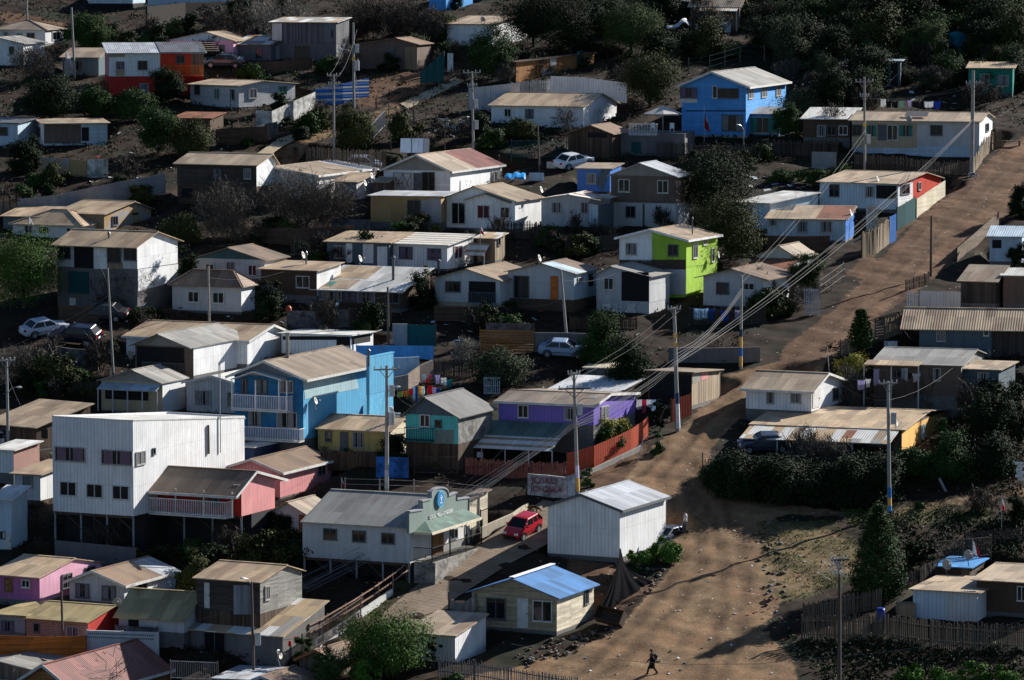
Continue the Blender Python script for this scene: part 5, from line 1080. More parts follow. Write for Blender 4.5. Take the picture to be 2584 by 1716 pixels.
for u, v, k in ((1800, 1205, .62), (1815, 1228, .8), (1870, 1255, 1.05), (1900, 1235, .95), (1960, 1262, 1.15), (1995, 1250, 1.05), (2050, 1268, 1.15), (2095, 1260, 1.1), (2140, 1268, 1.15), (2185, 1262, 1.1), (2230, 1255, 1.0), (1850, 1215, .7)):
    c = copy_tree(tp[int(u) % 2]); c.location = spot(u, v); c.scale = (k, k, k * rr.uniform(.6, 1.05)); c.rotation_euler = (0, 0, rr.uniform(0, 6.28))
yp = [plant(60 + i * 40, 1000, 62, 40 + 6 * i, k, 'dark shrub among many added to fill the shaded yards between the houses', 'bush', 'yard shrubs between the houses', .8) for i, k in enumerate(('dark', 'ever', 'twiggy', 'dark', 'olive', 'twiggy'))]  # dark shrubs added where the yards lie in cast shade
YARD = [[(0, 470), (300, 450), (420, 440), (400, 470), (0, 540)], [(20, 930), (250, 930), (250, 1000), (30, 1010)], [(560, 600), (900, 590), (860, 625), (600, 640)], [(780, 620), (960, 640), (820, 690), (760, 680)], [(1000, 595), (1290, 600), (1280, 650), (1000, 620)], [(1380, 600), (1560, 610), (1540, 660), (1380, 660)],
        [(1110, 830), (1290, 800), (1330, 830), (1240, 890)], [(660, 830), (1000, 800), (960, 850), (680, 850)], [(300, 800), (480, 800), (460, 850), (330, 850)], [(660, 1400), (780, 1400), (760, 1460), (640, 1440)], [(1880, 690), (2010, 720), (1960, 800), (1870, 800)],
        [(650, 270), (900, 280), (760, 350), (600, 390)], [(960, 290), (1290, 310), (1260, 400), (1000, 390)], [(500, 110), (760, 170), (680, 220), (480, 200)], [(1600, 400), (1930, 400), (1930, 440), (1700, 470)], [(700, 1130), (1250, 1150), (1230, 1180), (780, 1180)], [(1290, 1060), (1400, 1075), (1380, 1110), (1290, 1100)], [(200, 1370), (620, 1400), (560, 1450), (300, 1420)], [(2440, 960), (2584, 960), (2584, 1060), (2420, 1060)]]
YARD += [[(480, 10), (1150, 10), (1150, 122), (480, 122)]] * 3 + [[(900, 100), (1290, 100), (1290, 200), (1000, 200)], [(150, 60), (480, 70), (480, 130), (150, 120)], [(1290, 130), (1700, 130), (1700, 220), (1290, 200)]]
for i in range(215):
    pl = YARD[i % len(YARD)]; xs_, ys_ = zip(*pl)
    for _ in range(20):
        u, v = rr.uniform(min(xs_), max(xs_)), rr.uniform(min(ys_), max(ys_))
        if bool(inpoly(np.array([u]), np.array([v]), pl)[0]): break
    c = copy_tree(yp[i % 6]); c.location = spot(u, v); k = rr.uniform(.6, 1.5); c.scale = (k * rr.uniform(.9, 1.4), k, k * rr.uniform(.7, 1.2)); c.rotation_euler = (0, 0, rr.uniform(0, 6.28))
dp = [plant(1900 + i * 50, 1235, 110, 44 + 8 * i, 'dark', 'dark bush added to darken and shade the bank below the patched porch roof', 'bush', 'dark bushes added below the patched porch roof', .8) for i in range(3)]  # added bushes that look dark and cast shade over the bank
for i in range(26):
    u, v = rr.uniform(1810, 2240), rr.uniform(1195, 1280)
    if v > 1200 + (u - 1800) * .35: continue
    c = copy_tree(dp[i % 3]); c.location = spot(u, v); k = rr.uniform(.7, 1.25); c.scale = (k, k, k * rr.uniform(.8, 1.2)); c.rotation_euler = (0, 0, rr.uniform(0, 6.28))
# undergrowth: nobody could count it
def undergrowth(label, name, polys, n, mat, size, hgt, seed):
    r2 = np.random.RandomState(seed); us = []; 
    for poly in polys:
        xs, ys = zip(*poly); k = int(n / len(polys)) * 3
        u = r2.uniform(min(xs), max(xs), k); v = r2.uniform(min(ys), max(ys), k); s = inpoly(u, v, poly); u, v = u[s], v[s]
        us.append(np.stack([u, v], 1)[:int(n / len(polys))])
    us = np.concatenate(us); P_ = np.array([gp(a, b) for a, b in us]); P_[:, 2] = ground_z(P_[:, 0], P_[:, 1])
    big = .5 + .5 * np.sin(P_[:, 0] * .7 + 2 * np.sin(P_[:, 1] * .3)) * np.sin(P_[:, 1] * .55)
    P_ = P_[r2.rand(len(P_)) < .25 + .75 * big]
    k = 7; c = np.repeat(P_, k, 0) + r2.normal(size=(len(P_) * k, 3)) * np.array([.28, .28, 0]); c[:, 2] += r2.uniform(0, hgt, len(c))
    o = quads_mesh(name, leaf_quads(c, size, -.3, .4), mat, None); tag(o, label, 'undergrowth', None, 'stuff')
ALL = [[(-500, -60), (3100, -60), (3100, 330), (2600, 330), (1930, 420), (1200, 420), (600, 420), (-500, 520)]]
undergrowth('dark weeds and scrub covering the upper slope', 'weeds', ALL, 12000, LM['dark'], .16, .35, 1)
undergrowth('brown dry weeds between the houses', 'dry_weeds', [[(0, 400), (1900, 400), (1900, 900), (1500, 1200), (0, 1250)], [(0, 1250), (900, 1250), (800, 1700), (0, 1700)], [(2080, 860), (2584, 860), (2584, 1250), (2150, 1240)]], 9000, leaf_mat('leaf_dry', (.032, .027, .016)), .14, .25, 2)
undergrowth('green grass tufts on the bank beside the dirt crossroads', 'grass_tufts', [[(1910, 1315), (2100, 1312), (2190, 1380), (2130, 1470), (1990, 1520)], [(2120, 1280), (2500, 1262), (2500, 1300), (2150, 1330)], [(1040, 1440), (1190, 1362), (1215, 1380), (980, 1560), (870, 1650), (850, 1620)]], 1500, leaf_mat('leaf_grass', (.07, .10, .028)), .09, .12, 3)
undergrowth('dark scrub on the shaded bank at the right', 'bank_scrub', [[(2150, 1300), (2584, 1290), (2584, 1420), (2300, 1460)], [(1980, 1590), (2584, 1640), (2584, 1716), (2060, 1716)], [(1790, 1180), (2240, 1130), (2240, 1260), (1900, 1230)]], 2600, LM['dark'], .15, .35, 4)
# rubble: loose stones on the banks
def rubble(label, polys, n, seed, mats):
    r2 = random.Random(seed); m = MB()
    for poly in polys:
        xs, ys = zip(*poly); k = 0; t = 0
        while k < n / len(polys) and t < 9000:
            t += 1; u, v = r2.uniform(min(xs), max(xs)), r2.uniform(min(ys), max(ys))
            if not bool(inpoly(np.array([u]), np.array([v]), poly)[0]): continue
            k += 1; p = spot(u, v); s = abs(r2.gauss(0, .10)) + .05; rings = []
            for z_, q in ((-.3, .7), (.25, 1.0), (.6, .55)):
                rings.append([p + V((math.cos(a * 1.2566) * s * q * r2.uniform(.7, 1.3), math.sin(a * 1.2566) * s * q * r2.uniform(.7, 1.3), s * z_)) for a in range(5)])
            m.rings(rings, r2.choice(mats))
    o = m.build('rubble', uv=False); tag(o, label, 'rubble', None, 'stuff')
rubble('loose stones and rubbish along the earth banks of the crossroads', [[(1300, 1640), (1460, 1590), (1560, 1560), (1580, 1585), (1450, 1650), (1310, 1690)], [(1560, 1420), (1690, 1440), (1640, 1500), (1540, 1560), (1480, 1480)], [(1900, 1320), (1960, 1310), (2000, 1500), (1930, 1540)]], 280, 3, ['flat:concd', 'flat:dbrown', M('flat', (.16, .11, .075)), M('flat', (.13, .085, .055)), M('flat', (.2, .13, .085))])
# ================================================================ fences and garden walls
def polyline(pts):
    d = [0.0]
    for i in range(1, len(pts)): d.append(d[-1] + (pts[i] - pts[i - 1]).length)
    def f(s):
        s = max(0, min(d[-1], s))
        for i in range(1, len(pts)):
            if s <= d[i] + 1e-9: return pts[i - 1].lerp(pts[i], (s - d[i - 1]) / max(1e-6, d[i] - d[i - 1]))
        return pts[-1].copy()
    return d[-1], f
def fence(fr, label, pts, h, kind='picket', mat='wood:woodd', name='fence', cat='fence', group=None, post=True, gap=.05, bw=.09, pm='flat:dbrown', lean=0.0, drop=.35, frs=None):
    P = [gp(*px(frs[i] if frs else fr, x, y)) for i, (x, y) in enumerate(pts)]
    L, f = polyline(P); Z = V((0, 0, 1)); o = P[0]
    hs = h if isinstance(h, (list, tuple)) else (h, h)
    def hh(s): return hs[0] + (hs[1] - hs[0]) * s / L
    root = empty(name, o, label, cat, group); m = MB()
    if kind == 'picket':
        s = 0
        while s < L:
            a, b = f(s), f(min(L, s + bw)); d = (b - a); n = V((d.y, -d.x, 0)).normalized()
            t = hh(s) * R.uniform(.9, 1.08); ln = n * R.gauss(lean, .03) + d.normalized() * R.gauss(0, .03)
            m.prism([a - Z * drop, b - Z * drop, b + Z * t + ln, a + Z * (t + R.uniform(-.04, .04)) + ln], n * .025, mat); s += bw + gap * R.uniform(.6, 1.5)
        k = max(1, int(L / 3))
        for q in (.25, .8):
            for i in range(k):
                a, b = f(L * i / k), f(L * (i + 1) / k); n = V(((b - a).y, -(b - a).x, 0)).normalized()
                m.bar(a + Z * hh(0) * q - n * .03, b + Z * hh(0) * q - n * .03, .04, .07, mat)
        m.build('board_panel', root, o)
    elif kind in ('sheet', 'wall'):
        th = .03 if kind == 'sheet' else .18
        for i in range(len(P) - 1):
            a, b = P[i], P[i + 1]; d = b - a; n = V((d.y, -d.x, 0)).normalized()
            s0 = (a - P[0]).length; s1 = (b - P[0]).length
            m.prism([a - Z * drop, b - Z * drop, b + Z * hh(min(L, s1)), a + Z * hh(min(L, s0))], -n * th, mat)
        m.build('sheet_panel' if kind == 'sheet' else 'wall_body', root, o)
    elif kind == 'rail':
        s = 0
        while s <= L:
            a = f(s); m.bar(a + Z * .05, a + Z * hh(s), .025, .025, mat); s += .13
        k = max(1, int(L / 2.5))
        for q in (.08, .97):
            for i in range(k): m.bar(f(L * i / k) + Z * hh(0) * q, f(L * (i + 1) / k) + Z * hh(0) * q, .05, .05, mat)
        m.build('bar_panel', root, o)
    elif kind in ('wire', 'tuberail'):
        r = .012 if kind == 'wire' else .035
        for q in ((.3, .65, .97) if kind == 'wire' else (.5, .97)):
            k = max(1, int(L / 2.5))
            for i in range(k): m.bar(f(L * i / k) + Z * hh(0) * q, f(L * (i + 1) / k) + Z * hh(0) * q, 2 * r, 2 * r, mat)
        m.build('wire_strands' if kind == 'wire' else 'handrail', root, o)
    elif kind == 'slat':
        k = int(hs[0] / .24)
        for i in range(len(P) - 1):
            a, b = P[i], P[i + 1]; n = V(((b - a).y, -(b - a).x, 0)).normalized()
            for q in range(k): m.prism([a + Z * .24 * q, b + Z * .24 * q, b + Z * (.24 * q + .17), a + Z * (.24 * q + .17)], n * .03, mat)
        m.build('slat_panel', root, o)
    if post:
        k = max(1, int(round(L / 2.4)))
        for i in range(k + 1):
            a = f(L * i / k); s = L * i / k; d = f(min(L, s + .1)) - f(max(0, s - .1)); n = V((d.y, -d.x, 0)).normalized()
            q = MB(); q.bar(a - Z * drop - n * .08, a + Z * (hh(s) + .06) - n * .08, .09, .09, pm); q.build('post', root, o)
    return root
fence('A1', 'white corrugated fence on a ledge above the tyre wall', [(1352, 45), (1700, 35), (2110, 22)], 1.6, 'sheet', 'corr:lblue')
fence('A1', 'dark retaining bank wall holding old tyres', [(1352, 300), (1700, 150), (2120, 40)], (2.9, .3), 'wall', M('flat', (.03, .024, .02)), 'retaining_wall', 'wall', post=False)
fence('A2', 'blue corrugated fence with white bands beside the transformer pole', [(545, 985), (800, 940), (1040, 882)], 1.95, 'sheet', 'bands:blue2')
fence('A2', 'wavy fence of old white sheets below the grey clapboard house', [(0, 1180), (150, 1190), (300, 1120), (548, 1010)], (1.9, 1.9), 'sheet', 'stain:offwhite')
fence('A2', 'brown picket fence in front of the blue-grey parked car', [(462, 1478), (800, 1500), (1190, 1520)], 1.45, 'picket', 'wood:wood')
fence('A2', 'stepped grey metal fence beside the broad dark bush', [(1015, 1345), (1100, 1250), (1185, 1160)], 1.7, 'rail', 'flat:grey', pm='flat:grey')
fence('A2', 'tall white corrugated fence left of the long white house', [(1955, 1010), (2200, 985), (2420, 960)], 2.3, 'sheet', 'corr:greyw', pm='flat:grey')
fence('A3', 'low white fence behind the long white house', [(0, 862), (160, 845), (365, 835)], 1.2, 'picket', 'flat:greyw')
fence('A3', 'high white panel fence with dark posts between the long white house and the olive tree', [(360, 850), (640, 860), (1060, 915)], 1.75, 'sheet', 'corr:white', pm='flat:dgrey')
fence('A3', 'dark railing with a turquoise base wall left of the carport', [(0, 1445), (510, 1450)], 1.75, 'rail', 'flat:tealdk', pm='flat:tealdk')
fence('A3', 'dark picket fence below the tall blue house', [(1340, 1440), (1700, 1455), (2300, 1470)], 1.5, 'picket', 'wood:woodd')
fence('B1', 'grey concrete panel fence stepping up the slope behind the tan roofs', [(160, 560), (520, 540), (930, 470), (1520, 390)], (1.2, 1.9), 'sheet', 'lap:grey', pm='flat:dgrey')
fence('B1', 'short grey picket fence at the left edge', [(0, 590), (140, 565)], 1.6, 'picket', 'wood:woodl')
fence('A1', 'patchwork fence of plywood and painted boards', [(380, 1585), (640, 1600)], 1.55, 'sheet', 'osb:plyw')
fence('A1', 'whitish board panel at the end of the patchwork fence', [(800, 1625), (988, 1622)], 1.75, 'sheet', 'stain:offwhite')
fence('A1', 'ochre plywood sheet in the middle of the patchwork fence', [(640, 1605), (800, 1622)], 1.6, 'sheet', 'ply:osb')
fence('A1', 'dark picket fence above the dense green trees', [(735, 880), (1000, 835)], 1.1, 'picket', 'wood:wood')
fence('A4', 'dark picket fence in front of the white-roofed shack', [(0, 1425), (330, 1430), (650, 1420)], 1.5, 'picket', 'wood:woodd')
fence('A4', 'pale blue gate panel in the dark picket fence', [(415, 1530), (640, 1535)], 1.5, 'sheet', 'ply:grey', 'gate', 'gate')
fence('B4', 'dark picket fence below the beige house', [(655, 425), (980, 445), (1320, 490)], 1.35, 'picket', 'wood:woodd')
fence('B4', 'short dark picket fence beside the thick pole at the road', [(1325, 470), (1500, 470), (1545, 460)], 1.25, 'picket', 'wood:wood')
fence('B4', 'sunlit grey picket fence climbing beside the top of the dirt road', [(1548, 462), (1640, 320), (1690, 262)], 1.5, 'picket', 'wood:woodl')
fence('B4', 'jumble of upright stakes at the top of the sunlit picket fence', [(1680, 275), (1755, 268)], 1.7, 'picket', 'wood:wood')
fence('B4', 'white plank fence in front of the bright red wall', [(1122, 795), (1235, 700), (1335, 622)], (1.75, 1.35), 'sheet', 'lap:cream', drop=.2)
fence('B4', 'dark green sheet fence below the white plank fence', [(975, 888), (1040, 852), (1112, 805)], 2.1, 'sheet', 'ply:tealdk')
fence('B4', 'weathered upright board fence at the roadside below the leaning planks', [(715, 1098), (820, 1060), (915, 985)], 2.3, 'picket', 'wood:woodl', gap=.01, bw=.14)
fence('B4', 'bright blue sheet gate at the end of the weathered board fence', [(918, 985), (968, 960)], 2.4, 'sheet', 'flat:blue2', 'gate', 'gate')
fence('B4', 'grey plank fence along the right side of the dirt road', [(1425, 1120), (1560, 1005), (1735, 850)], 1.2, 'sheet', 'hwood:wood')
fence('B4', 'grey white-streaked sheet fence beside the dark wooden shed', [(1140, 1490), (1450, 1498)], 1.75, 'sheet', 'corr:greyw')
fence('B4', 'white picket fence left of the white-streaked sheet fence', [(1045, 1480), (1140, 1488)], 1.6, 'picket', 'flat:greyw')
fence('B4', 'dark plank fence behind the white picket fence', [(1045, 1345), (1215, 1285)], 1.0, 'picket', 'wood:wood')
fence('B4', 'brown board fence under the half-rusted roof', [(0, 1035), (240, 1040), (470, 1035)], 1.3, 'sheet', 'hwood:dbrown')
fence('B4', 'wire fence on the bank left of the dirt road', [(400, 1400), (480, 1345), (580, 1270)], 1.7, 'wire', 'flat:gmetal', pm='flat:gmetal')
fence('C4', 'weathered picket fence beside the tiered conifer', [(555, 610), (640, 590), (780, 540)], 1.3, 'picket', 'wood:woodl')
fence('C4', 'grey slatted screen fence left of the long dark house', [(815, 500), (885, 490)], 1.9, 'slat', 'flat:wood')
fence('C4', 'picket fence climbing to the long dark house', [(885, 490), (1010, 440)], 1.7, 'picket', 'wood:woodl')
fence('C3', 'red corrugated fence climbing the bank beside the dirt road', [(515, 1478), (760, 1405), (950, 1320), (1100, 1245), (1255, 1130)], (1.65, 1.55), 'sheet', 'corr:redf', bw=.2)
fence('C3', 'pale concrete kerb under the red corrugated fence', [(665, 1500), (950, 1365), (1200, 1245)], .28, 'wall', 'plaster:conc', 'kerb_wall', 'wall', post=False)
fence('C3', 'dull red sheet gate behind the leaning pole', [(1470, 990), (1650, 935)], 1.75, 'sheet', 'corr:redf', 'gate', 'gate')
fence('C3', 'dark red fence below the purple house porch', [(-420, 1470), (0, 1500), (508, 1510)], 1.2, 'picket', 'flat:rbrown', pm='flat:dbrown', gap=.02)
fence('C2', 'dark brown fence in front of the yellow house', [(600, 1400), (850, 1405), (1110, 1410)], 1.15, 'picket', 'wood:dbrown', gap=.01, bw=.14)
fence('C2', 'blue painted sheet gate with a yellow swipe by the utility pole', [(1105, 1500), (1400, 1510)], 1.6, 'sheet', 'stain:blue2', 'gate', 'gate')
fence('C2', 'dark railing below the turquoise house', [(1450, 1470), (1850, 1480)], 1.4, 'rail', 'flat:woodd')
fence('C2', 'bright blue boarded fence behind the large blue house', [(925, 420), (1130, 420), (1630, 425)], 1.15, 'sheet', 'ply:bluep')
fence('C2', 'grey rendered wall with painted scribbles behind the blue house', [(1258, 640), (1400, 635), (1500, 628)], 2.1, 'wall', 'plaster:lblue', 'garden_wall', 'wall', post=False)
fence('C2', 'stepped brick wall beside the washing lines', [(1250, 715), (1400, 700), (1505, 640), (1630, 600)], (1.1, 1.6), 'wall', 'brick:brickl', 'garden_wall', 'wall', post=False)
fence('C2', 'short brick pier wall below the turquoise tower', [(1105, 905), (1200, 890)], 1.3, 'wall', 'brick:brickl', 'garden_wall', 'wall', post=False)
fence('C2', 'dark picket fence above the creeper mound', [(1630, 560), (1800, 570), (1990, 575)], 1.3, 'picket', 'wood:woodd')
fence('C2', 'grey block pillar wall beside the teal panel', [(1255, 290), (1390, 290)], 1.8, 'wall', 'plaster:grey', 'garden_wall', 'wall', post=False)
fence('C2', 'teal panel fence in the shade above the blue boarded fence', [(1392, 285), (1650, 290)], 1.7, 'sheet', 'plaster:tealdk')
fence('C2', 'orange-brown slatted wooden gate above the creeper mound', [(2055, 350), (2340, 355), (2555, 360)], 2.0, 'slat', 'hwood:ochre', 'gate', 'gate')
fence('C3', 'concrete retaining wall behind the silver blue car', [(218, 360), (500, 362), (700, 370)], 1.7, 'wall', 'plaster:concd', 'retaining_wall', 'wall', post=False)
fence('C3', 'dark slatted fence above the round bush and the silver car', [(540, 135), (850, 140), (1150, 140)], 1.0, 'picket', 'wood:dbrown', gap=.03)
fence('C3', 'long grey retaining wall at the foot of the washing', [(1440, 450), (1800, 455), (2280, 445)], 1.25, 'wall', 'plaster:concd', 'retaining_wall', 'wall', post=False)
fence('C3', 'thin post and wire fence along the shaded bank below the patched porch', [(1752, 1575), (2110, 1590), (2400, 1600), (2700, 1590)], 2.5, 'wire', 'flat:gmetal', pm='wood:wood')
fence('C1', 'dark stone retaining wall below the parked cars', [(505, 495), (700, 520), (900, 525)], 1.75, 'wall', 'stone:concd', 'retaining_wall', 'wall', post=False)
fence('D2', 'rusty pipe handrail beside the ramp', [(425, 1262), (720, 1095), (985, 925), (1190, 770)], 1.15, 'tuberail', M('flat', (.42, .25, .18)), pm=M('flat', (.38, .22, .16)), name='handrail_fence', cat='railing')
fence('D2', 'white concrete kerb wall of the ramp', [(425, 1330), (700, 1155), (1075, 900)], .4, 'wall', 'plaster:offwhite', 'kerb_wall', 'wall', post=False)
fence('D2', 'rusty barred fence running down the ramp', [(370, 1375), (560, 1262), (830, 1080)], 1.5, 'rail', M('flat', (.20, .15, .12)), pm='flat:wood')
fence('D2', 'black iron fence on a white base right of the community hall', [(1765, 415), (2014, 305), (2125, 220)], 1.7, 'rail', 'flat:black', pm='flat:black')
fence('D2', 'white base wall under the black iron fence', [(1770, 425), (2014, 315), (2135, 235)], .5, 'wall', 'plaster:cream', 'base_wall', 'wall', post=False)
fence('D2', 'thin dark rail fence behind the community hall', [(700, 120), (1120, 130), (1500, 150), (1760, 180)], 1.3, 'wire', 'flat:gmetal', pm='flat:gmetal')
fence('D2', 'dark iron picket fence at the bottom edge beside the round tree', [(1430, 1530), (1700, 1560), (2014, 1620), (2510, 1700)], 1.3, 'picket', 'flat:dgrey', gap=.08, bw=.06, pm='flat:dgrey')
fence('D4', 'long grey picket fence before the white board shed', [(275, 1255), (560, 1265), (900, 1250), (1250, 1300), (1600, 1330), (2060, 1350)], (1.75, 1.9), 'picket', 'wood:wood', pm='wood:wood')
fence('D4', 'inner grey picket fence behind the blue barrel', [(290, 1110), (560, 1080), (640, 1040), (900, 1000)], 1.3, 'picket', 'wood:wood', pm='wood:wood')
fence('D4', 'dark picket fence right of the cypress', [(1010, 880), (1200, 800), (1340, 730)], 1.1, 'picket', 'wood:woodd')
fence('D4', 'wire enclosure fence behind the bright blue roof', [(1318, 640), (1560, 620), (1760, 600)], 1.5, 'rail', 'flat:wood', pm='wood:wood')
fence('D4', 'dark picket fence in deep shade under the grassy ledge', [(1560, 520), (1760, 500), (2014, 480)], 1.0, 'picket', 'wood:woodd')
fence('D1', 'orange board fence before the brick house', [(-20, 1395), (300, 1400), (672, 1390)], (1.6, 1.5), 'sheet', 'hwood:orange')
f_ = fence('D1', 'white block wall topped with a pierced lattice', [(678, 1372), (1238, 1390)], 1.75, 'wall', 'plaster:greyw', 'garden_wall', 'wall', pm='plaster:greyw')
q = MB()
a, b = gp(*px('D1', 690, 1372)), gp(*px('D1', 1230, 1390)); Z = V((0, 0, 1)); n = V(((b - a).y, -(b - a).x, 0)).normalized()
for i in range(34):
    for j in range(2):
        p = a.lerp(b, (i + .5 + .5 * j) / 35) + Z * (1.28 + .26 * j) + n * .01; e = (b - a).normalized()
        q.prism([p - e * .05, p - Z * .07, p + e * .05, p + Z * .07], n * .012, 'flat:dgrey')
q.build('lattice_holes', f_, a)
fence('D1', 'dark barred fence right of the red roof', [(1330, 1560), (1500, 1570), (1700, 1575)], 1.3, 'rail', 'flat:grey')
fence('A2', 'black wire fence on the slope above the white boards', [(1105, 1000), (1450, 1150), (1700, 1060)], 1.4, 'wire', 'flat:dgrey', pm='flat:wood')
fence('A3', 'wire fence with thin posts on the wooded slope', [(1630, 680), (1840, 650), (2095, 570), (2320, 560)], 1.7, 'wire', 'flat:tealdk', pm='flat:wood')
for i, (fr_, p_, h_, k_, m_, w_) in enumerate((
  ('B2', [(-20, 850), (450, 860), (900, 830)], 1.5, 'sheet', 'hwood:dbrown', 'under the large leafless bush'), ('B2', [(330, 930), (640, 925)], 1.5, 'picket', 'wood:woodd', 'behind the teal gable house'),
  ('B2', [(700, 765), (1050, 770)], 1.4, 'sheet', 'stain:dgrey', 'below the plywood house front'), ('B3', [(270, 815), (560, 830), (960, 830)], 1.3, 'sheet', 'wood:woodd', 'under the house with white roof sheets'),
  ('B3', [(0, 800), (270, 800)], 1.5, 'picket', 'wood:woodd', 'below the double gable house'), ('B3', [(500, 960), (985, 900)], 1.4, 'sheet', 'hwood:woodd', 'left of the lime green house'),
  ('C2', [(290, 135), (600, 140), (860, 120)], 1.5, 'sheet', 'stain:dgrey', 'behind the open flat-roofed shed'),
  ('C2', [(860, 130), (1240, 110)], 1.6, 'picket', 'wood:woodd', 'left of the grey block pillar'), ('B2', [(1640, 1560), (2000, 1565), (2350, 1570)], 1.3, 'sheet', 'hwood:dbrown', 'below the recessed porch house'),
  ('C3', [(-230, 250), (-20, 255), (210, 260)], 1.5, 'sheet', 'stain:dgrey', 'beside the orange-brown slatted gate'), ('B1', [(540, 1560), (900, 1570)], 1.4, 'sheet', 'hwood:dbrown', 'below the big white two-storey house'),
  ('C1', [(900, 780), (650, 770), (420, 740)], 1.3, 'picket', 'wood:woodd', 'left of the glazed awning'), ('A2', [(-60, 680), (250, 660), (520, 630)], 1.2, 'sheet', 'hwood:dbrown', 'below the patched two-storey shack'),
  ('A2', [(0, 1300), (90, 1270), (200, 1250)], 1.5, 'sheet', 'stain:dgrey', 'below the white sheets'), ('D1', [(900, 1270), (1230, 1290)], 1.2, 'sheet', 'stain:dgrey', 'before the mossy yellowish roof'),
  ('D1', [(430, 610), (760, 640), (1060, 670)], 1.3, 'sheet', 'plaster:dgrey', 'under the tall white building on posts'), ('D2', [(-120, 640), (150, 640), (360, 620)], 1.4, 'picket', 'wood:woodd', 'left of the hall stilts'),
  ('B3', [(1640, 1590), (2000, 1590), (2330, 1580)], 1.3, 'picket', 'wood:woodd', 'behind the hanging blue washing'), ('A1', [(2450, 1300), (2250, 1310), (1980, 1330)], 1.6, 'sheet', 'hwood:dbrown', 'below the reddish shelter'))):
    fence(fr_, 'dark yard fence ' + w_, p_, h_, k_, m_)
# turquoise net
m = MB(); row = []
for i in range(15):
    u, v = px('A4', 1650 + 50 * i, 470 + 6 * math.sin(i)); a = gp(u, v); t = 1.9 + .35 * math.sin(i * .9)
    row.append((a, a + V((0, .15 * math.sin(i * 2.1), t))))
for i in range(14): m.prism([row[i][0], row[i + 1][0], row[i + 1][1], row[i][1]], V((0, .02, 0)), M('plastic', (.01, .22, .34)))
tag(m.build('shade_net', None, row[0][0]), 'turquoise shade net strung across the wooded slope', 'net')
# graffiti wall
def text_mesh(txt, size, mat, depth, name, parent, origin, pos, ex, ez, shear=0.0):
    cu = bpy.data.curves.new(name, 'FONT'); cu.body = txt; cu.size = size; cu.extrude = depth; cu.align_x = 'CENTER'
    t = bpy.data.objects.new(name, cu); COL.objects.link(t); bpy.context.view_layer.update()
    me = bpy.data.meshes.new_from_object(t.evaluated_get(bpy.context.evaluated_depsgraph_get()))
    bpy.data.objects.remove(t)
    me.materials.clear(); me.materials.append(mat)
    ey = ez.cross(ex)
    for v in me.vertices: c = v.co; v.co = pos + ex * (c.x + shear * c.y) + ez * c.y + ex.cross(ez) * c.z - origin
    o = bpy.data.objects.new(name, me); COL.objects.link(o); o.parent = parent
    return o
g_ = fence('C3', 'white wall scrawled with red graffiti below the red fence', [(150, 1655), (330, 1668), (512, 1690)], 1.55, 'wall', 'stain:greyw', 'garden_wall', 'wall', post=False)
a, b = gp(*px('C3', 150, 1655)), gp(*px('C3', 512, 1690)); e = (b - a); e.z = 0; e.normalize(); n = V((e.y, -e.x, 0)); c_ = a.lerp(b, .5)
sp = M('flat', (.22, .03, .04)); Zv = V((0, 0, 1))
text_mesh('JOSKU', .72, sp, .004, 'graffiti_word', g_, a, a.lerp(b, .42) + Zv * .92 + n * .02, e, Zv)
text_mesh('JOFOSKA', .62, sp, .004, 'graffiti_word', g_, a, a.lerp(b, .48) + Zv * .28 + n * .02, e, Zv)
fence('C3', 'narrow peeling wall pier between the graffiti wall and the painted pole', [(518, 1690), (585, 1672)], 1.6, 'wall', 'stain:lblue', 'wall_pier', 'wall', post=False)
# tyres
ty = MB()
for i in range(14):
    a = 2 * math.pi * i / 14
ringsT = []
for i in range(15):
    a = 2 * math.pi * i / 14; c0 = V((math.cos(a), 0, math.sin(a)))
    ringsT.append([c0 * (.26 + .085 * math.cos(b_ * math.pi / 3)) + V((0, .1 * math.sin(b_ * math.pi / 3), 0)) for b_ in range(6)])
ty.rings(ringsT, M('flat', (.16, .155, .15)), False)
t0 = ty.build('tyre', None, uv=False, smooth=True); tag(t0, 'old tyre set in the stepped tyre retaining bank at the top left', 'tyre', 'old tyres set in the bank')
rr = random.Random(9); first = True
for i in range(11):
    for j in range(4):
        x = 1390 + 68 * i + 12 * j + rr.uniform(-8, 8); y = 285 - 20 * i + 33 * j - 40 + rr.uniform(-5, 5)
        if y < 60: continue
        u, v = px('A1', x, y); p = gp(u, px('A1', 0, 300 - (x - 1352) * .34)[1]); p = at(u, v, (p - CAM).dot(FWD) - .35)
        c = t0 if first else copy_tree(t0); first = False; c.location = p; c.rotation_euler = (rr.uniform(-.3, .3), 0, rr.uniform(-.3, .3)); c.scale = (1, 1, .85)
# ================================================================ satellite dishes
def dish_proto():
    root = empty('satellite_dish', (0, 0, 0), 'x', 'satellite dish', 'satellite dishes')
    m = MB(); R0 = []
    for r in (0.02, .2, .32, .42):
        R0.append([V((r * math.cos(a * .5236), -.55 * r * r, r * 1.06 * math.sin(a * .5236))) for a in range(12)])
    for r in (.42, .32, .2, .02): R0.append([V((r * math.cos(a * .5236), -.55 * r * r + .02, r * 1.06 * math.sin(a * .5236))) for a in range(12)])
    m.rings(R0, 'plastic:gmetal'); m.build('reflector', root, smooth=True, uv=False)
    m = MB(); m.bar(V((0, -.08, -.42)), V((0, -.62, -.12)), .03, .03, 'metal:dgrey'); m.bar(V((0, -.62, -.14)), V((0, -.55, -.02)), .08, .08, 'plastic:offwhite'); m.build('feed_arm', root, uv=False)
    m = MB(); m.bar(V((0, .04, -.05)), V((0, .18, -.25)), .06, .06, 'metal:dgrey'); m.bar(V((0, .18, -.2)), V((0, .2, -.95)), .05, .05, 'metal:dgrey'); m.build('mast', root, uv=False)
    return root
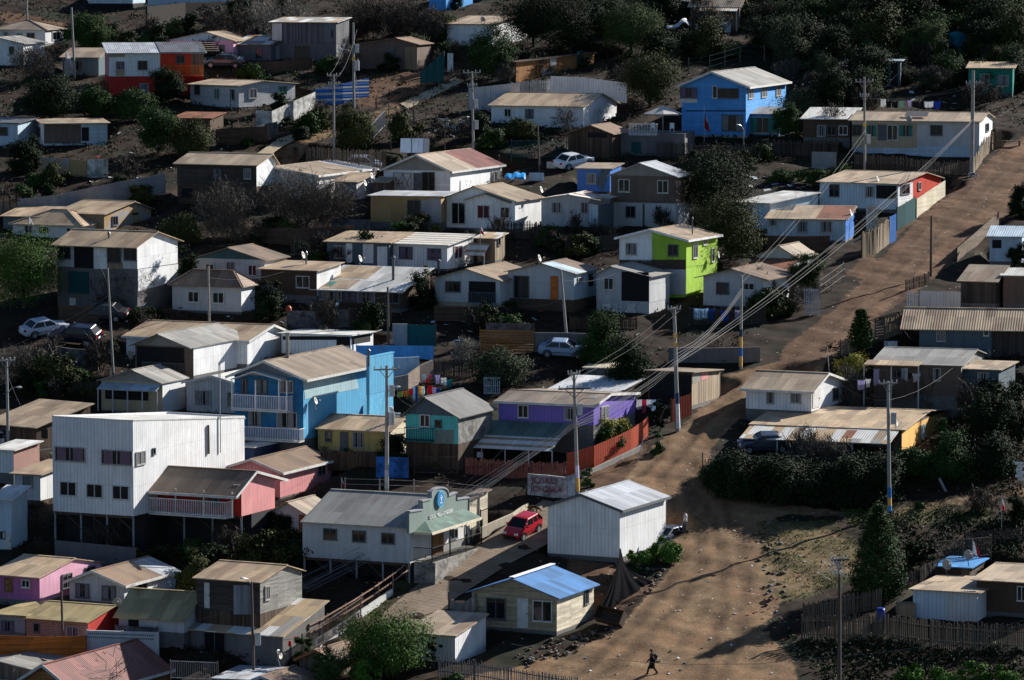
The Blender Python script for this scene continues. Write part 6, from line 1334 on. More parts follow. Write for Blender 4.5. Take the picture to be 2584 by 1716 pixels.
DISH = [dish_proto(), 0]
def dish(p, label, az=-60, el=25, k=1.0, white=False):
    c = DISH[0] if not DISH[1] else copy_tree(DISH[0]); DISH[1] = 1
    c.location = p; c.rotation_euler = (rad(-el), 0, rad(az)); k *= .78; c.scale = (k, k, k); c['label'] = label
def onB(h, fr, x, y, b): return hit(*px(fr, x, y), h.W(0, b, 0), h.nF)
S_ = HS
dish(onB(S_['topwhite'], 'A2', 2083, 182, 1.5), 'satellite dish on the tan roof of the top white house', 35, 20, 1.1)
dish(S_['longwhite'].onS('A3', 760, 1012) + S_['longwhite'].nS * .5, 'satellite dish on the dappled end wall of the long white house', 75, 15, 1.1)
dish(onB(S_['beige'], 'A4', 1305, 1092, -.4), 'dark satellite dish on the eave of the beige house', 20, 25)
dish(S_['openbal'].onF('C1', 1212, 382) + S_['openbal'].nF * .4, 'satellite dish left of the open shaded balcony', 50, 20, 1.1)
dish(S_['bigblue'].onS('C2', 505, 805) + S_['bigblue'].nS * .4, 'satellite dish on the pale panel of the large blue house', 70, 20, .9)
dish(onB(S_['redroof'], 'B2', 1938, 295, -.6), 'white satellite dish behind the gable roof below the red-roofed house', 60, 30)
dish(onB(S_['orangedoor'], 'B3', 255, 988, 2), 'satellite dish above the orange-door house roof ridge', 70, 20)
dish(onB(S_['gable2'], 'B3', 272, 360, 4), 'satellite dish at the right end of the double gable roof', 70, 20)
dish(onB(S_['patchroof'], 'B2', 955, 992, 5.5), 'satellite dish behind the ridge of the patched roof', 70, 20)
dish(onB(S_['whiteside'], 'B2', 432, 960, 3), 'satellite dish behind the flat tan roof with the white side', 70, 20)
dish(onB(S_['redside'], 'B4', 828, 512, 1), 'satellite dish on the tan roof beside the bright red wall', 70, 20)
dish(onB(S_['rusty'], 'B4', 628, 762, 2), 'satellite dish at the rusted end of the low blue house roof', 70, 20)
dish(onB(S_['green'], 'B3', 1895, 955, 6), 'satellite dish on the lime green wall', 75, 10)
dish(S_['striped'].onS('B2', 1800, 1040) + S_['striped'].nS * .4, 'left of the two dishes below the red curtain of the striped-roof house', 70, 20, .8)
dish(S_['striped'].onS('B2', 1860, 1032) + S_['striped'].nS * .4, 'right of the two dishes below the red curtain of the striped-roof house', 70, 20, .8)
dish(onB(S_['weathered'], 'B2', 1060, 232, 1), 'satellite dish at the corner of the streaked roof', 65, 20, .9)
dish(onB(S_['weathered'], 'B2', 1000, 300, -2), 'satellite dish on the wall below the streaked roof corner', 65, 20, .9)
dish(S_['ryellow'].onS('C4', 966, 1115), 'satellite dish on the roof corner above the yellow wall', 75, 20)
dish(S_['rcorr'].onS('C4', 1660, 585), 'white satellite dish behind the ribbed grey roof', 70, 20)
dish(onB(S_['brownbl'], 'D1', 912, 962, -1.6), 'dark satellite dish below the windows of the brown and silver roof house', 20, 25)
dish(onB(S_['brownbl'], 'D1', 838, 1042, -2.5), 'white satellite dish on the lit roof edge of the brick house', 70, 20)
dish(onB(S_['rsh'], 'D4', 1408, 668, 5), 'dark satellite dish in front of the bright blue roof', 20, 25, 1.15)
dish(onB(S_['rsh'], 'D4', 1575, 590, 7), 'dim satellite dish behind the bright blue roof', 20, 25, 1.1)
dish(onB(S_['gatehouse'], 'D2', 180, 1370, -1.5), 'white satellite dish on a pole below the patched tan roof', 65, 20, 1.1)
# ================================================================ chimney pipes and aerials that stand on roofs
def pipe(p, h_, r, label, cap=True, name='chimney_pipe', mat='metal:dgrey'):
    m = MB(); m.tube([V((0, 0, -.5)), V((0, 0, h_))], r, 8, mat)
    root = empty(name, p, label, 'chimney pipe'); m.build('pipe', root)
    if cap: m = MB(); m.tube([V((0, 0, h_)), V((0, 0, h_ + .05)), V((0, 0, h_ + .22))], [r * 1.3, r * 1.9, r * .3], 8, mat); m.build('cowl', root)
pipe(onB(S_['bigwhite'], 'B1', 998, 800, 1.5), .35, .09, 'short black flue on the tan roof of the big white house')
pipe(onB(S_['patchroof'], 'B2', 1262, 1160, 3), 1.7, .13, 'tall grey flue through the patched roof')
pipe(onB(S_['striped'], 'B2', 1678, 1138, -1), 1.2, .13, 'grey flue in front of the striped-roof house')
pipe(onB(S_['green'], 'B3', 1660, 715, 3), .85, .06, 'thin black flue on the lime green house roof')
pipe(onB(S_['bigblue'], 'C2', 1035, 430, 5), .7, .1, 'short black flue beside the blue tower')
pipe(onB(S_['greysid'], 'A1', 2118, 960, -1), 1.4, .08, 'stove pipe before the grey clapboard house')
pipe(onB(S_['whiteside'], 'B2', 463, 1010, 3), .7, .08, 'dark flue on the flat tan roof with the white side')
pipe(onB(S_['hip2'], 'B1', 1968, 1255, 1), .4, .1, 'squat black flue on the shaded brown hip roof')
pipe(onB(S_['yellow'], 'C2', 1245, 985, 2), 1.1, .16, 'white water boiler pipe behind the utility pole', False, mat='plastic:white')
# ================================================================ utility poles and cables
PO = {}
CONC = M('flat', (.33, .32, .30)); WOODP = M('flat', (.12, .095, .08))
def pole(key, b, t, label, r=.15, arms=(), band=None, boxes=(), lamp=None, mat=None, cat='utility pole', name='utility_pole'):
    """b, t: foot and top in the photograph; arms: (height fraction, width m, style)"""
    p = gp(*b); p.z = min(p.z, float(ground_z(p.x, p.y)) + .03)
    d0 = (p - CAM).dot(FWD); top = at(t[0], t[1], d0 - .0); top.y = p.y; top.z = zat(p.x, p.y, t[1])
    root = empty(name, p, label, cat); ax = top - p; L = ax.length
    m = MB(); m.tube([V((0, 0, -.6)), ax], [r, r * .68], 8, mat or CONC); m.build('shaft', root)
    for i, (f, w_, st) in enumerate(arms):
        c = ax * f; q = MB(); e = V((.96, .28, 0))
        am = CONC if st != 'w' else WOODP
        q.bar(c - e * w_ / 2 + V((0, -r, 0)), c + e * w_ / 2 + V((0, -r, 0)), .10, .12, am)
        for s in (-1, 1): q.bar(c + e * w_ * .3 * s + V((0, -r, 0)), c - V((0, r, .75)), .05, .05, am)
        ca = q.build('crossarm', root)
        for s in (-.47, -.22, .22, .47):
            q = MB(); b_ = c + e * w_ * s + V((0, -r, .06)); q.tube([b_, b_ + V((0, 0, .12)), b_ + V((0, 0, .22))], [.03, .06, .04], 6, 'plastic:offwhite'); q.build('insulator', ca)
    if band:
        for (f0, f1, c_) in band:
            q = MB(); k = r * 1.0
            q.tube([ax * f0, ax * f1], [k * (1 - .32 * f0) + .006, k * (1 - .32 * f1) + .006], 8, 'flat:' + c_ if isinstance(c_, str) else M('flat', c_)); q.build('painted_band', root)
    for (f, kind) in boxes:
        c = ax * f + V((r + .22, -.1, 0)); q = MB()
        if kind == 'tr': q.tube([c - V((0, 0, .5)), c + V((0, 0, .5))], .27, 10, 'metal:greyw'); q.tube([c + V((.1, 0, .5)), c + V((.1, 0, .75))], .05, 6, 'plastic:offwhite'); q.build('transformer', root)
        elif kind == 'y': q.cbox(ax * f + V((0, -r - .05, 0)), .34, .06, .34, 'flat:yel2'); q.build('sign_plate', root)
        else: q.cbox(c, .4, .3, .9, 'metal:greyw'); q.build('meter_box', root)
    if lamp:
        f, dx = lamp; q = MB(); a = ax * f; b2 = a + V((dx, -.5, .55)); q.tube([a, a + V((dx * .5, -.25, .45)), b2], .035, 6, 'metal:greyw'); la = q.build('lamp_arm', root)
        q = MB(); q.rings([[b2 + V((dx * .6 * s + dx * .18, math.cos(j * 1.0472) * .13 * k_, math.sin(j * 1.0472) * .08 * k_)) for j in range(6)] for s, k_ in ((-.3, .4), (0, 1), (.3, 1), (.6, .4))], 'plastic:white'); q.build('lamp_head', la)
    PO[key] = (p, ax, d0)
    return root
YB = [(.0, .06, 'blue'), (.06, .12, 'yel2'), (.12, .20, 'blue2')]
pole('P1', (843, 392), (843, 187), 'slim concrete pole with two crossarms behind the picket fence', .13, [(.985, 1.35, 'c'), (.90, 1.1, 'c')])
pole('P2', (893, 270), (892, 57), 'concrete pole with transformers and a broken arm beside the banded fence', .15, [], boxes=[(.70, 'bx'), (.58, 'y'), (.5, 'tr')], lamp=(.63, -1.1))
pole('P3', (1195, 378), (1191, 180), 'concrete pole with two crossarms left of the long white house', .14, [(.985, 1.8, 'c'), (.83, 1.0, 'c')], boxes=[(.62, 'bx'), (.37, 'bx')])
pole('P4', (2183, 432), (2179, 194), 'concrete pole with two crossarms in front of the beige house', .15, [(.96, 1.9, 'c'), (.84, .95, 'c')], boxes=[(.60, 'y'), (.48, 'bx')])
pole('P5', (2452, 442), (2453, 178), 'thick concrete pole at the top of the dirt road', .22, [(.88, 1.5, 'c')])
pole('P6', (2349, 697), (2349, 544), 'short dark wooden pole on the dirt road', .13, [], mat=WOODP)
pole('P7', (1869, 926), (1870, 695), 'pole with blue and yellow painted bands at the road shoulder', .15, [], [(.02, .13, 'yel2'), (.13, .22, 'blue2'), (.22, .34, 'yel2'), (.34, .42, 'navy')])
pole('P8', (1711, 1087), (1700, 775), 'leaning pole with a white foot and yellow plates at the road bend', .19, [(.985, 1.1, 'c')], [(.02, .22, 'white'), (.22, .31, 'navy')], boxes=[(.77, 'y'), (.70, 'y')])
pole('P9', (1458, 1247), (1448, 940), 'pole with a yellow painted foot and street lamp by the red fence', .16, [(.99, 1.0, 'c'), (.87, 2.6, 'w')], [(.03, .14, 'yel2'), (.14, .24, 'lav')], boxes=[(.70, 'bx')], lamp=(.74, 1.1))
pole('P10', (2245, 1296), (2238, 962), 'tall pole with a blue and yellow foot below the patched porch', .16, [(.985, 1.5, 'c')], YB, boxes=[(.72, 'bx')])
pole('P11', (2118, 1750), (2116, 1407), 'dark wooden pole with a jumble of cables at the picket fence', .15, [(.985, 1.2, 'w')], mat=WOODP)
pole('P12', (976, 1238), (977, 922), 'concrete pole with crossarm, white foot and lamp by the yellow house', .17, [(.97, 2.1, 'c')], [(.02, .17, 'greyw')], boxes=[(.58, 'tr'), (.80, 'bx')], lamp=(.78, .7))
pole('P13', (21, 1132), (19, 906), 'concrete pole with a lamp at the left edge', .14, [(.985, 1.4, 'c')], lamp=(.62, .8))
pole('P14', (529, 818), (527, 672), 'plain grey pole in front of the shaded hip roof', .12)
pole('P15', (287, 950), (274, 677), 'thin pole standing left of the corrugated hall', .11)
pole('P16', (161, 1646), (157, 1491), 'dark pole with a meter box before the brick house', .11, boxes=[(.42, 'bx')], mat=WOODP)
pole('P17', (641, 1692), (636, 1468), 'dark pole with a street lamp before the tall wooden house', .12, boxes=[(.45, 'bx')], lamp=(.97, -.5), mat=WOODP)
pole('P18', (980, 872), (979, 724), 'rough wooden pole at the end of the patched roof', .12, mat=WOODP)
pole('P19', (1432, 862), (1415, 680), 'leaning pole behind the silver blue car', .14)
pole('P20', (189, 192), (182, 19), 'concrete pole beside the white flag at the top left', .14)
pole('P21', (69, 54), (67, -40), 'concrete pole on the path in the top left corner', .13)
pole('P23', (1362, 432), (1357, 314), 'dark post with a slanting brace left of the white parked car', .10, mat=WOODP)
pole('P24', (1877, 384), (1876, 325), 'low grey lamp post below the tall blue house', .08, lamp=(.95, -.5), cat='lamp post', name='lamp_post')
pole('P25', (2098, 935), (2086, 872), 'thin white rod rising beside the hedge', .04, cat='rod', name='rod', mat=M('flat', (.5, .5, .5)))
pole('P26', (552, 1040), (552, 915), 'thin mast before the grey corrugated gable', .04, cat='mast', name='mast', mat=M('flat', (.5, .5, .5)))
CAB = M('flat', (.19, .19, .195))
def cable(pts, sag, label, group=None, r=.012, mat=None):
    m = MB()
    for a, b in zip(pts[:-1], pts[1:]):
        L = (b - a).length; k = max(4, int(L / 5))
        m.tube([a.lerp(b, i / k) - V((0, 0, 4 * sag * (i / k) * (1 - i / k))) for i in range(k + 1)], r, 4, mat or CAB, False)
    o = m.build('cable', None, pts[0], uv=False); tag(o, label, 'cable', group); return o
def on(key, f, dx=0, dy=-.2): p, ax, d = PO[key]; return p + ax * f + V((dx, dy, 0))
def apx(u, v, key): return at(u, v, PO[key][2])
rr = random.Random(3)
for i in range(13):
    k = rr.uniform(-.25, .25)
    a = on('P9', .56 + .007 * i, .1 + k * .3); b = at(770 + rr.uniform(-50, 10), 1497 + rr.uniform(-26, 8), 316); b2 = b + (b - a) * .45 + V((0, 0, -1))
    cable([a, b], rr.uniform(.2, 1.0), 'one of the thick bundle of cables crossing in front of the community hall', 'cables crossing before the community hall', .013)
for i in range(7):
    k = rr.uniform(-.2, .2)
    cable([on('P8', .54 + .008 * i, k), on('P9', .56 + .008 * i, k)], rr.uniform(.2, .7), 'one of the bundle of cables between the leaning pole and the yellow-footed pole', 'cables along the road bend', .013)
for i in range(5):
    cable([on('P5', .50 + .012 * i, .08 * i - .2), on('P8', .54 + .008 * i, 0)], rr.uniform(.8, 1.6), 'one of the bundle of cables falling from the road top to the leaning pole', 'cables from the road top', .013)
for i in range(4):
    cable([on('P7', .80 + .02 * i), on('P8', .56 + .03 * i)], rr.uniform(.5, .9), 'one of the cables between the painted pole and the leaning pole', 'cables from the painted pole', .018)
for i in range(2):
    cable([on('P4', .55 - .05 * i), on('P7', .98 - .06 * i)], .6, 'one of two cables from the beige house pole to the painted pole', 'cables below the beige house')
    cable([on('P5', .86, (-.5, .5)[i]), on('P4', .82, (-.3, .3)[i])], .5, 'one of two cables between the poles of the beige house', 'cables along the beige house')
    cable([on('P1', .98, (-.5, .5)[i]), on('P2', .92, (-.4, .4)[i])], .7, 'one of two cables between the slim pole and the transformer pole', 'cables by the banded fence')
    cable([on('P8', .97, (-.4, .4)[i]), on('P9', .97, (-.4, .4)[i])], .5, 'one of two high cables between the leaning pole and the yellow-footed pole', 'high cables along the road bend')
    cable([on('P9', .86, (-1, 1)[i]), at(1090, 1290 + 40 * i, PO['P9'][2] - 8)], .4, 'one of two cables from the yellow-footed pole over the porch roof', 'cables over the porch roof')
cable([on('P2', .55), at(925, 372, PO['P1'][2])], .1, 'stay wire of the transformer pole')
cable([on('P15', .75), at(-10, 890, 360)], .3, 'upper cable running down to the left edge by the parked cars'); cable([on('P15', .70), at(-10, 905, 360)], .3, 'lower cable running down to the left edge by the parked cars')
cable([on('P5', .52, .2), at(2600, 240, PO['P5'][2] + 10)], .6, 'cable from the thick pole rising to the right edge'); cable([on('P5', .48, .2), at(2600, 300, PO['P5'][2] + 5)], .5, 'cable from the thick pole to the right edge')
cable([on('P19', .6), at(1290, 770, PO['P19'][2] + 6)], .4, 'cable from the leaning pole to the orange-door house'); cable([on('P12', .5), at(1290, 1030, PO['P12'][2] + 12)], .5, 'cable from the yellow house pole to the purple house')
cable([on('P11', .28), at(2600, 1560, PO['P11'][2] - 2)], .5, 'cable running low in front of the picket fence to the right edge'); cable([on('P11', .28), at(1290, 1625, PO['P11'][2] - 4)], 1.0, 'thin cable sagging over the bottom of the dirt crossroads')
# tangle of cables at the picket fence pole
m = MB()
for i in range(16):
    c0 = on('P11', rr.uniform(.90, 1.0)) - on('P11', 0); m.tube([c0 + V((-.3, 0, 0)) + V((rr.gauss(0, .35), rr.gauss(0, .2), rr.gauss(0, .35))) for _ in range(4)], .02, 4, 'flat:offwhite', False)
o = m.build('cable_tangle', None, None, uv=False); o.location = on('P11', 0); tag(o, 'white tangle of cables hanging on the dark pole at the picket fence', 'cable tangle')
# ================================================================ vehicles
def car(u, v, hd, paint, label, kind='sedan', dz=0.0, door=False, group=None):
    p = gp(u, v); p.z = min(p.z, float(ground_z(p.x, p.y))) + dz + .04
    root = empty('parked_car', p, label, 'car', group)
    n = V((0, -SL, 1)).normalized() if dz == 0 else V((0, 0, 1)); x = V((math.cos(rad(hd)), math.sin(rad(hd)), 0)); x = (x - n * x.dot(n)).normalized(); y = n.cross(x)
    root.rotation_euler = Matrix((x, y, n)).transposed().to_euler()
    pm = M('paint', paint); dk = M('plastic', (.02, .02, .022)); Z = V((0, 0, 1))
    L = {'sedan': 2.15, 'hatch': 1.8, 'suv': 2.2}[kind]; hw = {'sedan': .84, 'hatch': .8, 'suv': .92}[kind]; up = {'sedan': 0, 'hatch': .05, 'suv': .2}[kind]
    def ring(xx, zb, zt, w): return [V((xx, yy * w, z)) for yy, z in ((-.86, zb), (-1, zb + .16), (-1, (zb + zt) / 2 + .03), (-.93, zt - .03), (-.8, zt), (.8, zt), (.93, zt - .03), (1, (zb + zt) / 2 + .03), (1, zb + .16), (.86, zb))]
    m = MB()
    if kind == 'sedan': st = [(-L, .45, .78, .80), (-L + .06, .30, .93, .92), (-1.45, .22, .98, .99), (-.3, .2, .97, 1), (.95, .2, .95, 1), (1.6, .22, .86, .98), (L - .1, .28, .72, .9), (L, .40, .60, .8)]
    else: st = [(-L, .42, .92, .84), (-L + .06, .28, 1.0, .95), (-1.1, .22, 1.0, 1), (0, .2, .98, 1), (.75, .2, .97, 1), (1.3, .22, .90, .97), (L - .1, .28, .76, .9), (L, .40, .62, .8)]
    m.rings([ring(a, b + up * .6, c + up, d * hw) for a, b, c, d in st], pm); m.build('body', root, smooth=False, uv=False)
    zb, zt = .95 + up, (1.40 if kind == 'sedan' else 1.43) + up * 1.15
    if kind == 'sedan': bx, tx = (-1.55, 1.0), (-.95, .25)
    else: bx, tx = (-L + .08, .98), (-L + .52, .22)
    wb, wt = hw * .92, hw * .74
    c = [V((bx[0], -wb, zb)), V((bx[1], -wb, zb)), V((bx[1], wb, zb)), V((bx[0], wb, zb))]; t = [V((tx[0], -wt, zt)), V((tx[1], -wt, zt)), V((tx[1], wt, zt)), V((tx[0], wt, zt))]
    m = MB()
    for i in range(4): m.poly([c[i], c[(i + 1) % 4], t[(i + 1) % 4], t[i]], GLASS)
    m.build('window', root, uv=False)
    m = MB(); e = .05
    m.rings([[t[0] + V((-e, -e, -.03)), t[1] + V((e, -e, -.03)), t[2] + V((e, e, -.03)), t[3] + V((-e, e, -.03))], [q + Z * .03 for q in t], [q * .6 + V((tx[0] + tx[1], 0, 0)) * .2 + Z * (zt * .4 + .055) for q in t]], pm)
    for i in range(4): m.bar(c[i] + (c[i] - c[(i + 2) % 4]) * .006, t[i] + (t[i] - t[(i + 2) % 4]) * .01, .08, .08, pm)
    for s in (-1, 1):
        xm = (bx[0] + bx[1]) / 2 + .02; m.bar(V((xm, s * wb * 1.01, zb)), V(((tx[0] + tx[1]) / 2 + .05, s * wt * 1.02, zt)), .08, .05, pm)
        if kind != 'sedan': m.bar(V((bx[0] + .6, s * wb * 1.01, zb)), V((tx[0] + .35, s * wt * 1.02, zt)), .12, .05, pm)
    m.build('roof', root, uv=False)
    for sx in (-1, 1):
        for sy in (-1, 1):
            wx = sx * L * .61 + (.05 if sx > 0 else 0); yy = sy * (hw - .08); rw = .31 + up * .25
            q = MB(); q.tube([V((wx, yy - .1 * sy, rw)), V((wx, yy + .10 * sy, rw))], rw, 14, dk); wo = q.build('wheel', root, uv=False)
            q = MB(); q.tube([V((wx, yy + .10 * sy, rw)), V((wx, yy + .115 * sy, rw))], rw * .66, 10, 'metal:metal'); q.build('rim', wo, uv=False)
            q = MB()
            for k in range(8):
                a0, a1 = math.pi * k / 8, math.pi * (k + 1) / 8; ro = rw + .09
                q.bar(V((wx + math.cos(a0) * ro, sy * hw * 1.0, rw + math.sin(a0) * ro)), V((wx + math.cos(a1) * ro, sy * hw * 1.0, rw + math.sin(a1) * ro)), .05, .08, dk)
            q.build('wheel_arch', root, uv=False)
    for s in (-1, 1):
        q = MB(); q.cbox(V((L - .06, s * hw * .62, .66 + up * .8)), .14, .30, .15, M('paint', (.75, .78, .8))); q.build('headlight', root, uv=False)
        q = MB(); q.cbox(V((-L + .03, s * hw * .74, .80 + up)), .12, .24, .20 if kind == 'sedan' else .34, M('paint', (.35, .01, .015))); q.build('taillight', root, uv=False)
        q = MB(); q.cbox(V((bx[1] - .28, s * (hw + .09), zb + .05)), .1, .17, .13, pm); q.build('mirror', root, uv=False)
        q = MB(); q.bar(V((-L * .5, s * (hw + .005), .52 + up)), V((L * .5, s * (hw + .005), .52 + up)), .02, .05, dk); q.build('side_trim', root, uv=False)
    q = MB(); q.cbox(V((-L - .01, 0, .62 + up * .6)), .04, .46, .13, 'flat:white'); q.build('number_plate', root, uv=False)
    q = MB(); q.cbox(V((L - .005, 0, .42 + up * .6)), .08, hw * 1.3, .16, dk); q.build('grille', root, uv=False)
    if door:
        h0 = V((.62, hw * 1.0, 0)); d = V((-.42, .9, 0)).normalized(); q = MB()
        q.prism([h0 + Z * .32, h0 + d * .95 + Z * .34, h0 + d * 1.05 + Z * .6, h0 + d * 1.02 + Z * .95, h0 + Z * .95], V((.05, .02, 0)), M('paint', (.12, .11, .10))); do = q.build('door', root, uv=False)
        q = MB()
        for a_, b_ in (((0, .95), (.32, 1.36)), ((.32, 1.36), (.85, 1.36)), ((.85, 1.36), (1.02, .95))): q.bar(h0 + d * a_[0] + Z * a_[1], h0 + d * b_[0] + Z * b_[1], .05, .06, dk)
        q.prism([h0 + d * .06 + Z * .97, h0 + d * .97 + Z * .97, h0 + d * .82 + Z * 1.33, h0 + d * .34 + Z * 1.33], V((.02, 0, 0)), GLASS); q.build('door_window', do, uv=False)
    return root
car(1447, 420, 40, (.80, .80, .79), 'white saloon parked above the small bright blue shack', 'sedan')
car(742, 405, 150, (.72, .73, .74), 'white car half hidden behind the dark timber house roof', 'hatch')
car(920, 396, -5, (.30, .36, .45), 'blue-grey car parked behind the brown picket fence', 'hatch')
car(1423, 897, -10, (.30, .40, .54), 'silver blue car in the shade below the slatted gate', 'sedan')
car(112, 842, 33, (.55, .60, .68), 'white saloon in deep shade at the left with its boot towards us', 'sedan')
car(190, 868, 165, (.012, .014, .03), 'black car parked beside the shaded white saloon', 'suv')
car(1318, 1347, 240, (.50, .018, .03), 'red hatchback parked on the paved street by the crossroads shed', 'hatch')
car(1687, 1322, 232, (.42, .46, .52), 'silver car with an open door behind the crossroads shed', 'hatch', dz=.02, door=True)
car(1930, 1134, 185, (.05, .06, .09), 'dark car under the patched porch roof', 'sedan')
car(2268, 445, 5, (.78, .78, .78), 'white car roof showing above the dark picket fence', 'hatch')
car(566, 168, 175, (.04, .07, .08), 'dark green car beside the pink gable house', 'sedan')
car(18, 1130 - 25, 20, (.45, .48, .5), 'grey car under the flat tan roof at the left edge', 'sedan')
car(262, 805, 170, (.05, .05, .055), 'old dark car among the bare vines below the big white house', 'sedan')
car(2145, 472, 185, (.5, .5, .5), 'pale car among the junk behind the white roofs', 'hatch') if False else None
# ================================================================ people, dogs, birds
def skin_mesh(name, joints, edges, mat, parent, sub=1, root=0):
    me = bpy.data.meshes.new(name); me.from_pydata([tuple(j[0]) for j in joints], edges, [])
    ob = bpy.data.objects.new(name, me); COL.objects.link(ob)
    md = ob.modifiers.new('s', 'SKIN'); md.use_smooth_shade = True
    sv = me.skin_vertices[0].data
    for i, j in enumerate(joints): sv[i].radius = (j[1], j[1] if len(j) < 3 else j[2]); sv[i].use_root = (i == root)
    if sub: s2 = ob.modifiers.new('u', 'SUBSURF'); s2.levels = sub; s2.render_levels = sub
    bpy.context.view_layer.update()
    m2 = bpy.data.meshes.new_from_object(ob.evaluated_get(bpy.context.evaluated_depsgraph_get()))
    m2.materials.clear(); m2.materials.append(mat); bpy.data.objects.remove(ob)
    o = bpy.data.objects.new(name, m2); COL.objects.link(o); o.parent = parent
    return o
SKIN = M('flat', (.38, .23, .16))
def person(u, v, face, label, top, legs, hair, stride=.3, coat=False, cap=None, h=1.72, armf=.2, shoe=(.02, .02, .02), short=False):
    p = gp(u, v); p.z = min(p.z, float(ground_z(p.x, p.y))) + .03
    root = empty('person', p, label, 'person'); root.rotation_euler = (0, 0, rad(face)); k = h / 1.75; root.scale = (k, k, k)
    # x forward, y left
    hipz = .90; J = [(V((0, 0, hipz)), .13, .11), (V((0, 0, 1.12)), .12, .10), (V((.01, 0, 1.36)), .15, .11), (V((.01, 0, 1.48)), .06), (V((.03, 0, 1.56)), .075), (V((.035, 0, 1.66)), .10), (V((.03, 0, 1.73)), .075)]
    E = [(0, 1), (1, 2), (2, 3), (3, 4), (4, 5), (5, 6)]
    feet = []; hands = []
    for s in (1, -1):
        f = stride * s; b = len(J)
        kn = V((f * .55 + .06, .10 * s, .48)); an = V((f * 1.0 - (.06 if s < 0 else 0), .10 * s, .085)); to = an + V((.16, .02 * s, -.045))
        J += [(V((0, .09 * s, .86)), .10), (kn, .065), (an, .045), (to, .035)]; E += [(0, b), (b, b + 1), (b + 1, b + 2), (b + 2, b + 3)]; feet.append((V((0, .09 * s, .86)), kn, an, to))
        b = len(J); sh = V((.01, .19 * s, 1.38)); el = V((-.05 - armf * s * .5, .25 * s, 1.10)); wr = el + V((.12 - armf * s * .6, -.01 * s, -.23)); pa = wr + (wr - el).normalized() * .08
        J += [(sh, .06), (el, .042), (wr, .028), (pa, .030, .016)]; E += [(2, b), (b, b + 1), (b + 1, b + 2), (b + 2, b + 3)]; hands.append((sh, el, wr, pa))
        dr = (wr - el).normalized(); q = b + 3
        for i, (o_, ln) in enumerate(((-.026, .06), (-.009, .075), (.009, .072), (.025, .055))):
            c = len(J); J += [(pa + V((o_, 0, 0)) + dr * .03, .009), (pa + V((o_ + .008, -.012 * s, 0)) + dr * (.03 + ln), .007)]; E += [(q, c), (c, c + 1)]
        c = len(J); J += [(wr + dr * .03 + V((.035, 0, 0)), .010), (wr + dr * .07 + V((.055, -.01 * s, 0)), .008)]; E += [(b + 2, c), (c, c + 1)]
    body = skin_mesh('body', J, E, SKIN, root)
    # face
    m = MB()
    m.tube([V((.125, 0, 1.665)), V((.15, 0, 1.635)), V((.125, 0, 1.625))], [.012, .018, .014], 5, SKIN)
    for s in (1, -1): m.cbox(V((.128, .035 * s, 1.675)), .012, .026, .014, 'flat:black'); m.cbox(V((.03, .098 * s, 1.65)), .05, .02, .06, SKIN)
    m.cbox(V((.122, 0, 1.595)), .012, .05, .012, M('flat', (.25, .09, .08))); m.build('face', root, uv=False)
    hm = M('flat', hair); R_ = []
    for z_, r_, dx in ((1.64, .108, -.03), (1.70, .112, -.01), (1.755, .095, .01), (1.79, .05, .015)): R_.append([V((.02 + dx + math.cos(a * .628) * r_ * 1.05, math.sin(a * .628) * r_ * .92, z_ + .02 * math.cos(a * .628))) for a in range(10)])
    m = MB(); m.rings(R_, hm if cap is None else M('flat', cap))
    if cap is not None: m.box(V((.11, -.08, 1.70)), V((.11, 0, -.02)), V((0, .16, 0)), V((0, 0, .015)), M('flat', cap))
    m.build('cap' if cap is not None else 'hair', root, smooth=True, uv=False)
    lm, tm = M('flat', legs), M('flat', top)
    m = MB()
    for (a, b_, c, d) in feet:
        if short: m.tube([a + V((0, 0, .1)), a, a.lerp(b_, .75)], [.125, .12, .10], 9, lm)
        else: m.tube([a + V((0, 0, .1)), a, b_, c + V((0, 0, .02))], [.125, .12, .08, .065], 9, lm)
    m.build('shorts' if short else 'trousers', root, smooth=True, uv=False)
    for (a, b_, c, d) in feet:
        m = MB(); m.tube([c + V((-.06, 0, -.03)), c + V((.03, 0, -.03)), d + V((.03, 0, 0))], [.05, .055, .035], 8, M('flat', shoe)); m.build('shoe', root, smooth=True, uv=False)
    m = MB(); lo = .42 if coat else .84
    prof = [(lo, .20 if coat else .165, .24 if coat else .17), (.95, .165, .165), (1.15, .165, .14), (1.34, .20, .15), (1.44, .15, .11), (1.50, .075, .075)]
    m.rings([[V(((-.02 if z_ > 1 else 0) + math.cos(a * .5236) * rx, math.sin(a * .5236) * ry, z_)) for a in range(12)] for z_, ry, rx in prof], tm)
    for (a, b_, c, d) in hands: m.tube([a + V((0, 0, .03)), b_, c] if not short else [a + V((0, 0, .03)), a.lerp(b_, .7)], [.085, .065, .05] if not short else [.085, .07], 8, tm)
    m.build('coat' if coat else 'jacket' if not short else 'shirt', root, smooth=True, uv=False)
    return root, p, k
pr, pp, pk = person(1645, 1702, 188, 'person in a long black coat and cap walking across the dirt crossroads', (.012, .012, .015), (.02, .018, .018), (.02, .015, .012), .34, True, (.012, .012, .015))
b_ = MB(); Rb = []
for z_, s in ((.92, .55), (1.0, .95), (1.2, 1.0), (1.36, .85), (1.43, .4)): Rb.append([V((-.24 + math.cos(a * .785) * .11 * s, math.sin(a * .785) * .16 * s, z_)) for a in range(8)])
b_.rings(Rb, M('flat', (.03, .032, .045))); bp = empty('backpack', pp, 'dark backpack on the person crossing the dirt ground', 'backpack'); bp.rotation_euler = (0, 0, rad(188)); b_.build('bag', bp, smooth=True, uv=False)
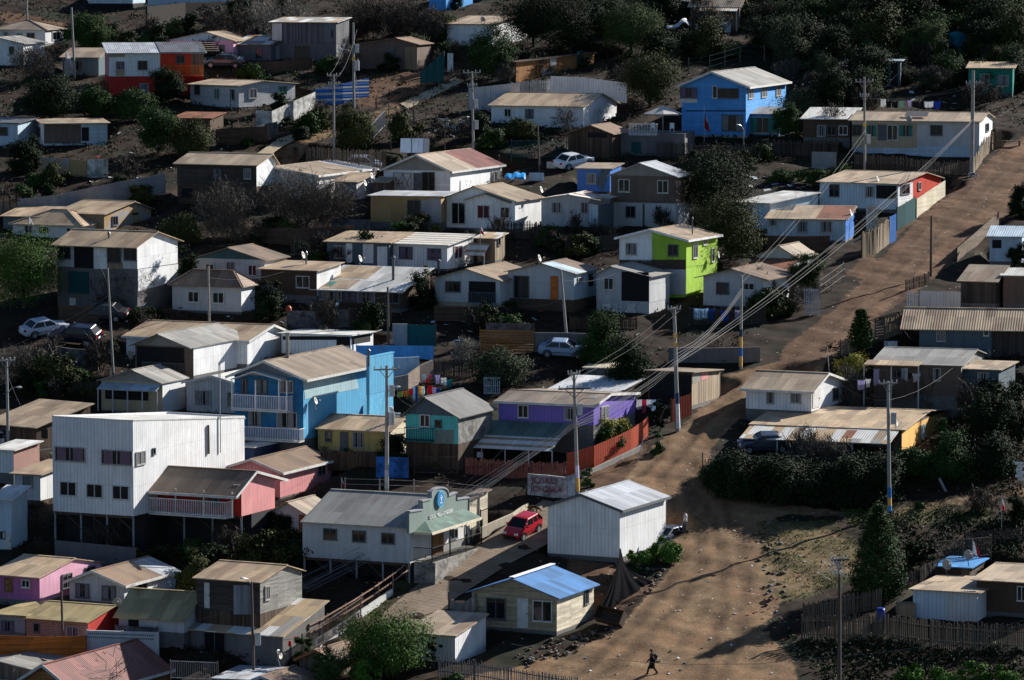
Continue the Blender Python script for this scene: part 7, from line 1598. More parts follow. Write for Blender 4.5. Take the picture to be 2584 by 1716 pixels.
b_ = MB(); b_.cbox(V((-.355, 0, 1.22)), .05, .2, .22, M('flat', (.02, .02, .03))); b_.cbox(V((-.345, .0, 1.36)), .02, .09, .05, 'flat:offwhite'); b_.build('pocket', bp, uv=False)
b_ = MB()
for s in (-1, 1): b_.tube([V((-.16, .11 * s, 1.40)), V((-.02, .12 * s, 1.51)), V((.14, .12 * s, 1.36)), V((.08, .15 * s, 1.05)), V((-.2, .13 * s, 1.0))], .018, 5, M('flat', (.03, .03, .04)))
b_.build('strap', bp, uv=False)
person(1729, 1344, 165, 'person in a pale jacket and blue jeans standing at the open car door', (.62, .62, .60), (.05, .075, .13), (.012, .01, .01), .10, armf=.1, h=1.66)
person(1752, 62, 240, 'person in lavender clothes standing by the dark hut on the wooded slope', (.33, .30, .62), (.36, .34, .62), (.05, .04, .035), .06, armf=.05, short=True)
def dog(u, v, hd, c1, c2, label, sniff=True, dz=0.0):
    p = gp(u, v); p.z = min(p.z, float(ground_z(p.x, p.y))) + .03 + dz
    root = empty('dog', p, label, 'dog'); root.rotation_euler = (0, 0, rad(hd))
    hz = .30 if sniff else .72
    J = [(V((-.32, 0, .56)), .10), (V((0, 0, .60)), .12), (V((.30, 0, .55)), .13), (V((.46, 0, .50 if sniff else .66)), .08), (V((.58, 0, hz + .06)), .075), (V((.72, 0, hz - .06)), .04), (V((-.42, 0, .56)), .05), (V((-.56, 0, .50)), .03), (V((-.68, 0, .56)), .022), (V((-.70, 0, .66)), .015)]
    E = [(0, 1), (1, 2), (2, 3), (3, 4), (4, 5), (0, 6), (6, 7), (7, 8), (8, 9)]
    for s in (1, -1):
        b = len(J); o_ = .06 * s
        J += [(V((-.30, .10 * s, .44)), .085), (V((-.24 + o_, .10 * s, .32)), .045), (V((-.38 + o_, .10 * s, .19)), .028), (V((-.36 + o_, .10 * s, .04)), .026), (V((-.30 + o_, .10 * s, .02)), .025)]
        E += [(0, b), (b, b + 1), (b + 1, b + 2), (b + 2, b + 3), (b + 3, b + 4)]
        b = len(J); J += [(V((.28, .09 * s, .42)), .06), (V((.27 - o_, .09 * s, .22)), .035), (V((.27 - o_, .09 * s, .04)), .025), (V((.32 - o_, .09 * s, .02)), .025)]
        E += [(2, b), (b, b + 1), (b + 1, b + 2), (b + 2, b + 3)]
    m_, nt, bs = base_mat('dog_fur', .9, .1); g = G(nt); tc = g.n('ShaderNodeTexCoord').outputs['Object']
    g.l.new(g.mix(g.ramp(g.noise(tc, 4.0, 3), .45, .55), c1, c2), bs.inputs['Base Color'])
    skin_mesh('body', J, E, m_, root, 1, 1)
    for s in (1, -1):
        q = MB(); e0 = V((.55, .06 * s, hz + .10)); q.prism([e0 - V((.03, 0, 0)), e0 + V((.03, 0, 0)), e0 + V((.0, .04 * s, .10 if not sniff else -.04))], V((0, .015, 0)), m_); q.build('ear', root, uv=False)
    return root
dog(1346, 1298, -22, (.20, .11, .05), (.04, .025, .018), 'brown dog sniffing the ground behind the red hatchback')
dog(2452, 449, 10, (.55, .55, .55), (.03, .03, .03), 'black and white dog at the foot of the thick pole')
def bird(p, az, label):
    root = empty('bird', p, label, 'bird'); root.rotation_euler = (0, 0, rad(az)); m = MB(); bm_ = M('flat', (.015, .015, .018))
    m.rings([[V((x + 0, math.cos(a) * r, .14 + z + math.sin(a) * r)) for a in [k * 1.0472 for k in range(6)]] for x, z, r in ((-.32, -.07, .012), (-.18, -.03, .045), (0, .02, .085), (.12, .08, .07), (.17, .15, .05), (.22, .18, .045), (.27, .17, .02), (.33, .15, .005))], bm_); m.build('body', root, smooth=True, uv=False)
    m = MB()
    for s in (-1, 1): m.tube([V((.02, .03 * s, .08)), V((.03, .03 * s, -.05))], .01, 4, bm_)
    m.build('leg', root, uv=False)
bird(onB(S_['redbl'], 'D1', 338, 1432, .0) + V((0, 0, .02)), 210, 'dark bird perched on the peak of the red roof')
_h = gp(*px('D1', 300, 1760)); bird(at(*px('D1', 106, 1512), (_h - CAM).dot(FWD) + 1.0), 70, 'dark bird standing on the bright white roof')

for k_, (a_, (fr_, x_, y_, hk), lb) in enumerate((('P12', ('C2', 1500, 860, 'teal'), 'from the yellow house pole to the turquoise house'), ('P12', ('C2', 1110, 1060, 'yellow'), 'from the yellow house pole to the yellow house roof'), ('P9', ('C3', 400, 760, 'purple'), 'from the yellow-footed pole to the purple house'),
        ('P7', ('B3', 1900, 1180, 'polewhite'), 'from the painted pole to the grey-white gable house'), ('P19', ('B3', 300, 1100, 'orangedoor'), 'from the leaning pole to the orange-door house wall'), ('P19', ('B3', 1000, 1110, 'porch3'), 'from the leaning pole to the cluttered porch'),
        ('P14', ('B1', 1700, 1250, 'hip2'), 'from the plain grey pole to the small hip-roofed house'), ('P14', ('B2', 300, 1100, 'whiteside'), 'from the plain grey pole to the brown-fronted house'), ('P18', ('B2', 900, 1280, 'patchroof'), 'from the rough pole to the patched roof'), ('P15', ('B1', 900, 880, 'bigwhite'), 'from the thin pole to the big white house'),
        ('P16', ('D1', 560, 960, 'brownbl'), 'from the dark meter pole to the brown and silver roof'), ('P17', ('D1', 1450, 1095, 'yelroof'), 'from the dark lamp pole to the mossy roof'), ('P13', ('C1', 330, 1040, 'big3'), 'from the left edge pole to the tall white building'), ('P10', ('C4', 560, 820, 'rwhite'), 'from the tall painted pole to the white board house'), ('P10', ('C4', 1400, 700, 'rcorr'), 'from the tall painted pole to the ribbed grey roof'), ('P3', ('A3', 100, 985, 'longwhite'), 'from the double-crossarm pole to the long white house'))):
    cable([on(a_, .86), HS[hk].onF(fr_, x_, y_) + HS[hk].nF * .3], .45, 'thin service wire ' + lb, None, .009)
# ================================================================ community hall facade and porch
h = HS['villa']; Z = V((0, 0, 1)); S = lambda x, y: h.onS('D2', x, y)
pts = [(1176, 420), (1176, 250), (1278, 233), (1272, 168), (1345, 150)]
c0, c1 = S(1345, 112), S(1478, 92)
pts3 = [S(*p) for p in pts]
for i in range(9):
    a = math.pi * (1 - i / 8); cx = 1412 + 66 * math.cos(a); cy = 108 - 10 * math.cos(a) - 46 * math.sin(a); pts3.append(S(cx, cy))
pts3 += [S(1480, 126), S(1546, 100), S(1546, 152), S(1640, 138), S(1640, 330)]
m = MB(); m.prism([p + h.nS * .04 for p in pts3], h.nS * .22, 'plaster:vgreen'); m.build('facade', h.root, h.o)
m = MB()
for a, b in zip(pts3[1:-1], pts3[2:]): m.bar(a + h.nS * .16, b + h.nS * .16, .34, .12, 'plaster:grey')
m.build('coping', h.root, h.o)
def disc(c, r, n, th, mat, seg=24):
    ex = h.e2; m = MB(); m.prism([c + ex * r * math.cos(i * 2 * math.pi / seg) + Z * r * math.sin(i * 2 * math.pi / seg) for i in range(seg)], n * th, mat); return m
c = S(1408, 150) + h.nS * .27
em = disc(c, .62, h.nS, .18, 'flat:sky').build('emblem', h.root, h.o)
disc(c + h.nS * .182, .53, h.nS, .008, M('flat', (.02, .22, .50))).build('emblem_disc', em, h.o)
m = MB(); c2 = c + h.nS * .195; W_ = 'flat:white'
def bl(pp): m.prism([c2 + h.e2 * x + Z * y for x, y in pp], h.nS * .006, W_)
bl([(-.05, -.18), (.05, -.18), (.06, .1), (-.06, .1)]); bl([(-.06, .02), (-.22, .16), (-.18, .20), (-.02, .1)]); bl([(.06, .02), (.22, .16), (.18, .20), (.02, .1)]); bl([(-.05, .2), (.05, .2), (.03, .32), (-.03, .32)])
for x in (-.2, -.1, .0, .1, .2): bl([(x - .035, -.32), (x + .035, -.32), (x + .035, -.24), (x - .035, -.24)])
m.build('emblem_figure', em, h.o)
tA, tB = S(1338, 288), S(1502, 252); tm = tA.lerp(tB, .5); tm.z = (tA.z + tB.z) / 2 - .12
text_mesh('LOCAL VILLA ROGGERS', .40, M('flat', (.85, .85, .85)), .03, 'lettering', h.root, h.o, tm + h.nS * .31, h.e2, Z)
E0w, E1w = S(1212, 407), S(1605, 326); E1w.z = E0w.z; T0, T1 = S(1300, 322), S(1610, 250); T1.z = T0.z; d_ = 1.7
E0, E1 = E0w + h.nS * d_, E1w + h.nS * d_
for p in (E0w, E1w, T0, T1): p += h.nS * .27
m = MB()
for q in ([T0, T1, E1, E0], [T0, E0, E0w], [T1, E1w, E1]): m.prism(q, V((0, 0, -.05)), 'roof:roofg')
pr_ = m.build('porch_roof', h.root, h.o)
m = MB(); m.bar(E0 + V((0, 0, -.08)), E1 + V((0, 0, -.08)), .05, .2, 'flat:cream'); m.bar(E0 + V((0, 0, -.08)), E0w + V((0, 0, -.08)), .05, .2, 'flat:cream'); m.build('fascia', pr_, h.o)
fl = S(1212, 640).z
m = MB(); a, b = V((E0w.x, E0w.y, fl - 3.2)), V((E1w.x, E1w.y, fl - 3.2)); m.box(a, b - a, h.nS * d_, Z * 3.2, 'stain:conc'); m.build('porch_base', h.root, h.o)
m = MB(); A, B = V((E0.x, E0.y, fl)), V((E1.x, E1.y, fl)); A0 = V((E0w.x, E0w.y, fl))
for p, q in ((A0, A), (A, B)):
    L = (q - p).length; k = int(L / .15)
    for i in range(k + 1): m.bar(p.lerp(q, i / k), p.lerp(q, i / k) + Z * 1.05, .035, .035, 'flat:black')
    m.bar(p + Z * 1.05, q + Z * 1.05, .05, .05, 'flat:black'); m.bar(p + Z * .1, q + Z * .1, .05, .05, 'flat:black')
m.build('railing', h.root, h.o)
for t in (0, .36, .68, 1):
    m = MB(); p = A.lerp(B, t); m.bar(p, V((p.x, p.y, E0.z - .1)), .08, .08, 'flat:black'); m.build('porch_post', h.root, h.o)
# ================================================================ cloth: tarps, flags, washing
def cloth(grid, mat, name, label, cat, group=None, parent=None, th=.012):
    """grid: rows of points; a thin two-sided sheet"""
    o = grid[0][0]; m = MB(); n = len(grid[0])
    k = m.mi(mat)
    for r in grid: m.v += [V(p) for p in r]
    for j in range(len(grid) - 1):
        for i in range(n - 1): m.f.append([j * n + i, j * n + i + 1, (j + 1) * n + i + 1, (j + 1) * n + i]); m.m.append(k)
    ob = m.build(name, parent, o, smooth=True); md = ob.modifiers.new('t', 'SOLIDIFY'); md.thickness = th
    if label: tag(ob, label, cat, group)
    return ob
def gz3(fr, x, y, lift=.0):
    p = gp(*px(fr, x, y)); p.z = float(ground_z(p.x, p.y)) + lift; return p
NET = base_mat('black_netting', 1.0, 0.0)[0]; NET.node_tree.nodes['Principled BSDF'].inputs['Base Color'].default_value = (.012, .012, .013, 1)
sh = HS['shed']; T = sh.W(-.08, -.1, sh.zb + .75); dT = (T - CAM).dot(FWD)
def along(pl, t):
    d = [0.0]
    for a, b in zip(pl[:-1], pl[1:]): d.append(d[-1] + math.hypot(b[0] - a[0], b[1] - a[1]))
    for k in range(1, len(pl)):
        if t * d[-1] <= d[k] + 1e-6:
            f = (t * d[-1] - d[k - 1]) / (d[k] - d[k - 1]); return pl[k - 1][0] + (pl[k][0] - pl[k - 1][0]) * f, pl[k - 1][1] + (pl[k][1] - pl[k - 1][1]) * f
    return pl[-1]
LE = [(848, 540), (840, 640), (800, 770), (735, 920), (650, 1078)]; RE = [(856, 540), (878, 640), (935, 705), (1010, 752), (1110, 785)]; BO = [(650, 1078), (700, 1040), (790, 1005), (880, 935), (960, 895), (1030, 840), (1110, 785)]
grid = []
for j in range(19):
    t = j / 18; row = []
    for i in range(57):
        s = i / 56; l, r_ = along(LE, t), along(RE, t); b_ = along(BO, s)
        x = l[0] + (r_[0] - l[0]) * s; y = l[1] + (r_[1] - l[1]) * s
        x += (b_[0] - (LE[-1][0] + (RE[-1][0] - LE[-1][0]) * s)) * t ** 2; y += (b_[1] - (LE[-1][1] + (RE[-1][1] - LE[-1][1]) * s)) * t ** 2
        gb = gp(*px('D3', b_[0], b_[1])); dg = (gb - CAM).dot(FWD) - .12
        pl_ = .10 * t * math.sin(s * 47 + 5 * math.sin(s * 6)) + .16 * t * math.sin(s * 15 + 1.2 * t)
        p = at(*px('D3', x, y), dT - .25 + (dg - dT + .25) * t ** .8 + pl_); p.z += .05 * math.sin(s * 33 + t * 4) * t; row.append(p)
    grid.append(row)
cloth(grid, NET, 'tarpaulin', 'black netting tied to the shed corner and spread over the bank', 'netting')
hc = HS['cabin']; a = gp(*px('D2', 1510, 1005)); a.z += (1005 - 925) / KD / iz(1540); b = hc.onF('D2', 1722, 885) + V((0, -.2, 0)); grid = []
for j in range(8):
    row = []
    for i in range(17):
        t = i / 16; p = a.lerp(b, t) + V((0, 0, -.5 * math.sin(math.pi * t) * (1 - .3 * j / 7) - 1.15 * j / 7 * (.75 + .35 * t))); p.y += .1 * math.sin(i * 1.3 + j * .5); row.append(p)
    grid.append(row)
cloth(grid, M('plastic', (.17, .17, .175)), 'shade_cloth', 'grey shade cloth slung from a post to the timber cabin', 'cloth')
pq = gp(*px('D2', 1510, 1005)); m = MB(); m.tube([V((0, 0, -.4)), V((0, 0, 1.2))], .06, 6, 'wood:wood'); tag(m.build('stake', None, None), 'short wooden stake holding the grey shade cloth', 'stake').location = pq
CH = {'r': (.50, .03, .04), 'b': (.03, .10, .40), 'w': (.72, .72, .74), 'y': (.75, .48, .03), 'g': (.25, .30, .12), 'k': (.03, .03, .035), 'l': (.52, .48, .66), 'p': (.58, .10, .22), 't': (.03, .32, .36), 'o': (.42, .22, .05), 's': (.42, .55, .70), 'e': (.26, .42, .36)}
CN = {'r': 'red', 'b': 'blue', 'w': 'white', 'y': 'yellow', 'g': 'olive', 'k': 'black', 'l': 'lilac', 'p': 'pink', 't': 'teal', 'o': 'ochre', 's': 'pale blue', 'e': 'grey-green'}
def flagm(fr, x0, y0, pole_y0, pole_y1, w, hgt, cols, label, ref=None, hang=True):
    """a flag on a thin staff; x0,y0 top of the flag; the staff goes from pole_y1 (foot) to pole_y0"""
    b = gp(*px(fr, x0, pole_y1)) if ref is None else at(*px(fr, x0, pole_y1), (ref - CAM).dot(FWD))
    top = zat(b.x, b.y, px(fr, 0, pole_y0)[1]); fy = zat(b.x, b.y, px(fr, 0, y0)[1])
    root = empty('flag', b, label, 'flag'); m = MB(); m.tube([V((0, 0, -.1)), V((0, 0, top - b.z))], .03, 6, 'flat:greyw'); m.build('staff', root)
    s = 1 / iz(px(fr, 0, pole_y1)[1]) / FR[fr][2]; W_, H_ = w * s, hgt * s
    for k, (u0, u1, v0, v1, c) in enumerate(cols):
        grid = []
        for j in range(7):
            row = []
            for i in range(7):
                u = u0 + (u1 - u0) * i / 6; v = v0 + (v1 - v0) * j / 6
                xx = W_ * u * (.35 + .65 * v if hang else 1); row.append(V((xx + .03, .06 * math.sin(u * 6 + v * 2), fy - b.z - H_ * (v * .75 + (.25 * u if hang else 0)))))
            grid.append(row)
        o = cloth(grid, M('cloth', CH[c] if c in CH else C[c]), 'cloth', None, None, None, root); o.location = (0, 0, 0)
        for vv in o.data.vertices: vv.co = vv.co + grid[0][0]
CHL = [(0, .34, 0, .5, 'b'), (.34, 1, 0, .5, 'w'), (0, 1, .5, 1, 'r')]
flagm('A1', 605, 470, 465, 690, 95, 190, [(0, 1, 0, 1, 'w')], 'white flag hanging beside the concrete pole at the top left')
flagm('A3', 1768, 1030, 960, 1300, 55, 190, [(0, .5, 0, .35, 'b'), (.5, 1, 0, .35, 'w'), (0, 1, .35, 1, 'r')], 'red, white and blue flag hanging in front of the tall blue house')
flagm('D4', 1612, 480, 470, 620, 70, 140, [(0, .5, 0, 1, 'w'), (.5, 1, 0, 1, 'r')], 'drooping red and white flag above the bright blue roof')
flagm('D4', 1838, 140, 125, 400, 25, 120, CHL, 'small flag on a tall staff at the right edge')
flagm('B2', 2060, 690, 665, 900, 35, 90, CHL, 'small faded flag over the striped roof', onB(HS['striped'], 'B2', 2060, 880, 2))
flagm('B1', 265, 600, 590, 770, 40, 90, [(0, 1, 0, 1, 'w')], 'pale pennant on a staff before the hip-roofed house')
flagm('D2', 672, -15, -20, 75, 22, 85, [(0, 1, 0, .5, 'w'), (0, 1, .5, 1, 'r')], 'red and white pennant behind the community hall')
def wash(fr, gy, items, where, group, y_line=None):
    """washing: items are (x0, y0, x1, y1, colour) hanging above the ground seen at y = gy; consecutive ones hang from one line"""
    ends = []
    for n_, (x0, y0, x1, y1, c) in enumerate(items):
        g0 = gp(*px(fr, (x0 + x1) / 2, gy)); D = (g0 - CAM).dot(FWD)
        a, b = at(*px(fr, x0, y0), D), at(*px(fr, x1, y0), D); H_ = (at(*px(fr, x0, y0), D) - at(*px(fr, x0, y1), D)).z; ends += [a, b]
        tee = n_ % 3 == 1 and abs(x1 - x0) < 90
        grid = []
        for j in range(6):
            row = []
            for i in range(9):
                t = i / 8; w = 1.0
                if tee and j > 1: w = .72
                p = a.lerp(b, .5 + (t - .5) * w) + V((0, .06 * math.sin(i * 1.7 + n_) * (.3 + .12 * j), -H_ * j / 5 * (1 + .06 * math.sin(n_ * 2 + t * 5)) - .04 * math.sin(math.pi * t))); row.append(p)
            grid.append(row)
        kind = 'sheet' if abs(x1 - x0) > 95 else 'garment'
        cloth(grid, M('cloth', CH[c]), 'garment' if kind == 'garment' else 'bed_sheet', f'{CN[c]} {kind} hung out to dry {where}', 'laundry', group)
    ends.sort(key=lambda p: p.x); cable([ends[0] + V((-.5, 0, .03)), ends[-1] + V((.5, 0, .03))], .05, f'washing line {where}', None, .012)
wash('C2', 850, [(1300, 715, 1345, 770, 'g'), (1352, 712, 1402, 768, 'o'), (1405, 690, 1440, 750, 'r'), (1440, 672, 1462, 790, 's'), (1462, 670, 1488, 830, 'b'), (1492, 665, 1518, 745, 'y'), (1520, 668, 1548, 748, 'w'), (1550, 665, 1574, 745, 'k'), (1576, 662, 1622, 742, 'r'), (1622, 680, 1652, 740, 'l'), (1655, 690, 1692, 745, 'b')], 'on the front line left of the brick wall', 'washing beside the brick wall')
wash('C2', 760, [(1500, 640, 1530, 690, 'k'), (1532, 560, 1556, 620, 's'), (1558, 600, 1588, 640, 'r'), (1590, 562, 1612, 600, 'p'), (1640, 565, 1690, 650, 'l'), (1694, 590, 1748, 660, 'w'), (1752, 605, 1792, 680, 't')], 'on the back line by the picket fence', 'washing by the dark picket fence')
wash('B3', 1600, [(1672, 1445, 1805, 1545, 's'), (1810, 1450, 1862, 1560, 'b'), (1920, 1465, 1990, 1560, 'b'), (2052, 1462, 2092, 1545, 'l')], 'below the grey-white gable house', 'washing below the grey-white gable house')
wash('A4', 1010, [(1045, 905, 1092, 975, 'w'), (1096, 925, 1150, 985, 'k'), (1152, 930, 1205, 985, 'k'), (1212, 925, 1255, 985, 'e'), (1290, 918, 1328, 985, 'l'), (1335, 925, 1400, 985, 'k'), (1445, 930, 1528, 985, 'w'), (1530, 930, 1600, 1000, 'b')], 'behind the beige house', 'washing behind the beige house')
wash('C3', 1010, [(1145, 790, 1195, 880, 'w'), (1198, 790, 1240, 920, 'p'), (1240, 790, 1285, 860, 'w'), (1285, 792, 1322, 890, 's')], 'at the end of the purple house', 'washing by the purple house')
wash('C4', 950, [(800, 710, 842, 830, 'l'), (1008, 705, 1030, 790, 's'), (1032, 705, 1055, 800, 'w'), (1060, 740, 1085, 780, 'k'), (1088, 745, 1150, 810, 'w')], 'under the porch of the brown house', 'washing under the brown porch')
wash('C4', 1000, [(680, 795, 735, 865, 'l'), (740, 785, 778, 850, 'w')], 'among the bare twigs by the brown porch', 'washing among the bare twigs')
wash('B2', 1500, [(672, 1385, 704, 1462, 'y'), (710, 1388, 768, 1450, 's')], 'on the front fence of the patched roof', 'washing on the patched roof house')
wash('D2', 1420, [(255, 1260, 278, 1300, 'r'), (300, 1225, 335, 1275, 'p')], 'under the patched tan roof by the ramp', 'washing under the patched tan roof')
# ================================================================ small things in the yards
def thing(name, fr, x, y, label, cat, rot=0.0, lift=0.0):
    p = gp(*px(fr, x, y)); p.z = min(p.z, float(ground_z(p.x, p.y)) + .02) + lift; r = empty(name, p, label, cat); r.rotation_euler = (0, 0, rad(rot)); return r
# parasol
hb = HS['terrace']; c = onB(hb, 'A3', 1390, 1232, 3.2); c.z = hb.zt + .05; r = empty('parasol', c, 'off-white garden parasol on the terrace beside the tall blue house', 'parasol')
tz = zat(c.x, c.y, px('A3', 0, 968)[1]) - c.z; m = MB(); m.tube([V((0, 0, 0)), V((0, 0, tz))], .03, 6, 'metal:greyw'); m.build('pole', r)
m = MB(); Rr = 1.95
for i in range(8):
    a0, a1 = i * math.pi / 4, (i + 1) * math.pi / 4; e0 = V((math.cos(a0) * Rr, math.sin(a0) * Rr, tz - .78)); e1 = V((math.cos(a1) * Rr, math.sin(a1) * Rr, tz - .78))
    m.poly([V((0, 0, tz)), e0, e1], M('flat', (.62, .58, .55))); m.prism([e0, e1, e1 - V((0, 0, .14)), e0 - V((0, 0, .14))], V((0, 0, .001)), M('flat', (.62, .58, .55)))
m.build('canopy', r)
for k_, (xx, yy) in enumerate(((-1.0, .4), (.9, -.6))):
    q = empty('garden_chair', c + V((xx, yy, 0)), ('left' if k_ == 0 else 'right') + ' white plastic chair under the off-white parasol', 'chair'); m = MB()
    m.cbox(V((0, 0, .42)), .45, .45, .05, 'plastic:white'); m.build('seat', q); m = MB(); m.cbox(V((0, .21, .7)), .45, .05, .5, 'plastic:white'); m.build('backrest', q)
    for sx in (-1, 1):
        for sy in (-1, 1): m = MB(); m.cbox(V((.19 * sx, .19 * sy, .2)), .04, .04, .4, 'plastic:white'); m.build('leg', q)
# scaffold on the plywood terrace
hr = HS['redroof']; r = empty('scaffold_frame', hr.o, 'black scaffold frame standing before the white red-roofed house', 'scaffold'); m = MB()
A = [hr.onF('B2', x, y) + hr.nF * .6 for x, y in ((1287, 388), (1287, 200), (1372, 392), (1372, 204), (1448, 394), (1448, 208))]
for a, b in ((0, 1), (2, 3), (4, 5), (1, 3), (3, 5), (0, 3), (2, 5), (2, 1), (4, 3)): m.tube([A[a], A[b]], .025, 5, 'flat:black')
m.tube([A[0].lerp(A[1], .5), A[2].lerp(A[3], .5)], .025, 5, 'flat:black'); m.build('tube_frame', r, hr.o)
# overturned box on the bank
r = thing('wooden_box', 'D3', 790, 1130, 'dark open wooden box tipped over beside the timber cabin', 'box', -38, .45); r.rotation_euler = (rad(58), rad(8), rad(-30)); m = MB(); WB = 'hwood:dbrown'
L_, W2, H2 = 2.1, 1.0, .75
m.box(V((-L_ / 2, -W2 / 2, 0)), V((L_, 0, 0)), V((0, W2, 0)), V((0, 0, .05)), WB)
for s in (-1, 1): m.box(V((-L_ / 2, s * W2 / 2 - .025, .05)), V((L_, 0, 0)), V((0, .05, 0)), V((0, 0, H2)), WB); m.box(V((s * L_ / 2 - .025, -W2 / 2 + .025, .05)), V((.05, 0, 0)), V((0, W2 - .05, 0)), V((0, 0, H2)), WB)
m.build('box_body', r)
# barrel
r = thing('barrel', 'D4', 893, 1190, 'bright blue plastic barrel behind the long picket fence', 'barrel', 0, .75); m = MB(); m.tube([V((0, 0, 0)), V((0, 0, .25)), V((0, 0, .5)), V((0, 0, .75)), V((0, 0, .95))], [.27, .31, .29, .31, .27], 14, M('plastic', (.01, .03, .22))); m.build('drum', r, smooth=True); m = MB(); m.tube([V((0, 0, .95)), V((0, 0, .98))], .25, 14, M('plastic', (.02, .05, .3))); m.build('lid', r)
def board(fr, x0, y0, x1, y1, mat, label, cat='board', name='board', tilt=.45, rails=0):
    """a flat sheet leaning back, foot at the bottom corners"""
    a, b = gp(*px(fr, x0, y1)), gp(*px(fr, x1, y1)); H_ = (y1 - y0) / FR[fr][2] / iz(px(fr, 0, y1)[1])
    a.z += .02; b.z = a.z + (b.z - a.z) * .5; up = V((0, tilt, 1)) * H_; n = V((0, -1, tilt)).normalized(); m = MB()
    if not rails: m.prism([a, b, b + up, a + up], n * .05, mat)
    else:
        for i in range(rails):
            p = a.lerp(b, i / (rails - 1)); m.bar(p, p + up, .06, .04, mat)
        for q in (.06, .5, .94): m.bar(a + up * q, b + up * q, .07, .05, mat)
    return tag(m.build(name, None, a), label, cat)
board('A2', 1325, 1282, 1540, 1405, 'ply:lblue', 'large white board lying on the slope above the red-roofed house', tilt=1.6)
board('A2', 1540, 1285, 1590, 1405, 'flat:grey', 'narrow grey frame beside the large white board', tilt=1.6)
board('A2', 1672, 1090, 1765, 1160, 'flat:white', 'white slatted cot side on the rubbish heap', 'cot side', 'cot_side', .7, 7)
board('A2', 1880, 1112, 1955, 1215, M('flat', (.05, .22, .36)), 'blue slatted pallet on the rubbish heap', 'pallet', 'pallet', .5, 6)
board('A2', 1758, 490, 1810, 658, 'flat:white', 'white door leaning at the yard of the gable shack', 'door', 'loose_door', .15)
board('A2', 1800, 1150, 1865, 1195, 'flat:lblue', 'pale plank lying between the cot side and the pallet', tilt=1.2)
for i in range(4): board('B4', 745 + 22 * i, 705 + 3 * i, 765 + 22 * i, 890 - 4 * i, 'hwood:cream', ('first', 'second', 'third', 'last')[i] + ' of four pale planks leaning at the roadside fence, from the left', 'plank', 'plank', .25)
board('B4', 288, 1335, 395, 1520, 'flat:greyw', 'fallen grey lattice panel leaning on the road bank', 'lattice', 'lattice_panel', .5, 9)
board('C2', 2095, 595, 2235, 745, 'flat:greyw', 'grey lattice panel propped below the creeper mound', 'lattice', 'lattice_panel', .5, 9)
board('C3', 1330, 690, 1430, 780, 'ply:plyw', 'brown plywood sheet standing in the open road shed', tilt=.1)
board('D3', 412, 240, 500, 250, 'flat:white', 'x', 'x') if False else None
board('C2', 2028, 1275, 2084, 1325, 'flat:white', 'white notice board under the porch of the purple house', 'notice', 'notice_board', .05)
board('A3', 325, 100 + 1390, 415, 1545, 'flat:cream', 'cream plank beside the white parked saloon', tilt=1.0)
board('B3', 165, 205, 300, 280, 'ply:lblue', 'pale panel below the tyres left of the bright blue shack', tilt=.2)
# blue tarp by the road of the white car, net above
grid = [[gz3('B3', -60 + 24 * i, 350 - 30 * j + 8 * math.sin(i), .9 - .12 * j + .25 * abs(math.sin(i * 1.1))) for i in range(9)] for j in range(4)]
cloth(grid, M('plastic', (.01, .22, .55)), 'tarpaulin', 'bright blue sheet beside the double-gable roof', 'tarpaulin')
grid = [[gz3('A4', 345 + 14 * i, 990 - 18 * j, .3 + 1.1 * math.sin(math.pi * i / 8) * (1 - .2 * j)) for i in range(9)] for j in range(4)]
cloth(grid, M('plastic', (.015, .05, .16)), 'tarpaulin', 'dark blue sheet over a heap between the blue house and the white roof', 'tarpaulin')
grid = [[gz3('A3', 1420 + 30 * i, 330 - 18 * j, .9 + .8 * math.exp(-((i - 5.5) / 1.6) ** 2)) for i in range(11)] for j in range(3)]
cloth(grid, M('plastic', (.66, .66, .68)), 'tarpaulin', 'white peaked sheet stretched in front of the dark hut', 'tarpaulin')
grid = [[gz3('C2', 1445 + 40 * i, 1300, 1.5 + .8 * (1 - j / 4) - .25 * math.sin(math.pi * i / 10) * (1 - j / 4)) + V((0, -.15 * j, 0)) for i in range(11)] for j in range(5)]
cloth(grid, 'plaster:offwhite', 'awning_sheet', 'dirty white sheet sagging under the turquoise house', 'sheet')
grid = [[gz3('A2', 1510 + 20 * i, 760, 3.2 * (1 - j / 5) * (.35 + .65 * i / 11) + .1) + V((0, -.3 * j + .15 * math.sin(i * 2), 0)) for i in range(12)] for j in range(6)]
cloth(grid, M('plastic', (.012, .07, .065)), 'shade_net', 'dark green net hanging beside the brown gable shack', 'net')
# bench, boxes, tubs
r = thing('bench', 'B4', 1812, 262, 'rough wooden bench at the top of the dirt road', 'bench', 8); m = MB(); m.cbox(V((0, 0, .5)), 2.4, .4, .08, 'wood:wood'); m.build('seat', r)
for s in (-1, 1): m = MB(); m.cbox(V((s * 1.05, 0, .2)), .12, .3, .5, 'wood:wood'); m.build('leg', r)
def box(fr, x, y, sx, sy, sz, mat, label, cat, name, rot=10, lid=None):
    r = thing(name, fr, x, y, label, cat, rot); m = MB(); m.rings([[V((sx * a * k, sy * b * k, z)) for a, b in ((-.5, -.5), (.5, -.5), (.5, .5), (-.5, .5))] for z, k in ((-.2, .94), (sz * .5, 1.0), (sz, .98))], mat); m.build('container', r)
    m = MB(); m.cbox(V((0, 0, sz + .03)), sx * 1.04, sy * 1.04, .05, lid or mat); m.build('lid', r)
box('C4', 1015, 1005, 3.0, 1.6, .9, 'flat:white', 'long white tub with a blue rim below the brown porch', 'tub', 'tub', 5, 'flat:blue2'); box('C4', 928, 528, .9, .8, .75, 'flat:white', 'white covered water tank at the dark long house', 'tank', 'water_tank', 20)
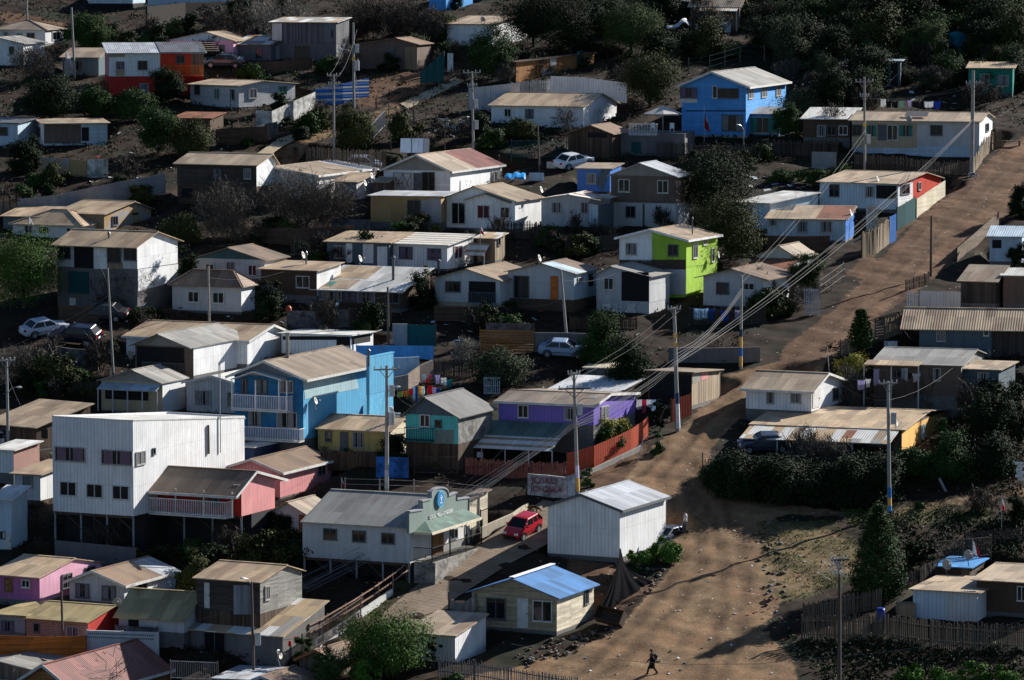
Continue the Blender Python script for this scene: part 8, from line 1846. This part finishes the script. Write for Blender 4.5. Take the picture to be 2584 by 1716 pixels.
box('A3', 1980, 290, .7, .6, 1.0, 'flat:lblue', 'pale washing machine outside the brown shaded house', 'appliance', 'washing_machine'); box('B4', 1752, 265, .5, .35, .35, 'flat:ochre', 'ochre crate beside the rough wooden bench', 'crate', 'crate')
box('D4', 1085, 1050, 1.2, .9, .9, 'ply:plyw', 'plywood crate at the left wall of the white board shed', 'crate', 'crate'); box('C2', 1170, 750, .6, .5, .9, 'flat:white', 'white plant pot box at the foot of the blue tower', 'box', 'plant_box')
box('C2', 1300, 880, .5, .5, .5, 'flat:white', 'white crate below the coloured washing', 'crate', 'crate'); box('B1', 985, 1525, .01 + .8, .5, .5, 'flat:grey', 'grey bin behind the thin pole by the vines', 'bin', 'bin')
box('C2', 1860, 340, .6, .6, .8, M('flat', (.03, .08, .2)), 'dark blue bin in the shade by the slatted gate', 'bin', 'bin')
r = thing('ball', 'B2', 302, 1490, 'orange-red round gas bottle in the yard of the brown-fronted house', 'gas bottle', 0); r.name = 'gas_bottle'; m = MB(); m.tube([V((0, 0, 0)), V((0, 0, .08)), V((0, 0, .45)), V((0, 0, .6)), V((0, 0, .68))], [.16, .26, .28, .18, .06], 12, M('plastic', (.55, .10, .05))); m.build('tank', r, smooth=True)
def ladder(fr, x, y0, y1, label, w=.4):
    a = gp(*px(fr, x, y1)); H_ = (y1 - y0) / FR[fr][2] / iz(px(fr, 0, y1)[1]); r = empty('ladder', a, label, 'ladder'); m = MB()
    for s in (-1, 1): m.bar(V((s * w / 2, 0, 0)), V((s * w / 2, .35, H_)), .05, .05, 'flat:greyw')
    m.build('side_rail', r); m = MB(); k = int(H_ / .3)
    for i in range(1, k): m.bar(V((-w / 2, .35 * i / k, H_ * i / k)), V((w / 2, .35 * i / k, H_ * i / k)), .04, .04, 'flat:greyw')
    m.build('rung', r)
ladder('B3', 982, 1370, 1510, 'white ladder under the cluttered open porch'); ladder('A4', 372, 1003, 1100, 'dark ladder at the left of the white-roofed shack')
def stick(fr, a, b, r_, label, mat='flat:greyw', name='stick', cat='stick'):
    p = gp(*px(fr, *b)); q = at(*px(fr, *a), (p - CAM).dot(FWD)); m = MB(); m.tube([p - (q - p) * .05, q], r_, 6, mat); tag(m.build(name, None, p), label, cat)
stick('C3', (1222, 1100), (1160, 1362), .04, 'pale stick leaning at the roadside by the red fence'); stick('D4', (1350, -10), (1400, 88), .12, 'thick pale plank leaning in the dark hedge', 'flat:grey', 'plank', 'plank')
stick('A3', (1375, 575), (1200, 725), .09, 'pale broken trunk lying across the olive tree', 'flat:greyw', 'trunk_log', 'log'); stick('A4', (455, 825), (365, 905), .07, 'pale pole leaning over the dark blue sheet', 'flat:greyw', 'pole', 'pole')
stick('A4', (1290, 590), (1040, 840), .03, 'thin cane slanting before the dark outhouse', 'flat:grey', 'cane', 'cane'); stick('A4', (1605, 555), (1575, 583), .08, 'short white plank in the scrub below the feathery pine', 'flat:white', 'plank', 'plank')
for i, (x, y0, y1) in enumerate(((1238, 1225, 1420), (1428, 1225, 1440), (1735, 1200, 1430), (1450, 940, 1160), (1690, 860, 1060), (1100, 895, 1000))):
    stick('A2', (x, y0), (x + 3, y1), .05, ('first dark stake left of the large white board', 'dark stake in front of the large white board', 'dark stake right of the large white board', 'stake of the wire fence below the path', 'stake at the upper end of the wire fence', 'thin stake beside the transformer pole')[i], 'wood:wood', 'stake', 'stake')
# white sign boards at the right edge
r = thing('signboard', 'C4', 1892, 1580, 'stack of small white boards nailed to a post at the right edge', 'signboard'); m = MB(); m.bar(V((0, 0, -.3)), V((0, 0, 2.1)), .07, .07, 'wood:wood'); m.build('post', r)
for i in range(6): m = MB(); m.cbox(V(((-1) ** i * .08, -.06, .55 + .25 * i)), .5 + .1 * (i % 3), .03, .2, 'flat:white'); m.build('board', r)
# plant pots row, litter
def litter(label, poly, n, seed, cols, s=.12):
    r2 = random.Random(seed); xs, ys = zip(*poly); m = MB(); k = 0
    while k < n:
        u, v = r2.uniform(min(xs), max(xs)), r2.uniform(min(ys), max(ys))
        if not bool(inpoly(np.array([u]), np.array([v]), poly)[0]): continue
        k += 1; p = spot(u, v); a = r2.uniform(0, 3.1); q = s * r2.uniform(.4, 1.5); ex = V((math.cos(a), math.sin(a), r2.uniform(-.2, .4))) * q; ey = V((-math.sin(a), math.cos(a), r2.uniform(-.2, .4))) * q * .6
        m.prism([p - ex - ey, p + ex - ey * .7, p + ex * .8 + ey, p - ex * .9 + ey], V((0, 0, .03)), r2.choice(cols))
    tag(m.build('litter', uv=False), label, 'litter', None, 'stuff')
LC = ['flat:white', 'flat:lblue', 'flat:offwhite', 'flat:greyw', M('flat', (.05, .15, .3)), M('flat', (.3, .05, .05))]
litter('scraps of white litter strewn over the dirt crossroads', [(1500, 1440), (1900, 1300), (2100, 1400), (1950, 1700), (1450, 1700)], 90, 4, LC, .09)
litter('rubbish strewn on the slope left of the long white house', [(1090, 300), (1230, 290), (1240, 340), (1100, 345)], 60, 5, LC, .3)
litter('rubbish scattered over the yards of the middle rows', [(0, 820), (1250, 650), (1500, 820), (1250, 900), (600, 870)], 110, 6, LC, .2)
litter('junk lying between the pale corrugated houses by the road', [(1880, 440), (2060, 440), (2070, 490), (1900, 500)], 50, 7, LC, .3)
litter('scraps of boards and sheeting among the bushes of the upper slope', [(1950, 180), (2450, 170), (2400, 290), (2000, 290)], 70, 8, LC + ['wood:woodl', 'wood:wood'], .3)
litter('scraps in the yards of the top left houses', [(0, 330), (700, 320), (640, 430), (0, 520)], 60, 9, LC, .22)
